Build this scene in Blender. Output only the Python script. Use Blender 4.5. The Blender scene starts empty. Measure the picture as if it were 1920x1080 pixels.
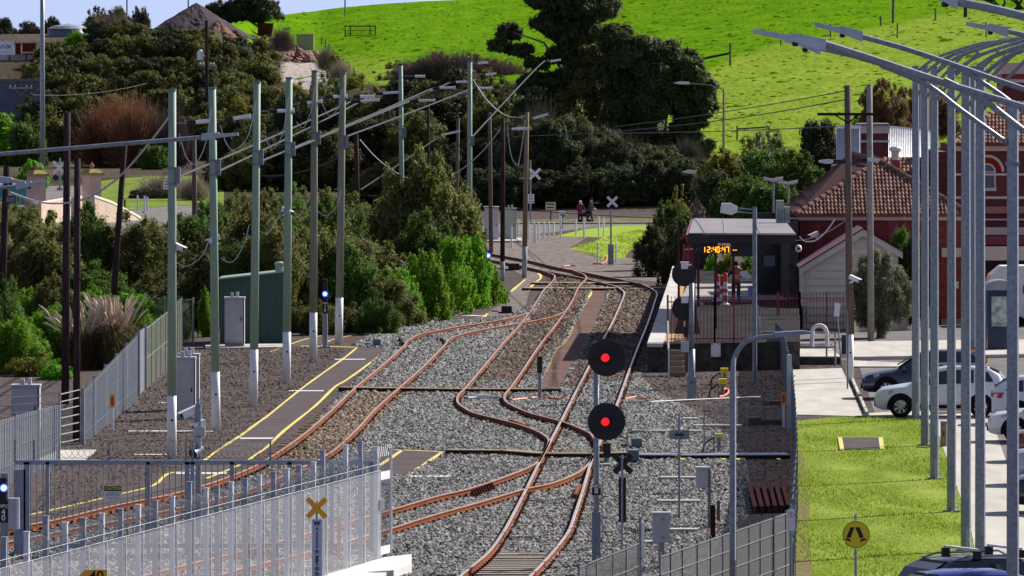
import bpy, math, random
import numpy as np
from mathutils import Vector, Matrix
# ------------------------------------------------------------------ camera, sky, sun, exposure
sc = bpy.context.scene
col = sc.collection
F, CH, HV = 15000.0, 11.0, 118.0
cam_d = bpy.data.cameras.new('camera'); cam = bpy.data.objects.new('camera', cam_d); col.objects.link(cam)
cam.location = (0, 0, CH); cam.rotation_euler = (math.radians(90), 0, 0)
cam_d.sensor_width = 36; cam_d.lens = F / 1920 * 36; cam_d.shift_y = -(540 - HV) / 1920
cam_d.clip_start = 1; cam_d.clip_end = 6000
sc.camera = cam
SUN_AZ, SUN_EL = 44.0, 34.0
world = bpy.data.worlds.new('World'); sc.world = world; world.use_nodes = True
wn = world.node_tree
sky = wn.nodes.new('ShaderNodeTexSky'); sky.sky_type = 'NISHITA'; sky.sun_disc = False
sky.sun_elevation = math.radians(SUN_EL); sky.sun_rotation = math.radians(SUN_AZ)
sky.air_density = 0.8; sky.dust_density = 0.6; sky.ozone_density = 4.0
bg = wn.nodes['Background']; bg.inputs['Strength'].default_value = 0.095
tc_ = wn.nodes.new('ShaderNodeTexCoord'); ad_ = wn.nodes.new('ShaderNodeVectorMath'); ad_.operation = 'ADD'; ad_.inputs[1].default_value = (0, 0, 0.24)
wn.links.new(tc_.outputs['Generated'], ad_.inputs[0]); wn.links.new(ad_.outputs[0], sky.inputs['Vector'])
hs_ = wn.nodes.new('ShaderNodeHueSaturation'); hs_.inputs['Saturation'].default_value = 0.68; hs_.inputs['Hue'].default_value = 0.515
wn.links.new(sky.outputs[0], hs_.inputs['Color']); wn.links.new(hs_.outputs[0], bg.inputs[0])
sl = bpy.data.lights.new('sun', 'SUN'); sl.energy = 4.8; sl.angle = math.radians(0.5); sl.color = (1, 0.95, 0.86)
so = bpy.data.objects.new('sun', sl); col.objects.link(so)
sdir = Vector((math.sin(math.radians(SUN_AZ)) * math.cos(math.radians(SUN_EL)), math.cos(math.radians(SUN_AZ)) * math.cos(math.radians(SUN_EL)), math.sin(math.radians(SUN_EL))))
so.rotation_euler = sdir.to_track_quat('Z', 'Y').to_euler(); so.location = (60, 60, 80)
sc.view_settings.view_transform = 'Standard'; sc.view_settings.look = 'None'
sc.view_settings.exposure = 0.7; sc.view_settings.gamma = 1
# ------------------------------------------------------------------ helpers
R = random.Random(7)
NR = np.random.default_rng(11)
def D(v, z=0.0): return (CH - z) * F / (v - HV)
def W(u, v, z=0.0):
 d = D(v, z); return Vector(((u - 960) * d / F, d, z))
def AT(u, v, d): return Vector(((u - 960) * d / F, d, CH - (v - HV) * d / F))
def _sock(n, k): return n.inputs[k]
MATS = {}
def mat(name, c1, c2=None, scale=4.0, rough=0.7, metal=0.0, bump=0.0, stretch=(1, 1, 1), island=False, emit=None, alpha=None, spec=None, detail=4.0, rnd=0.0, contrast=(0.35, 0.65), coat=0.0):
 if name in MATS: return MATS[name]
 m = bpy.data.materials.new(name); m.use_nodes = True; nt = m.node_tree; N = nt.nodes; L = nt.links
 b = N['Principled BSDF']
 b.inputs['Roughness'].default_value = rough; b.inputs['Metallic'].default_value = metal
 if spec is None and rough >= 0.75: spec = 0.02
 if spec is not None: b.inputs['Specular IOR Level'].default_value = spec
 if coat: b.inputs['Coat Weight'].default_value = coat; b.inputs['Coat Roughness'].default_value = 0.05
 if c2 is None: c2 = tuple(x * 0.8 for x in c1)
 tc = N.new('ShaderNodeTexCoord'); mp = N.new('ShaderNodeMapping'); mp.inputs['Scale'].default_value = stretch
 L.new(tc.outputs['Object'], mp.inputs[0])
 ns = N.new('ShaderNodeTexNoise'); ns.inputs['Scale'].default_value = scale; ns.inputs['Detail'].default_value = detail
 L.new(mp.outputs[0], ns.inputs['Vector'])
 cr = N.new('ShaderNodeValToRGB'); cr.color_ramp.elements[0].position = contrast[0]; cr.color_ramp.elements[1].position = contrast[1]
 cr.color_ramp.elements[0].color = (*c1, 1); cr.color_ramp.elements[1].color = (*c2, 1)
 if island:
  g = N.new('ShaderNodeNewGeometry'); L.new(g.outputs['Random Per Island'], cr.inputs[0])
 else: L.new(ns.outputs['Fac'], cr.inputs[0])
 out = cr.outputs[0]
 if rnd:
  oi = N.new('ShaderNodeObjectInfo'); hs = N.new('ShaderNodeHueSaturation')
  mr = N.new('ShaderNodeMapRange'); mr.inputs[3].default_value = 1 - rnd; mr.inputs[4].default_value = 1 + rnd
  L.new(oi.outputs['Random'], mr.inputs[0]); L.new(mr.outputs[0], hs.inputs['Value']); L.new(out, hs.inputs['Color']); out = hs.outputs[0]
 L.new(out, b.inputs['Base Color'])
 if bump:
  bp = N.new('ShaderNodeBump'); bp.inputs['Strength'].default_value = min(1, bump); bp.inputs['Distance'].default_value = 0.05 * max(1, bump)
  L.new(ns.outputs['Fac'], bp.inputs['Height']); L.new(bp.outputs[0], b.inputs['Normal'])
 if emit: b.inputs['Emission Color'].default_value = (*emit[0], 1); b.inputs['Emission Strength'].default_value = emit[1]
 if alpha is not None: b.inputs['Alpha'].default_value = alpha
 MATS[name] = m; return m
def leafmat(name, c1, c2, trans=0.35, rnd=0.25, big=0.25, rough=0.55):
 if name in MATS: return MATS[name]
 m = bpy.data.materials.new(name); m.use_nodes = True; nt = m.node_tree; N = nt.nodes; L = nt.links
 N.remove(N['Principled BSDF']); out = N['Material Output']
 g = N.new('ShaderNodeNewGeometry'); cr = N.new('ShaderNodeValToRGB')
 cr.color_ramp.elements[0].color = (*c1, 1); cr.color_ramp.elements[1].color = (*c2, 1)
 tc = N.new('ShaderNodeTexCoord'); ns = N.new('ShaderNodeTexNoise'); ns.inputs['Scale'].default_value = 3.0; ns.inputs['Detail'].default_value = 2
 L.new(tc.outputs['Object'], ns.inputs['Vector'])
 mx = N.new('ShaderNodeMix'); mx.data_type = 'FLOAT'; mx.inputs[0].default_value = 0.55
 L.new(g.outputs['Random Per Island'], mx.inputs[2]); L.new(ns.outputs['Fac'], mx.inputs[3]); L.new(mx.outputs[0], cr.inputs[0])
 oi = N.new('ShaderNodeObjectInfo'); hs = N.new('ShaderNodeHueSaturation')
 mr = N.new('ShaderNodeMapRange'); mr.inputs[3].default_value = 1 - rnd; mr.inputs[4].default_value = 1 + rnd
 L.new(oi.outputs['Random'], mr.inputs[0]); L.new(mr.outputs[0], hs.inputs['Value']); L.new(cr.outputs[0], hs.inputs['Color'])
 mh = N.new('ShaderNodeMapRange'); mh.inputs[3].default_value = 0.485; mh.inputs[4].default_value = 0.515
 L.new(oi.outputs['Random'], mh.inputs[0]); L.new(mh.outputs[0], hs.inputs['Hue'])
 d = N.new('ShaderNodeBsdfPrincipled'); d.inputs['Roughness'].default_value = rough; d.inputs['Specular IOR Level'].default_value = 0.08
 t = N.new('ShaderNodeBsdfTranslucent'); ms = N.new('ShaderNodeMixShader'); ms.inputs[0].default_value = trans
 L.new(hs.outputs[0], d.inputs['Base Color']); L.new(hs.outputs[0], t.inputs['Color'])
 L.new(d.outputs[0], ms.inputs[1]); L.new(t.outputs[0], ms.inputs[2]); L.new(ms.outputs[0], out.inputs[0])
 MATS[name] = m; return m
def tag(o, label=None, cat=None, group=None, kind=None):
 if label: o['label'] = label
 if cat: o['category'] = cat
 if group: o['group'] = group
 if kind: o['kind'] = kind
 return o
class MB:
 def __init__(s): s.v = []; s.f = []; s.m = []; s.cm = 0
 def face(s, idx): s.f.append(tuple(idx)); s.m.append(s.cm)
 def poly(s, pts):
  b = len(s.v); s.v += [tuple(p) for p in pts]; s.face(range(b, b + len(pts)))
 def box(s, x0, x1, y0, y1, z0, z1):
  b = len(s.v); s.v += [(x, y, z) for z in (z0, z1) for y in (y0, y1) for x in (x0, x1)]
  for q in ((0, 2, 3, 1), (4, 5, 7, 6), (0, 1, 5, 4), (2, 6, 7, 3), (0, 4, 6, 2), (1, 3, 7, 5)): s.face([b + i for i in q])
 def obox(s, c, ax, ay, az):
  c, ax, ay, az = map(Vector, (c, ax, ay, az)); b = len(s.v)
  s.v += [tuple(c + ax * i + ay * j + az * k) for k in (-1, 1) for j in (-1, 1) for i in (-1, 1)]
  for q in ((0, 2, 3, 1), (4, 5, 7, 6), (0, 1, 5, 4), (2, 6, 7, 3), (0, 4, 6, 2), (1, 3, 7, 5)): s.face([b + i for i in q])
 def bar(s, p, q, w, h=None):
  p, q = Vector(p), Vector(q); d = (q - p); h = h or w
  up = Vector((0, 0, 1)) if abs(d.normalized().z) < 0.95 else Vector((0, 1, 0))
  a = d.cross(up).normalized(); b2 = a.cross(d).normalized()
  s.obox((p + q) / 2, d / 2, a * w / 2, b2 * h / 2)
 def ring(s, pts, closed=True):
  b = len(s.v); s.v += [tuple(p) for p in pts]; return list(range(b, b + len(pts)))
 def tube(s, pts, r, n=8, cap=True):
  pts = [Vector(p) for p in pts]; rs = r if isinstance(r, (list, tuple)) else [r] * len(pts)
  prev = None; u = None
  for i, p in enumerate(pts):
   t = (pts[min(i + 1, len(pts) - 1)] - pts[max(i - 1, 0)]).normalized()
   if u is None:
    u = t.cross(Vector((0, 0, 1)));
    if u.length < 0.1: u = Vector((1, 0, 0))
   u = (u - t * u.dot(t)).normalized(); w = t.cross(u)
   rg = s.ring([p + (u * math.cos(2 * math.pi * k / n) + w * math.sin(2 * math.pi * k / n)) * rs[i] for k in range(n)])
   if prev:
    for k in range(n): s.face((prev[k], prev[(k + 1) % n], rg[(k + 1) % n], rg[k]))
   elif cap: s.face(rg[::-1])
   prev = rg
  if cap: s.face(prev)
 def lathe(s, prof, c=(0, 0, 0), n=20):
  prev = None
  for r, z in prof:
   rg = s.ring([(c[0] + r * math.cos(2 * math.pi * k / n), c[1] + r * math.sin(2 * math.pi * k / n), c[2] + z) for k in range(n)])
   if prev:
    for k in range(n): s.face((prev[k], prev[(k + 1) % n], rg[(k + 1) % n], rg[k]))
   else: s.face(rg[::-1])
   prev = rg
  s.face(prev)
 def prism(s, poly, y0, y1):
  n = len(poly); a = s.ring([(x, y0, z) for x, z in poly]); b = s.ring([(x, y1, z) for x, z in poly])
  s.face(a); s.face(b[::-1])
  for k in range(n): s.face((a[k], b[k], b[(k + 1) % n], a[(k + 1) % n]))
 def slab(s, poly, z0, z1):
  n = len(poly); a = s.ring([(p[0], p[1], z0) for p in poly]); b = s.ring([(p[0], p[1], z1) for p in poly])
  s.face(a[::-1]); s.face(b)
  for k in range(n): s.face((a[k], a[(k + 1) % n], b[(k + 1) % n], b[k]))
 def disc(s, c, r, y0, y1, n=28):
  s.prism([(c[0] + r * math.cos(2 * math.pi * k / n), c[1] + r * math.sin(2 * math.pi * k / n)) for k in range(n)], y0, y1)
 def build(s, name, m, parent=None, loc=None, smooth=False):
  me = bpy.data.meshes.new(name); me.from_pydata(s.v, [], s.f)
  for x in (m if isinstance(m, (list, tuple)) else [m]): me.materials.append(x)
  if any(s.m): me.polygons.foreach_set('material_index', s.m)
  if smooth: me.polygons.foreach_set('use_smooth', [True] * len(s.f))
  me.validate(); me.update()
  o = bpy.data.objects.new(name, me); col.objects.link(o)
  if parent: o.parent = parent
  if loc is not None: o.location = loc
  return o
def npmesh(name, V, Q, m):
 me = bpy.data.meshes.new(name); k = Q.shape[1]
 me.vertices.add(len(V)); me.vertices.foreach_set('co', np.ascontiguousarray(V, np.float32).ravel())
 me.loops.add(Q.size); me.loops.foreach_set('vertex_index', np.ascontiguousarray(Q, np.int32).ravel())
 me.polygons.add(len(Q)); me.polygons.foreach_set('loop_start', np.arange(0, Q.size, k, dtype=np.int32))
 try: me.polygons.foreach_set('loop_total', np.full(len(Q), k, np.int32))
 except Exception: pass
 me.materials.append(m); me.update(calc_edges=True); me.validate()
 return me
def thing(name, label, cat, loc, group=None, rz=0):
 o = bpy.data.objects.new(name, None); col.objects.link(o); o.location = loc; o.rotation_euler = (0, 0, rz); o.empty_display_size = 0.3
 return tag(o, label, cat, group)
def copy_tree(o, parent=None):
 c = o.copy(); col.objects.link(c)
 if parent: c.parent = parent
 for ch in list(o.children): copy_tree(ch, c)
 return c
def solo(name, mb, m, label, cat, loc, group=None, smooth=False, rz=0):
 o = mb.build(name, m, None, loc, smooth); o.rotation_euler = (0, 0, rz); return tag(o, label, cat, group)
def struct(name, mb, m): return tag(mb.build(name, m), kind='structure')
def text_mesh(body, size, loc, m, parent, name='lettering', rx=90, ext=0.002, bold=0.0, align='CENTER', rz=0, sx=1.0):
 cu = bpy.data.curves.new(name, 'FONT'); cu.body = body; cu.size = size; cu.align_x = align; cu.align_y = 'CENTER'; cu.extrude = ext; cu.offset = bold
 t = bpy.data.objects.new(name, cu); col.objects.link(t); bpy.context.view_layer.update()
 me = bpy.data.meshes.new_from_object(t); bpy.data.objects.remove(t)
 o = bpy.data.objects.new(name, me); col.objects.link(o); me.materials.clear(); me.materials.append(m)
 o.parent = parent; o.location = loc; o.rotation_euler = (math.radians(rx), 0, math.radians(rz)); o.scale = (sx, 1, 1)
 return o
def smooth_path(P, k=6):
 P = [Vector(p) for p in P]; out = []
 for i in range(len(P) - 1):
  p0, p1, p2, p3 = P[max(i - 1, 0)], P[i], P[i + 1], P[min(i + 2, len(P) - 1)]
  for j in range(k):
   t = j / k; t2, t3 = t * t, t * t * t
   out.append(0.5 * ((2 * p1) + (p2 - p0) * t + (2 * p0 - 5 * p1 + 4 * p2 - p3) * t2 + (3 * p1 - p0 - 3 * p2 + p3) * t3))
 out.append(P[-1]); return out
def wpath(px, z=0.0, k=6):
 P = smooth_path([Vector((a[0], a[1], 0)) for a in px], k); return [W(p.x, p.y, z) for p in P]
def inside(px, py, poly):
 x, y = np.asarray(px), np.asarray(py); r = np.zeros(len(x), bool); n = len(poly); j = n - 1
 for i in range(n):
  xi, yi = poly[i][0], poly[i][1]; xj, yj = poly[j][0], poly[j][1]
  c = ((yi > y) != (yj > y)) & (x < (xj - xi) * (y - yi) / (yj - yi + 1e-12) + xi); r ^= c; j = i
 return r
M_galv = mat('galvanised_steel', (0.2, 0.23, 0.27), (0.3, 0.33, 0.37), 12, 0.45, 0.3)
M_galvd = mat('dull_galvanised_steel', (0.14, 0.17, 0.22), (0.22, 0.25, 0.3), 9, 0.5, 0.3)
M_white = mat('white_paint', (0.72, 0.73, 0.75), (0.82, 0.82, 0.82), 5, 0.5)
M_whited = mat('worn_white_paint', (0.74, 0.74, 0.74), (0.84, 0.84, 0.83), 3, 0.6)
M_black = mat('matt_black_paint', (0.008, 0.008, 0.01), (0.014, 0.014, 0.016), 8, 0.6)
M_rubber = mat('black_rubber', (0.012, 0.012, 0.013), (0.02, 0.02, 0.02), 10, 0.8)
M_yellow = mat('yellow_road_paint', (0.72, 0.55, 0.08), (0.6, 0.5, 0.14), 3, 0.7)
M_yelsign = mat('yellow_sign_face', (0.95, 0.78, 0.01), (0.92, 0.74, 0.01), 2, 0.4)
M_amber = mat('amber_sign_face', (0.95, 0.5, 0.01), (0.9, 0.46, 0.01), 2, 0.4)
M_orange = mat('orange_plastic', (0.85, 0.16, 0.03), (0.7, 0.12, 0.03), 5, 0.5)
M_cab = mat('grey_cabinet_paint', (0.42, 0.42, 0.45), (0.5, 0.5, 0.52), 3, 0.5)
M_cabg = mat('green_grey_cabinet_paint', (0.28, 0.33, 0.28), (0.33, 0.38, 0.32), 3, 0.5)
M_conc = mat('pale_concrete', (0.45, 0.42, 0.38), (0.56, 0.53, 0.48), 1.2, 0.85, stretch=(1, 0.15, 1))
M_concd = mat('grey_concrete', (0.25, 0.24, 0.24), (0.36, 0.35, 0.34), 2.0, 0.9)
M_rust = mat('rusty_rail_steel', (0.25, 0.088, 0.042), (0.175, 0.064, 0.035), 3, 0.75, stretch=(1, 0.1, 1))
M_railtop = mat('worn_rail_head', (0.38, 0.2, 0.13), (0.43, 0.27, 0.2), 2, 0.4, 0.2, stretch=(1, 0.1, 1))
M_railpol = mat('polished_rail_head', (0.4, 0.32, 0.28), (0.5, 0.43, 0.39), 2, 0.4, 0.3, stretch=(1, 0.1, 1))
M_dark = mat('dark_brown_steel', (0.03, 0.02, 0.018), (0.05, 0.03, 0.025), 3, 0.8)
M_maroon = mat('maroon_paint', (0.26, 0.025, 0.045), (0.3, 0.035, 0.06), 3, 0.5)
M_wood = mat('weathered_timber_pole', (0.12, 0.09, 0.085), (0.2, 0.155, 0.13), 6, 0.85, stretch=(4, 4, 0.25), bump=0.4)
M_woodd = mat('dark_tarred_timber', (0.035, 0.022, 0.026), (0.075, 0.05, 0.05), 6, 0.8, stretch=(4, 4, 0.25), bump=0.4)
M_green = mat('green_painted_pole', (0.22, 0.32, 0.23), (0.31, 0.42, 0.31), 4, 0.7, stretch=(3, 3, 0.3), contrast=(0.3, 0.7))
M_cable = mat('grey_cable', (0.055, 0.055, 0.065), (0.08, 0.08, 0.09), 4, 0.9, spec=0.1)
M_cablep = mat('pale_cable', (0.5, 0.5, 0.5), (0.6, 0.6, 0.6), 4, 0.6)
M_navy = mat('navy_paint', (0.006, 0.014, 0.045), (0.008, 0.018, 0.055), 3, 0.3)
M_glass = mat('dark_window_glass', (0.012, 0.018, 0.028), (0.02, 0.03, 0.04), 1.5, 0.06, spec=0.8)
M_blue_lamp = mat('lit_blue_lens', (0.1, 0.2, 0.9), (0.1, 0.2, 0.9), 2, 0.3, emit=((0.03, 0.06, 1.0), 2.5))
M_white_lamp = mat('lit_lens_core', (0.9, 0.9, 1), (0.9, 0.9, 1), 2, 0.3, emit=((0.45, 0.6, 1.0), 3))
M_red_lamp = mat('lit_red_lens', (0.8, 0.02, 0.02), (0.8, 0.02, 0.02), 2, 0.3, emit=((1.0, 0.012, 0.02), 0.62))
M_led = mat('amber_display_diodes', (0.9, 0.3, 0.0), (0.9, 0.3, 0.0), 2, 0.3, emit=((1.0, 0.3, 0.01), 2.2))
# ------------------------------------------------------------------ terrain and ground sheets
def ip(x, pts): return float(np.interp(x, [p[0] for p in pts], [p[1] for p in pts]))
T_d0 = [(-400, 880), (430, 880), (520, 780), (700, 660), (900, 620), (1000, 590), (2400, 575)]
T_d1 = [(-400, 1010), (400, 1010), (480, 1180), (600, 1250), (2400, 1250)]
T_vc = [(-400, 66), (400, 62), (430, 42), (480, 34), (560, 24), (640, 14), (720, 7), (800, 2), (900, -2), (1000, -8), (1200, -40), (1500, -85), (1920, -130), (2400, -150)]
def terr(x, y):
 u = 960 + x * F / y; d0, d1 = ip(u, T_d0), ip(u, T_d1); zc = CH + (HV - ip(u, T_vc)) * d1 / F
 t = (y - d0) / (d1 - d0)
 if t <= 0: return 0.0
 if t >= 1: return zc - (y - d1) * 0.01
 t2 = t * t * (3 - 2 * t) if u < 420 else t + 0.05 * math.sin(t * math.pi * 2)
 return zc * t2 + 0.25 * math.sin(x * 0.13 + y * 0.031) * min(1, t * 4) * (1 - t)
def hit(u, v):
 d = 560.0
 while d < 1500:
  x = (u - 960) * d / F
  if terr(x, d) >= CH - (v - HV) * d / F: break
  d += 2.0
 x = (u - 960) * d / F; return Vector((x, d, terr(x, d)))
M_ground = mat('dark_gravel_ground', (0.06, 0.047, 0.046), (0.125, 0.1, 0.095), 3.0, 0.95, stretch=(1.6, 0.35, 1), bump=0.6, detail=9, contrast=(0.3, 0.7))
g = MB(); g.poly([(-220, 90, 0), (220, 90, 0), (220, 640, 0), (-220, 640, 0)]); struct('ground', g, M_ground)
def hill_material():
 m = bpy.data.materials.new('hill_pasture'); m.use_nodes = True; nt = m.node_tree; N = nt.nodes; L = nt.links; b = N['Principled BSDF']
 b.inputs['Roughness'].default_value = 0.9; b.inputs['Specular IOR Level'].default_value = 0.0
 tc = N.new('ShaderNodeTexCoord'); at = N.new('ShaderNodeAttribute'); at.attribute_name = 'patch'
 sp = N.new('ShaderNodeSeparateColor'); L.new(at.outputs['Color'], sp.inputs[0])
 def noise(sx, sy, sc_, det):
  mp = N.new('ShaderNodeMapping'); mp.inputs['Scale'].default_value = (sx, sy, 1); n = N.new('ShaderNodeTexNoise'); n.inputs['Scale'].default_value = sc_; n.inputs['Detail'].default_value = det
  L.new(tc.outputs['Object'], mp.inputs[0]); L.new(mp.outputs[0], n.inputs['Vector']); return n.outputs['Fac']
 def ramp(f, a, ca, b_, cb):
  r = N.new('ShaderNodeValToRGB'); r.color_ramp.elements[0].position = a; r.color_ramp.elements[0].color = (*ca, 1); r.color_ramp.elements[1].position = b_; r.color_ramp.elements[1].color = (*cb, 1); L.new(f, r.inputs[0]); return r.outputs[0]
 n1 = noise(1, 0.22, 0.35, 6); n2 = noise(1, 0.2, 1.6, 4); n3 = noise(1, 0.25, 0.06, 3)
 c1 = ramp(n1, 0.3, (0.075, 0.19, 0.006), 0.7, (0.14, 0.27, 0.01))
 c2 = ramp(n1, 0.3, (0.16, 0.25, 0.02), 0.7, (0.24, 0.32, 0.045))
 mx = N.new('ShaderNodeMix'); mx.data_type = 'RGBA'; L.new(sp.outputs[0], mx.inputs[0]); L.new(c1, mx.inputs[6]); L.new(c2, mx.inputs[7])
 tu = ramp(n2, 0.32, (0.35, 0.42, 0.3), 0.5, (1, 1, 1))
 m2 = N.new('ShaderNodeMix'); m2.data_type = 'RGBA'; m2.blend_type = 'MULTIPLY'; m2.inputs[0].default_value = 0.4; L.new(mx.outputs[2], m2.inputs[6]); L.new(tu, m2.inputs[7])
 so_ = ramp(n3, 0.35, (0.11, 0.09, 0.075), 0.65, (0.05, 0.045, 0.03))
 m3 = N.new('ShaderNodeMix'); m3.data_type = 'RGBA'; L.new(sp.outputs[1], m3.inputs[0]); L.new(m2.outputs[2], m3.inputs[6]); L.new(so_, m3.inputs[7])
 di = ramp(n2, 0.3, (0.5, 0.44, 0.41), 0.7, (0.36, 0.31, 0.28)); m4 = N.new('ShaderNodeMix'); m4.data_type = 'RGBA'; L.new(sp.outputs[2], m4.inputs[0]); L.new(m3.outputs[2], m4.inputs[6]); L.new(di, m4.inputs[7])
 L.new(m4.outputs[2], b.inputs['Base Color'])
 bp = N.new('ShaderNodeBump'); bp.inputs['Strength'].default_value = 1.0; bp.inputs['Distance'].default_value = 0.2; L.new(n2, bp.inputs['Height']); L.new(bp.outputs[0], b.inputs['Normal'])
 return m
us = np.linspace(-330, 2300, 220); ds = np.concatenate([np.arange(566, 1270, 6.0), [1290, 1330, 1400]])
hv = []; hc = []
for d in ds:
 for u in us:
  x = (u - 960) * d / F; z = terr(x, d) - (0.12 if d < 600 else 0.0); hv.append((x, d, z))
  v = HV + (CH - z) * F / d
  bnd = ip(u, [(1250, 170), (1310, 138), (1370, 104), (1500, 82), (1640, 46), (1800, 24), (1920, 12)]) + 6 * math.sin(u * 0.02)
  dry = min(1, max(0, (v - bnd) / 12 + 0.5)) if u > 1240 else 0.0
  if 560 < u < 760 and 95 < v < 160: dry = min(1, (v - 95) / 35)
  soil = 1.0 if (u < 420 and v > 40) or (420 <= u < ip(v, [(200, 1200), (260, 1300), (300, 1345), (420, 1345)]) and v > ip(u, [(420, 60), (640, 150), (760, 165), (960, 180), (1300, 240)])) or (420 <= u < 640 and v > ip(u, [(420, 62), (480, 85), (560, 108), (640, 150)])) else 0.0
  hc.append((dry, soil, float(532 < u < 625 and 118 + max(0, (u - 590) * .3) < v < 172 - max(0, 548 - u) * 1.5), 1))
nu = len(us); q = [(j * nu + i, j * nu + i + 1, (j + 1) * nu + i + 1, (j + 1) * nu + i) for j in range(len(ds) - 1) for i in range(nu - 1)]
me = npmesh('hill', np.array(hv), np.array(q), hill_material())
ca = me.color_attributes.new('patch', 'FLOAT_COLOR', 'POINT'); ca.data.foreach_set('color', np.array(hc, np.float32).ravel())
me.polygons.foreach_set('use_smooth', [True] * len(me.polygons))
hill = bpy.data.objects.new('hill', me); col.objects.link(hill); tag(hill, kind='structure')
def sheet(name, px, z, m, kind='structure', k=0):
 P = [W(a[0], a[1], z) for a in px]; b = MB(); b.poly(P); o = b.build(name, m)
 import bmesh
 bm = bmesh.new(); bm.from_mesh(o.data); bmesh.ops.triangulate(bm, faces=bm.faces[:]); bm.to_mesh(o.data); bm.free()
 up = sum(p.normal.z for p in o.data.polygons)
 if up < 0: o.data.flip_normals()
 return tag(o, kind=kind)
def strip(name, px, w, z, m, k=4, horizontal=False, kind='structure', jit=0.0):
 P = wpath(px, z, k); b = MB(); L = []
 for i, p in enumerate(P):
  t = (P[min(i + 1, len(P) - 1)] - P[max(i - 1, 0)]); t.z = 0; t.normalize(); n = Vector((-t.y, t.x, 0)); n = n if not horizontal else n
  ww = w * (1 + jit * R.uniform(-1, 1)); L.append((b.ring([p + n * ww / 2, p - n * ww / 2])))
 for a, c in zip(L, L[1:]): b.face((a[0], a[1], c[1], c[0]))
 o = b.build(name, m)
 if sum(p.normal.z for p in o.data.polygons) < 0: o.data.flip_normals()
 return tag(o, kind=kind)
M_asph = mat('walkway_asphalt', (0.088, 0.072, 0.078), (0.12, 0.1, 0.102), 2.2, 0.9, stretch=(0.6, 0.5, 1), bump=0.2, detail=8)
M_asphp = mat('pink_brown_asphalt', (0.13, 0.08, 0.066), (0.17, 0.108, 0.09), 1.5, 0.9, stretch=(0.5, 0.3, 1), bump=0.2, detail=8)
M_asphl = mat('pale_gravel_path', (0.15, 0.125, 0.112), (0.22, 0.19, 0.17), 2, 0.9, stretch=(1, 0.2, 1), bump=0.3, detail=8)
M_road = mat('road_asphalt', (0.16, 0.15, 0.15), (0.22, 0.205, 0.2), 1.2, 0.9, stretch=(0.5, 0.2, 1), detail=8)
M_bal = mat('ballast_bed', (0.07, 0.07, 0.075), (0.14, 0.14, 0.14), 8, 0.95, stretch=(1, 0.4, 1), bump=0.5)
M_balb = mat('rust_stained_bed', (0.07, 0.045, 0.034), (0.12, 0.08, 0.06), 6, 0.95, stretch=(1, 0.4, 1), bump=0.5)
RAIL_CL = [(840, 1110), (862, 1080), (913, 1037), (942, 999), (964, 960), (987, 915), (1010, 868), (1023, 843), (1052, 788), (1081, 731), (1104, 687), (1132, 634), (1143, 614), (1156, 587), (1166, 564), (1170.5, 550), (1166, 543), (1152, 535.6), (1131, 530), (1093, 521), (1068, 516), (1035, 509.6), (990, 500), (955, 493), (922, 487), (895, 483)]
RAIL_CR = [(962, 1110), (993, 1080), (1027, 1044.6), (1051.5, 1015.4), (1067.5, 992), (1079, 960), (1090, 927), (1100, 893), (1110, 860), (1122, 834), (1140, 795), (1156.5, 757.5), (1178, 698), (1197.5, 647), (1212, 612), (1222.5, 582.5), (1228, 564), (1232, 550), (1222.5, 541), (1204, 532.5), (1172.5, 525), (1131, 517), (1089, 508.5), (1047, 501), (993, 488), (951.7, 480.4), (920, 475)]
RAIL_BL = [(1010, 866), (1017, 854), (1027, 834.6), (1029, 824), (1018.5, 814), (1001, 805), (972, 795), (942, 787), (890, 774), (869, 763), (858, 753), (859, 740), (873, 726), (899.6, 695), (943, 643), (968, 616), (985, 595), (1004, 568), (1018, 545), (1033, 530), (1040, 520), (1037, 514), (1016, 506.5), (990, 500.5)]
RAIL_BR = [(1122, 836), (1111, 817), (1103, 810), (1074, 797), (1051, 789), (1036, 785), (994, 774), (963, 761), (948, 751), (946, 740), (957, 726), (979, 695), (1010, 649), (1039, 612), (1056, 589), (1072.5, 564), (1081, 545), (1089, 532.5), (1098.5, 523), (1097.5, 516), (1087, 510.6), (1068, 504.6), (1047, 501.4)]
RAIL_AL = [(-60, 1003), (55, 983), (113, 971.7), (217, 946.7), (317, 926.7), (380, 910), (430, 893), (480, 872), (525, 845), (572.5, 811), (620, 770), (665, 727), (710, 690), (755, 650), (762, 640), (770, 635), (787.5, 626), (830, 617.5), (860, 611.7), (910, 604), (960, 595), (991, 585.6), (999, 578)]
RAIL_AR = [(-60, 1030), (57, 1006.7), (150, 988), (250, 970), (317, 955), (400, 937), (480, 913), (545, 885), (615, 851), (665, 808), (705, 765), (750, 725), (790, 690), (832, 648), (843, 635), (870, 625), (917, 615), (977, 605), (1010, 599), (1043, 591), (1058, 583)]
RAIL_DL = [(200, 1096), (340, 1060), (480, 1026), (600, 992), (733, 955), (764, 946), (822, 929), (874, 917), (925, 901), (980, 880.5), (1003, 869), (1012, 860)]
RAIL_DR = [(300, 1110), (450, 1066), (600, 1028), (733, 990), (778.5, 975.6), (837, 958), (895.5, 942), (939, 929), (984, 916), (1035, 905), (1082, 886), (1105, 867), (1113, 853)]
RZ = 0.17
def between(a, b, w0=0.35):
 L, Rr = wpath(a, RZ, 3), wpath(b, RZ, 3); return L, Rr
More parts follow.
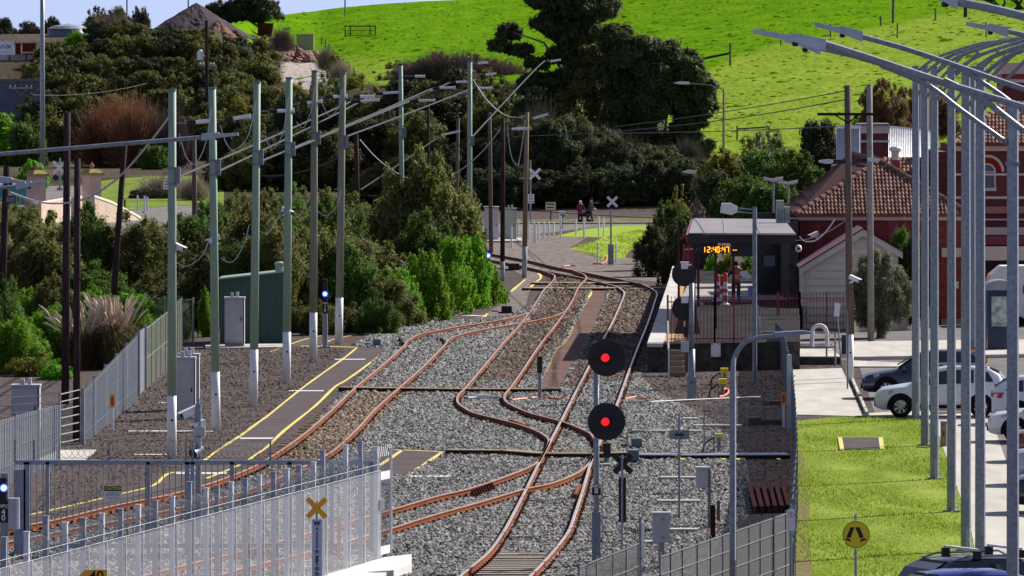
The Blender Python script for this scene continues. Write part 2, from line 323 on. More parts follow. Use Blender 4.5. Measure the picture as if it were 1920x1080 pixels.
BALLAST = [(-40, 1120), (-40, 1035), (120, 1000), (330, 960), (400, 935), (500, 880), (560, 826), (640, 740), (724, 655), (662, 648), (700, 624), (800, 606), (880, 600), (960, 592), (1000, 572), (1030, 535), (1060, 520), (1100, 535), (1140, 540), (1225, 545), (1240, 552), (1235, 600), (1195, 700), (1225, 735), (1300, 770), (1350, 800), (1395, 850), (1408, 960), (1370, 1010), (1340, 1050), (1290, 1120)]
sheet('ballast', BALLAST, 0.004, M_bal)
def poly_w(px): return [(p.x, p.y) for p in (W(a[0], a[1]) for a in px)]
NOSTONE = []
def stones(name, px, density, size, m, z0=0.0, seed=1, avoid=()):
 rg = np.random.default_rng(seed); P = poly_w(px); xs = [p[0] for p in P]; ys = [p[1] for p in P]
 A = (max(xs) - min(xs)) * (max(ys) - min(ys)); n = int(A * density)
 x = rg.uniform(min(xs), max(xs), n); y = rg.uniform(min(ys), max(ys), n)
 k = inside(x, y, P) & (rg.random(n) < np.clip(210 / y, 0.3, 1) ** 1.4)
 u = 960 + x * F / y; v = HV + CH * F / y; k &= (u > -40) & (u < 1960) & (v < 1100)
 for a in avoid: k &= ~inside(x, y, poly_w(a))
 x, y = x[k], y[k]; n = len(x)
 s = size * rg.uniform(0.55, 1.35, n) * np.clip(y / 210, 1, 1.7)
 base = np.array([(1, 0, 0), (0, 1, 0), (-1, 0, 0), (0, -1, 0), (0.3, 0.2, 0.85), (-0.3, -0.25, 0.75)])
 V = base[None] + rg.uniform(-0.35, 0.35, (n, 6, 3)); V *= s[:, None, None]; V[:, :, 2] *= 0.8
 th = rg.uniform(0, 6.28, n); c, si = np.cos(th)[:, None], np.sin(th)[:, None]
 X = V[:, :, 0] * c - V[:, :, 1] * si; Y = V[:, :, 0] * si + V[:, :, 1] * c
 V = np.stack([X + x[:, None], Y + y[:, None], V[:, :, 2] + z0 + rg.uniform(-0.01, 0.02, n)[:, None]], 2)
 f = np.array([(0, 1, 4), (1, 5, 4), (1, 2, 5), (2, 3, 5), (3, 0, 4), (3, 4, 5)])
 Q = f[None] + (np.arange(n) * 6)[:, None, None]
 o = bpy.data.objects.new(name, npmesh(name, V.reshape(-1, 3), Q.reshape(-1, 3), m)); col.objects.link(o); tag(o, kind='stuff'); return o
M_stone = mat('grey_ballast_stone', (0.045, 0.046, 0.05), (0.33, 0.325, 0.315), 3, 0.9, island=True, contrast=(0.0, 1.0))
M_stoneb = mat('rusty_ballast_stone', (0.055, 0.043, 0.037), (0.235, 0.18, 0.148), 3, 0.95, island=True, contrast=(0.0, 1.0))
M_stoned = mat('dark_gravel_stone', (0.045, 0.036, 0.036), (0.17, 0.14, 0.13), 3, 0.95, island=True, contrast=(0.0, 1.0))
BED_B = [(885, 715), (920, 690), (963, 640), (990, 605), (1030, 545), (1050, 520), (1120, 525), (1100, 545), (1092, 570), (1062, 625), (1030, 660), (1000, 700), (985, 715)]
BED_C = [(1056, 726), (1085, 676), (1112, 626), (1120, 608), (1136, 570), (1142, 542), (1225, 545), (1240, 553), (1236, 600), (1205, 690), (1178, 712)]
BED_A = [(480, 900), (560, 830), (640, 765), (700, 725), (780, 726), (752, 745), (700, 800), (640, 850), (560, 900)]
BED_N = [(860, 1090), (905, 1052), (928, 1034), (1030, 1036), (1010, 1060), (985, 1090)]
for i, bd in enumerate((BED_B, BED_C, BED_A, BED_N)): sheet('track_bed', bd, 0.008, M_balb)
PANEL = [(700, 838), (755, 842.5), (840, 847.5), (762, 892), (690, 892)]
WALKM = [(1108, 543), (1099.6, 568), (1077, 605), (1064, 634.6), (1041, 657.5), (1024.6, 693), (1010, 727), (1047.5, 730), (1072, 690), (1110, 625), (1116, 612), (1133, 570), (1139, 543)]
stones('ballast_stones', BALLAST, 80, 0.053, M_stone, 0.005, 3, (BED_B, BED_C, BED_A, BED_N, PANEL, WALKM))
for i, (bd, ms_) in enumerate(((BED_B, M_stoneb), (BED_C, M_stoneb), (BED_A, mat('sandy_ballast_stone', (0.1, 0.078, 0.06), (0.33, 0.265, 0.21), 3, 0.95, island=True, contrast=(0.0, 1.0))))): stones('stained_stones', bd, 42, 0.055, ms_, 0.008, 20 + i, (WALKM,))
GR_L = [(120, 1000), (60, 960), (110, 860), (250, 750), (400, 640), (560, 650), (660, 655), (560, 730), (470, 805), (380, 865), (300, 890), (200, 930)]
GR_R = [(1180, 705), (1490, 705), (1480, 850), (1480, 960), (1400, 965), (1408, 900), (1395, 850), (1350, 800), (1240, 745)]
for i, bd in enumerate((GR_L, GR_R)): stones('gravel', bd, 26, 0.035, M_stoned, 0.0, 30 + i)
WL = [(669, 652), (640, 675), (570, 725), (505, 777), (480, 795), (448, 818.5), (411, 842), (380, 865), (357, 881), (315, 888), (287.5, 910), (230, 925), (92, 957), (-40, 985)]
WR = [(727, 651), (700, 676), (650, 712), (627, 726), (592, 760), (532, 808), (502, 837), (480, 852), (460, 866), (425, 882), (387, 897), (340, 912), (200, 942), (-40, 992)]
sheet('walkway', WL + WR[::-1], 0.012, M_asph)
strip('yellow_line', WL, 0.1, 0.017, M_yellow, jit=0.25); strip('yellow_line', WR[:11], 0.1, 0.017, M_yellow, jit=0.25)
for a, b_, v in ((628, 685, 673.5), (542, 607, 732.5), (450, 512, 821.5), (330, 425, 887)): strip('white_line', [(a, v), (b_, v)], 0.7, 0.0175, M_white, 1)
W2U = [(505, 660), (545, 645), (580, 634), (642, 622), (752, 606), (800, 602), (870, 592)]
W2L = [(600, 652), (615, 640), (642, 632.5), (705, 620), (800, 607), (872, 603)]
sheet('walkway', W2U + W2L[::-1], 0.012, M_asph)
strip('yellow_line', W2U[:5], 0.1, 0.017, M_yellow, jit=0.3); strip('yellow_line', W2L[:5], 0.1, 0.017, M_yellow, jit=0.3)
strip('yellow_line', [(548, 648), (668, 651)], 0.5, 0.017, M_yellow, 1); strip('white_line', [(683, 628), (735, 628)], 0.5, 0.01, M_white, 1)
W3 = [(872, 604), (912, 587), (947, 566), (958, 547), (985, 520), (960, 505), (1000, 500), (1014, 520), (993, 545), (986, 572), (960, 592)]
sheet('walkway', W3, 0.012, M_asphl)
for p in ([(958, 547), (968, 538), (985, 524)], [(993, 545), (998, 535), (1014, 521), (1010, 512)], [(872, 603), (903, 596), (914, 588)], [(948, 597), (964, 591)], [(855, 591), (873, 584)]): strip('yellow_line', p, 0.13, 0.017, M_yellow, jit=0.3)
strip('white_line', [(874, 592), (902, 591)], 0.8, 0.018, M_white, 1)
sheet('walkway', WALKM, 0.013, M_asphp)
strip('yellow_line', [(1108, 545), (1107, 552), (1098, 566), (1099, 570)], 0.1, 0.018, M_yellow, jit=0.3)
strip('yellow_line', [(1077, 605), (1064, 634.6), (1041, 657.5), (1034, 672), (1025, 693), (1022, 698)], 0.09, 0.018, mat('faded_yellow_paint', (0.5, 0.33, 0.08), (0.3, 0.2, 0.09), 2, 0.8), jit=0.5)
strip('yellow_line', [(1040, 729), (1048, 727)], 0.5, 0.018, M_yellow, 1)
sheet('walkway', PANEL, 0.02, M_asph)
strip('yellow_line', [(700, 880), (735, 857), (755, 843)], 0.12, 0.025, M_yellow, jit=0.2); strip('yellow_line', [(762, 892), (795, 871), (828, 848)], 0.12, 0.025, M_yellow, jit=0.2)
strip('yellow_line', [(740, 843), (840, 847)], 0.25, 0.025, M_yellow, 1); strip('white_line', [(768, 892.5), (850, 892)], 0.9, 0.03, M_white, 1)
M_grass = mat('lawn_base', (0.15, 0.22, 0.02), (0.27, 0.33, 0.06), 0.8, 0.95, stretch=(1, 0.2, 1), bump=0.5, detail=8)
LAWN = [(1492, 1130), (1492, 790), (1560, 782), (1680, 785), (1728, 788), (1762, 820), (1782, 880), (1800, 930), (1822, 1000), (1845, 1130)]
sheet('lawn', LAWN, 0.006, M_grass)
EDGEBARE = [(1492, 1130), (1492, 850), (1505, 850), (1520, 930), (1515, 1000), (1530, 1130)]
sheet('bare_earth', EDGEBARE, 0.01, mat('bare_earth', (0.2, 0.15, 0.1), (0.14, 0.13, 0.05), 1.5, 0.95, bump=0.4))
PATH = [(1845, 1130), (1822, 1000), (1800, 930), (1782, 880), (1762, 820), (1740, 790), (1722, 780), (1846, 772), (1866, 805), (1893, 885), (1925, 960), (1990, 1130)]
sheet('footpath', PATH, 0.014, M_conc)
sheet('footpath', [(1487, 693), (1578, 690), (1600, 737), (1617, 775), (1700, 770), (1745, 772), (1745, 783), (1640, 781), (1487, 777)], 0.018, M_conc)
sheet('carpark', [(1612, 690), (1640, 775), (1846, 772), (1866, 805), (1893, 885), (1925, 960), (1990, 1130), (2150, 1130), (2150, 660), (1640, 672)], 0.008, M_road)
sheet('forecourt', [(1430, 672), (1450, 640), (1470, 600), (2150, 585), (2150, 662), (1600, 676)], 0.008, M_road)
b = MB(); b.slab([W(1600, 676).xy, W(1600, 647).xy, W(2100, 640).xy, W(2100, 668).xy], 0, 0.14); struct('pavement', b, M_conc)
b = MB(); b.slab([W(1600, 690).xy, W(1592, 678).xy, W(1690, 683).xy, W(1720, 690).xy], 0, 0.06); struct('kerb_ramp', b, M_conc)
b = MB()
for i in range(5): b.slab([W(1596 + 6 * i, 716 + 14 * i).xy, W(1601 + 6 * i, 716 + 14 * i).xy, W(1606 + 6 * i, 729 + 14 * i).xy, W(1601 + 6 * i, 729 + 14 * i).xy], 0, 0.13)
struct('kerb', b, M_conc)
MATM = [(1571, 820), (1654, 820), (1657, 841), (1573, 843)]
sheet('crossing_mat', MATM, 0.03, M_asph)
for p in ([(1575, 820), (1579, 843)], [(1651, 820), (1654, 841)]): strip('yellow_line', p, 0.12, 0.035, M_yellow, 1)
sheet('gravel_yard', [(905, 500), (905, 445), (1000, 440), (1100, 445), (1070, 465), (1120, 470), (1250, 500), (1250, 530)], 0.006, M_asphl)
M_verge = mat('bright_verge_grass', (0.24, 0.36, 0.03), (0.3, 0.38, 0.06), 0.6, 0.95, stretch=(1, 0.2, 1), bump=0.5)
sheet('verge', [(1040, 443), (1095, 430), (1160, 423), (1250, 421), (1250, 450), (1180, 470), (1170, 484), (1128, 487), (1120, 475), (1066, 467), (1110, 455), (1130, 445)], 0.012, M_verge)
sheet('road', [(880, 440), (880, 419), (1010, 418), (1300, 416), (1300, 421), (1160, 423), (1080, 430), (1000, 440)], 0.01, M_road)
b = MB(); a0, a1 = W(960, 421), W(1300, 419.5); b.slab([a0.xy, (a0.x, a0.y + 2), (a1.x, a1.y + 2), a1.xy], 0, 0.12); struct('kerb', b, M_concd)
sheet('dry_verge', [(900, 416), (900, 412), (1300, 408), (1300, 416)], 0.012, mat('dry_verge', (0.12, 0.1, 0.045), (0.2, 0.16, 0.05), 0.5, 0.95, stretch=(1, 0.2, 1)))
sheet('road', [(-60, 440), (-60, 350), (170, 348), (330, 372), (420, 400), (420, 440)], 0.01, M_road)
sheet('verge', [(175, 400), (175, 340), (280, 330), (420, 330), (420, 385), (330, 385), (255, 392)], 0.02, mat('rough_grass', (0.1, 0.17, 0.015), (0.2, 0.25, 0.05), 0.7, 0.95, stretch=(1, 0.2, 1), bump=0.5))
# ------------------------------------------------------------------ railway tracks
def rail_mesh(path, top_m, seed=0):
 P = wpath(path, RZ, 7); b = MB()
 prof = [(-0.07, -0.17), (-0.07, -0.15), (-0.016, -0.125), (-0.016, -0.045), (-0.036, -0.035), (-0.036, -0.004), (-0.03, 0.0), (0.03, 0.0), (0.036, -0.004), (0.036, -0.035), (0.016, -0.045), (0.016, -0.125), (0.07, -0.15), (0.07, -0.17)]
 prev = None; N = len(prof)
 for i, p in enumerate(P):
  t = P[min(i + 1, len(P) - 1)] - P[max(i - 1, 0)]; t.z = 0
  if t.length < 1e-6: continue
  t.normalize(); n = Vector((t.y, -t.x, 0)); rg = b.ring([p + n * x + Vector((0, 0, z)) for x, z in prof])
  if prev:
   for k in range(N):
    b.cm = 1 if k in (5, 6, 7) else 0
    b.face((prev[k], prev[(k + 1) % N], rg[(k + 1) % N], rg[k]))
  prev = rg
 b.cm = 0; return b
M_clip = mat('rusty_rail_clip', (0.1, 0.035, 0.018), (0.06, 0.022, 0.015), 3, 0.85)
M_sleep = mat('weathered_sleeper', (0.3, 0.26, 0.22), (0.42, 0.38, 0.33), 1.5, 0.9, stretch=(0.4, 2, 1))
M_sleepb = mat('brown_sleeper', (0.16, 0.1, 0.065), (0.26, 0.175, 0.12), 1.5, 0.9, stretch=(0.4, 2, 1))
def track(label, rails, tops, sleep_m=M_sleep, zs=0.025):
 t = thing('railway_track', label, 'railway track', (0, 0, 0), 'railway tracks of the yard')
 paths = []
 for r, tm in zip(rails, tops):
  rail_mesh(r, tm).build('rail', [M_rust, tm], t); P = wpath(r, RZ, 7); paths.append(P)
 A, B = paths; cb = MB(); sb = MB()
 ys = sorted(range(len(A)), key=lambda i: A[i].y); ya = [A[i].y for i in ys]; xa = [A[i].x for i in ys]
 yb_ = sorted(range(len(B)), key=lambda i: B[i].y); yb = [B[i].y for i in yb_]; xb = [B[i].x for i in yb_]
 y = max(ya[0], yb[0]); end = min(ya[-1], yb[-1])
 while y < min(end, 340):
  x0 = float(np.interp(y, ya, xa)); x1 = float(np.interp(y, yb, xb))
  if abs(x1 - x0) < 4.5:
   a, c = min(x0, x1), max(x0, x1); j = R.uniform(-0.06, 0.06)
   sb.box(a - 0.45 + j, c + 0.45 + j, y - 0.11, y + 0.11, -0.05, zs + R.uniform(-0.02, 0.01))
   for x in (x0, x1):
    for s in (-1, 1): cb.box(x + s * 0.1 - 0.035, x + s * 0.1 + 0.035, y - 0.06, y + 0.06, 0.0, 0.075)
  y += 0.68
 o = sb.build('sleepers', sleep_m, t); o['kind'] = 'stuff'; o = cb.build('rail_clips', M_clip, t); o['kind'] = 'stuff'
 return t
track('platform track with polished rails curving past the red signals to the station', (RAIL_CL, RAIL_CR), (M_railpol, M_railpol), M_sleep)
track('rusty middle track that swings sharply across into the platform track', (RAIL_BL, RAIL_BR), (M_railtop, M_railtop), M_sleep)
track('rusty siding beside the yellow-edged walkway, running behind the security gate', (RAIL_AL, RAIL_AR), (M_railtop, M_railtop), M_sleepb)
track('rusty crossover curving from under the white mesh fence to the platform track', (RAIL_DL, RAIL_DR), (M_railtop, M_railtop), M_sleep)
def stub(label, pts, m=M_dark, w=0.09, h=0.15):
 P = wpath(pts, h, 4); b = MB()
 for p, q_ in zip(P, P[1:]): b.bar(p + Vector((0, 0, -h / 2)), q_ + Vector((0, 0, -h / 2)), w, h)
 solo('check_rail', b, m, label, 'rail piece', (0, 0, 0))
stub('bent dark check rail at the left side of the siding switch', [(756, 643), (753, 637), (749, 633)])
stub('bent dark check rail at the right side of the siding switch', [(836, 645), (832, 637), (827, 633)])
stub('short rusty check rail inside the sharp curve of the middle track', [(957, 786), (972, 791), (987, 797)], M_rust)
stub('short rusty check rail between the rails below the signal with the number 8', [(1078, 927), (1083, 918), (1088, 908)], M_rust)
b = MB()
for i in range(9):
 p = W(879 + i * 4.6, 926 - i * 1.75, 0.1); b.obox(p + Vector((0.12, -0.1, 0)), (0.035, 0, 0), (0, 0.12, 0), (-0.05, 0, 0.11))
b.bar(W(879, 927, .05) + Vector((.12, 0, 0)), W(916, 912, .05) + Vector((.12, 0, 0)), .03)
solo('rail_joint_plates', b, mat('dark_rust', (0.07, 0.028, 0.02), (0.12, 0.04, 0.025), 3, 0.85), 'row of dark ribbed plates fixed against the crossover rail', 'rail fitting', (0, 0, 0))
M_tan = mat('tan_timber', (0.27, 0.21, 0.13), (0.36, 0.29, 0.19), 2, 0.85, stretch=(0.4, 2, 1))
def trough(label, pts, h=0.12, w=0.5, lid=M_tan):
 P = [W(a, v, 0) for a, v in pts]; t = thing('cable_trough', label, 'cable trough', P[0], 'cable troughs across the tracks'); b = MB(); c = MB()
 for p, q_ in zip(P, P[1:]):
  p = p - P[0]; q_ = q_ - P[0]
  b.bar(p + Vector((0, w / 2, h / 2)), q_ + Vector((0, w / 2, h / 2)), w, h)
  c.bar(p + Vector((0, w / 2 + .02, h + 0.015)), q_ + Vector((0, w / 2 + .02, h + 0.015)), w + 0.02, 0.026)
 b.build('body', M_dark, t); c.build('lid', lid, t); return t
trough('dark low trough running from the walkway across the siding and middle track', [(640, 734), (720, 735.5), (850, 737), (1010, 737.5), (1046, 737)])
trough('low tan-topped trough lying across the platform track below the lower red signal', [(838, 853), (950, 854), (1024, 860), (1112, 860), (1180, 858)])
TR = trough('dark trough with yellow caps running right of the signals to the fence', [(1190, 861), (1275, 862), (1478, 861)], 0.1, 1.2, M_galvd)
for u in (1280, 1357, 1384, 1460): b = MB(); b.obox(W(u, 861, 0.19) - TR.location, (0.05, 0, 0), (0, 0.25, 0), (0, 0, 0.012)); b.build('yellow_cap', M_yelsign, TR)
trough('flat brown beam crossing the tracks far off near the curve', [(985, 545), (1060, 545.5), (1165, 545)], 0.1, 1.5)
trough('farthest thin beam across the tracks before the points', [(1000, 534), (1090, 534.5), (1190, 534)], 0.08, 1.5)
# ------------------------------------------------------------------ poles
def px(u, v): d = D(v); return d, d / F
def pole(label, base, top, wpx, m, white=None, cat='pole', group=None, name='timber_pole', taper=0.8, cap=None, d=None, wm=None, bracket=False):
 d = d or D(base[1]); s = d / F; B0 = AT(base[0], base[1], d); B0.z = max(B0.z, 0) if d == D(base[1]) else B0.z
 T = AT(top[0], top[1], d) - B0; r = wpx * s / 2
 t = thing(name, label, cat, B0, group); b = MB(); zero = Vector((0, 0, 0)); n = 14
 if white:
  f = (base[1] - white) / (base[1] - top[1]); Wp = T * f
  b.tube([Vector((0, 0, -0.1)), Wp], [r, r * (1 - (1 - taper) * f)], n); b.build('white_base', wm or M_whited, t, None, True)
  c_ = T * (f * .62); b = MB(); b.disc((c_.x + r * .1, c_.z), .035, -r * 1.04 + c_.y, -r * .8 + c_.y, 10); b.build('bolt', M_black, t)
  b = MB(); rw = r * (1 - (1 - taper) * f)
  b.tube([Wp, (Wp + T) / 2, T], [rw, (rw + r * taper) / 2, r * taper], n); b.build('shaft', m, t, None, True)
 else:
  b.tube([Vector((0, 0, -0.3)), T * 0.5, T], [r, r * (1 + taper) / 2, r * taper], n); b.build('shaft', m, t, None, True)
 if cap:
  b = MB(); b.tube([T, T + Vector((0, 0, 0.05))], [r * taper * 1.12, r * taper * 1.08], n); b.build('cap', cap, t)
 for fr in ([0.77] if bracket is True else ([bracket] if bracket else [])):
  b = MB(); c = T * fr; b.box(c.x + r * 0.7, c.x + r * 0.7 + 0.13, -0.12, 0.12, c.z - 0.24, c.z + 0.24)
  b.tube([c + Vector((0, 0, 0.2)), c + Vector((0, 0, 0.23))], r * 1.08, n); b.tube([c + Vector((0, 0, -0.23)), c + Vector((0, 0, -0.2))], r * 1.08, n)
  b.build('bracket', M_galvd, t)
 return t
GP = 'green poles with white bases beside the walkway'
GREEN = [((322, 862), (323, 170), 18, 742, 'nearest green pole with a white base, beside the security gate'),
   ((405, 808), (398, 166), 17, 697, 'second green pole with a white base, right of the nearest one'),
   ((475, 763), (482, 155), 16.5, 655, 'third green pole with a white base, in front of the dark green shed'),
   ((537, 720), (542, 147), 16, 622, 'fourth green pole with a white base, at the right end of the green shed'),
   ((587, 677), (590, 134), 15, 586, 'fifth grey-green pole with a white base, left of the blue-lit signal numbered 18'),
   ((635, 646), (643, 138), 15, 558, 'sixth grey-green pole with a white base, right of the blue-lit signal numbered 18')]
for i, (a, t_, w, wh, lb) in enumerate(GREEN): pole(lb, a, t_, w, M_green if i < 4 else mat('grey_green_pole', (0.21, 0.23, 0.17), (0.3, 0.31, 0.24), 4, 0.75, stretch=(3, 3, 0.3)), wh, group=GP, name='painted_pole', cap=M_galvd, bracket=0.77 if i < 5 else 0.75)
pole('tall green pole behind the feathery tree, dark at its top', (755, 545), (751, 122), 10, M_green, cap=M_dark, name='painted_pole', bracket=0.7)
pole('tallest far green pole rising behind the middle bushes', (880, 505), (881, 116), 10.5, M_green, cap=M_galvd, name='painted_pole', bracket=0.62)
TP = 'old timber poles among the bushes'
for a, t_, w, wh, m, lb in [
 ((122, 757), (126, 210), 15, None, M_woodd, 'thick dark timber pole near the left palisade fence, the taller of the close pair'),
 ((143, 828), (145, 297), 14, None, M_woodd, 'thick dark timber pole at the palisade fence end, shorter of the close pair'),
 ((-2, 690), (13, 312), 15, None, M_woodd, 'leaning dark timber pole cut by the left edge with a floodlight on it'),
 ((209, 600), (234, 268), 12, None, M_woodd, 'dark timber pole leaning right among the left bushes'),
 ((365, 500), (364, 262), 10, None, M_wood, 'thin grey timber pole in the left thicket carrying a white camera'),
 ((671, 470), (668, 252), 9.5, None, M_woodd, 'dark timber pole behind the thicket right of the six green poles'),
 ((805, 470), (803, 193), 5.5, None, M_woodd, 'thin brown pole standing behind the feathery tree'),
 ((855, 480), (859, 222), 7.5, None, M_wood, 'slightly leaning pale timber pole left of the tallest far green pole'),
 ((921, 478), (918, 211), 8, None, M_wood, 'pale timber pole rising from the far grey cabinets'),
 ((942, 527), (943, 222), 9, 490, M_woodd, 'dark timber pole with a grey foot beside the far blue signal'),
 ((983, 521), (988, 210), 9.5, 462, mat('yellowish_timber', (0.2, 0.155, 0.1), (0.3, 0.235, 0.16), 5, 0.85, stretch=(4, 4, 0.25), bump=0.4), 'yellowish timber pole with a whitewashed foot beside the track curve'),
 ((1594, 717), (1589, 160), 14, 627, M_wood, 'timber power pole with a white-painted base beside the concrete path'),
 ((1633, 640), (1630, 158), 13, None, mat('pale_concrete_pole', (0.27, 0.26, 0.24), (0.35, 0.335, 0.31), 4, 0.85), 'pale power pole standing behind the round bush by the shed')]:
 pole(lb, a, t_, w, m, wh, group=TP if a[0] < 1000 else 'power poles by the station', taper=0.85, wm=mat('whitewash', (0.5, 0.5, 0.52), (0.34, 0.34, 0.35), 3, 0.8) if 900 < a[0] < 1000 else None)
pole('tall grey steel mast rising out of the picture behind the left pillar', (80, 345), (79, -60), 10, M_galv, name='steel_mast', cat='mast', taper=0.75)
def bank_pole(label, base_uv, top, wpx, m, arm=None, tank=False):
 B0 = hit(*base_uv); d = B0.y; s = d / F; T = AT(top[0], top[1], d) - B0
 t = thing('power_pole', label, 'power pole', B0); b = MB(); b.tube([(0, 0, -0.5), T], [wpx * s / 2, wpx * s / 2.4], 10); b.build('shaft', m, t)
 if arm:
  z = (AT(0, arm[0], d) - B0).z; k = arm[1] * s; b = MB(); b.box(-k, k, -0.1, 0.1, z - 0.1, z + 0.1); b.bar((-k * .6, 0, z), (0, 0, z - 0.9), 0.07); b.bar((k * .6, 0, z), (0, 0, z - 0.9), 0.07); b.build('crossarm', mat('grey_timber_arm', (0.35, 0.31, 0.27), (0.45, 0.4, 0.35), 3, 0.8), t)
  b = MB()
  for x in (-0.9, -0.5, 0.5, 0.9): b.lathe([(0.05, 0), (0.1, 0.05), (0.06, 0.15), (0.03, 0.25)], (k * x, 0, z + 0.1), 8)
  b.build('insulators', M_white, t)
 if tank:
  z = (AT(0, 105, d) - B0).z; b = MB(); b.lathe([(0.3, -0.5), (0.36, -0.45), (0.36, 0.45), (0.3, 0.55), (0.1, 0.75)], (-0.75, -0.1, z), 12); b.box(-0.5, 0, -0.1, 0.1, z - 0.1, z + 0.1); b.build('transformer', M_whited, t)
 return t
bank_pole('dark power pole with a cross-arm and pale transformer on the bushy bank', (388, 262), (387, 38), 7, M_woodd, (122, 14), True)
bank_pole('thin grey power pole in front of the quarry wall at the left edge', (39, 232), (39, 156), 3.5, M_wood, (165, 22))
d = D(717); s = d / F
t = thing('pole_crossarm', 'long steel cross-arm tying the two station power poles', 'cross-arm', AT(1590, 214, d)); b = MB(); b.box(-58 * s, 48 * s, -0.25, -0.17, -0.05, 0.05); b.build('arm', M_dark, t)
b = MB(); b.bar((0, -0.1, -0.3), (-0.5, -0.1, 0), 0.05); b.bar((0, -0.1, -0.3), (0.4, -0.1, 0), 0.05); b.build('brace', M_dark, t)
def lamp_head(label, u, v, d, length, direct, group=None, h=0.16, dark=0.4):
 s = d / F; t = thing('street_light', label, 'street light', AT(u, v, d), group); x = direct
 b = MB(); b.prism([(0, -h * .3), (0, h * .4), (x * length * .35, h * .5), (x * length, h * .25), (x * length * .97, -h * .2), (x * length * .4, -h * .5)], -0.13, 0.13); b.build('housing', mat('pale_lamp_housing', (0.5, 0.54, 0.58), (0.6, 0.63, 0.66), 4, 0.4), t)
 b = MB(); b.box(min(-x * dark, 0), max(-x * dark, 0), -0.08, 0.08, -0.06, 0.07); b.build('gear_box', M_black, t)
 return t
lamp_head('street lamp with a black neck on the left side of the white-based power pole', 1562, 303, d, 0.5, -1, 'lamps on the station power poles')
lamp_head('street lamp with a black neck pointing right on the white-based power pole', 1626, 300, d, 0.45, 1, 'lamps on the station power poles')
# ------------------------------------------------------------------ light poles along the footpath
LPG = 'tall grey light poles along the footpath'
def light_pole(label, base, height, r, side=1, proto=None, reach=2.6, rise=0.8):
 t = thing('light_pole', label, 'light pole', base, LPG)
 b = MB(); n = 8
 b.tube([(0, 0, -0.1), (0, 0, height * .55), (0, 0, height)], [r, r * 0.93, r * 0.85], n); b.build('pole', M_galv, t)
 b = MB(); b.tube([(0, 0, height), (0, 0, height + 0.04)], r * 0.9, n); b.build('cap', M_galvd, t)
 b = MB(); b.box(-r * .5, r * .5, -r * 1.02, -r * .8, .55, 1.15); b.build('hatch', M_galvd, t); b = MB(); b.box(-r * 1.7, r * 1.7, -r * 1.7, r * 1.7, -.02, .05); b.build('base_plate', M_galvd, t)
 b = MB(); pts = [(side * r * .5, 0, height - 0.12), (side * reach * .22, 0, height + rise * .32), (side * reach * .5, 0, height + rise * .66), (side * reach * .8, 0, height + rise * .93), (side * reach, 0, height + rise)]
 b.tube(smooth_path(pts, 4), 0.045, 8); b.build('arm', M_galv, t)
 b = MB(); pts = [(side * r * .5, 0, height - 0.85), (side * reach * .2, 0, height - 0.25), (side * reach * .45, 0, height + rise * .52)]
 b.tube(smooth_path(pts, 4), 0.04, 8); b.build('brace', M_galv, t)
 h = MB(); x0 = side * (reach - 0.05); x1 = side * (reach + 0.75); z = height + rise
 h.prism([(x0, z - 0.07), (x0, z + 0.07), ((x0 + x1) / 2, z + 0.13), (x1, z + 0.08), (x1, z), ((x0 + x1) / 2, z - 0.05)], -0.15, 0.15); hd = h.build('lamp_head', M_galv, t)
 h = MB(); h.box(min(x0, x1) + .25, max(x0, x1) - .1, -0.11, 0.11, z - 0.05, z - 0.02); h.build('lens', M_whited, hd)
 return t
LP = [((1717, 787), 15, 'thin farthest light pole of the row, nearest the white car bonnet'), ((1734, 836), 15.5, 'second farthest light pole of the row, at the top corner of the lawn'),
  ((1752, 899), 16.5, 'third farthest light pole, standing on the lawn beside a grey box'), ((1784, 960), 17.5, 'fourth light pole of the row, its foot in the grass at the path edge'),
  ((1811, 1033), 19.5, 'fifth light pole of the row, its foot behind the dark cars roof bars'), ((1838, 1108), 20, 'sixth light pole, left of the thickest and nearest one')]
for (u, v), w, lb in LP:
 B0 = W(u, v); light_pole(lb, B0, 10.87, w * B0.y / F / 2)
light_pole('thin light pole seen between the fifth and sixth light poles', W(1823, 700), 10.85, 0.12)
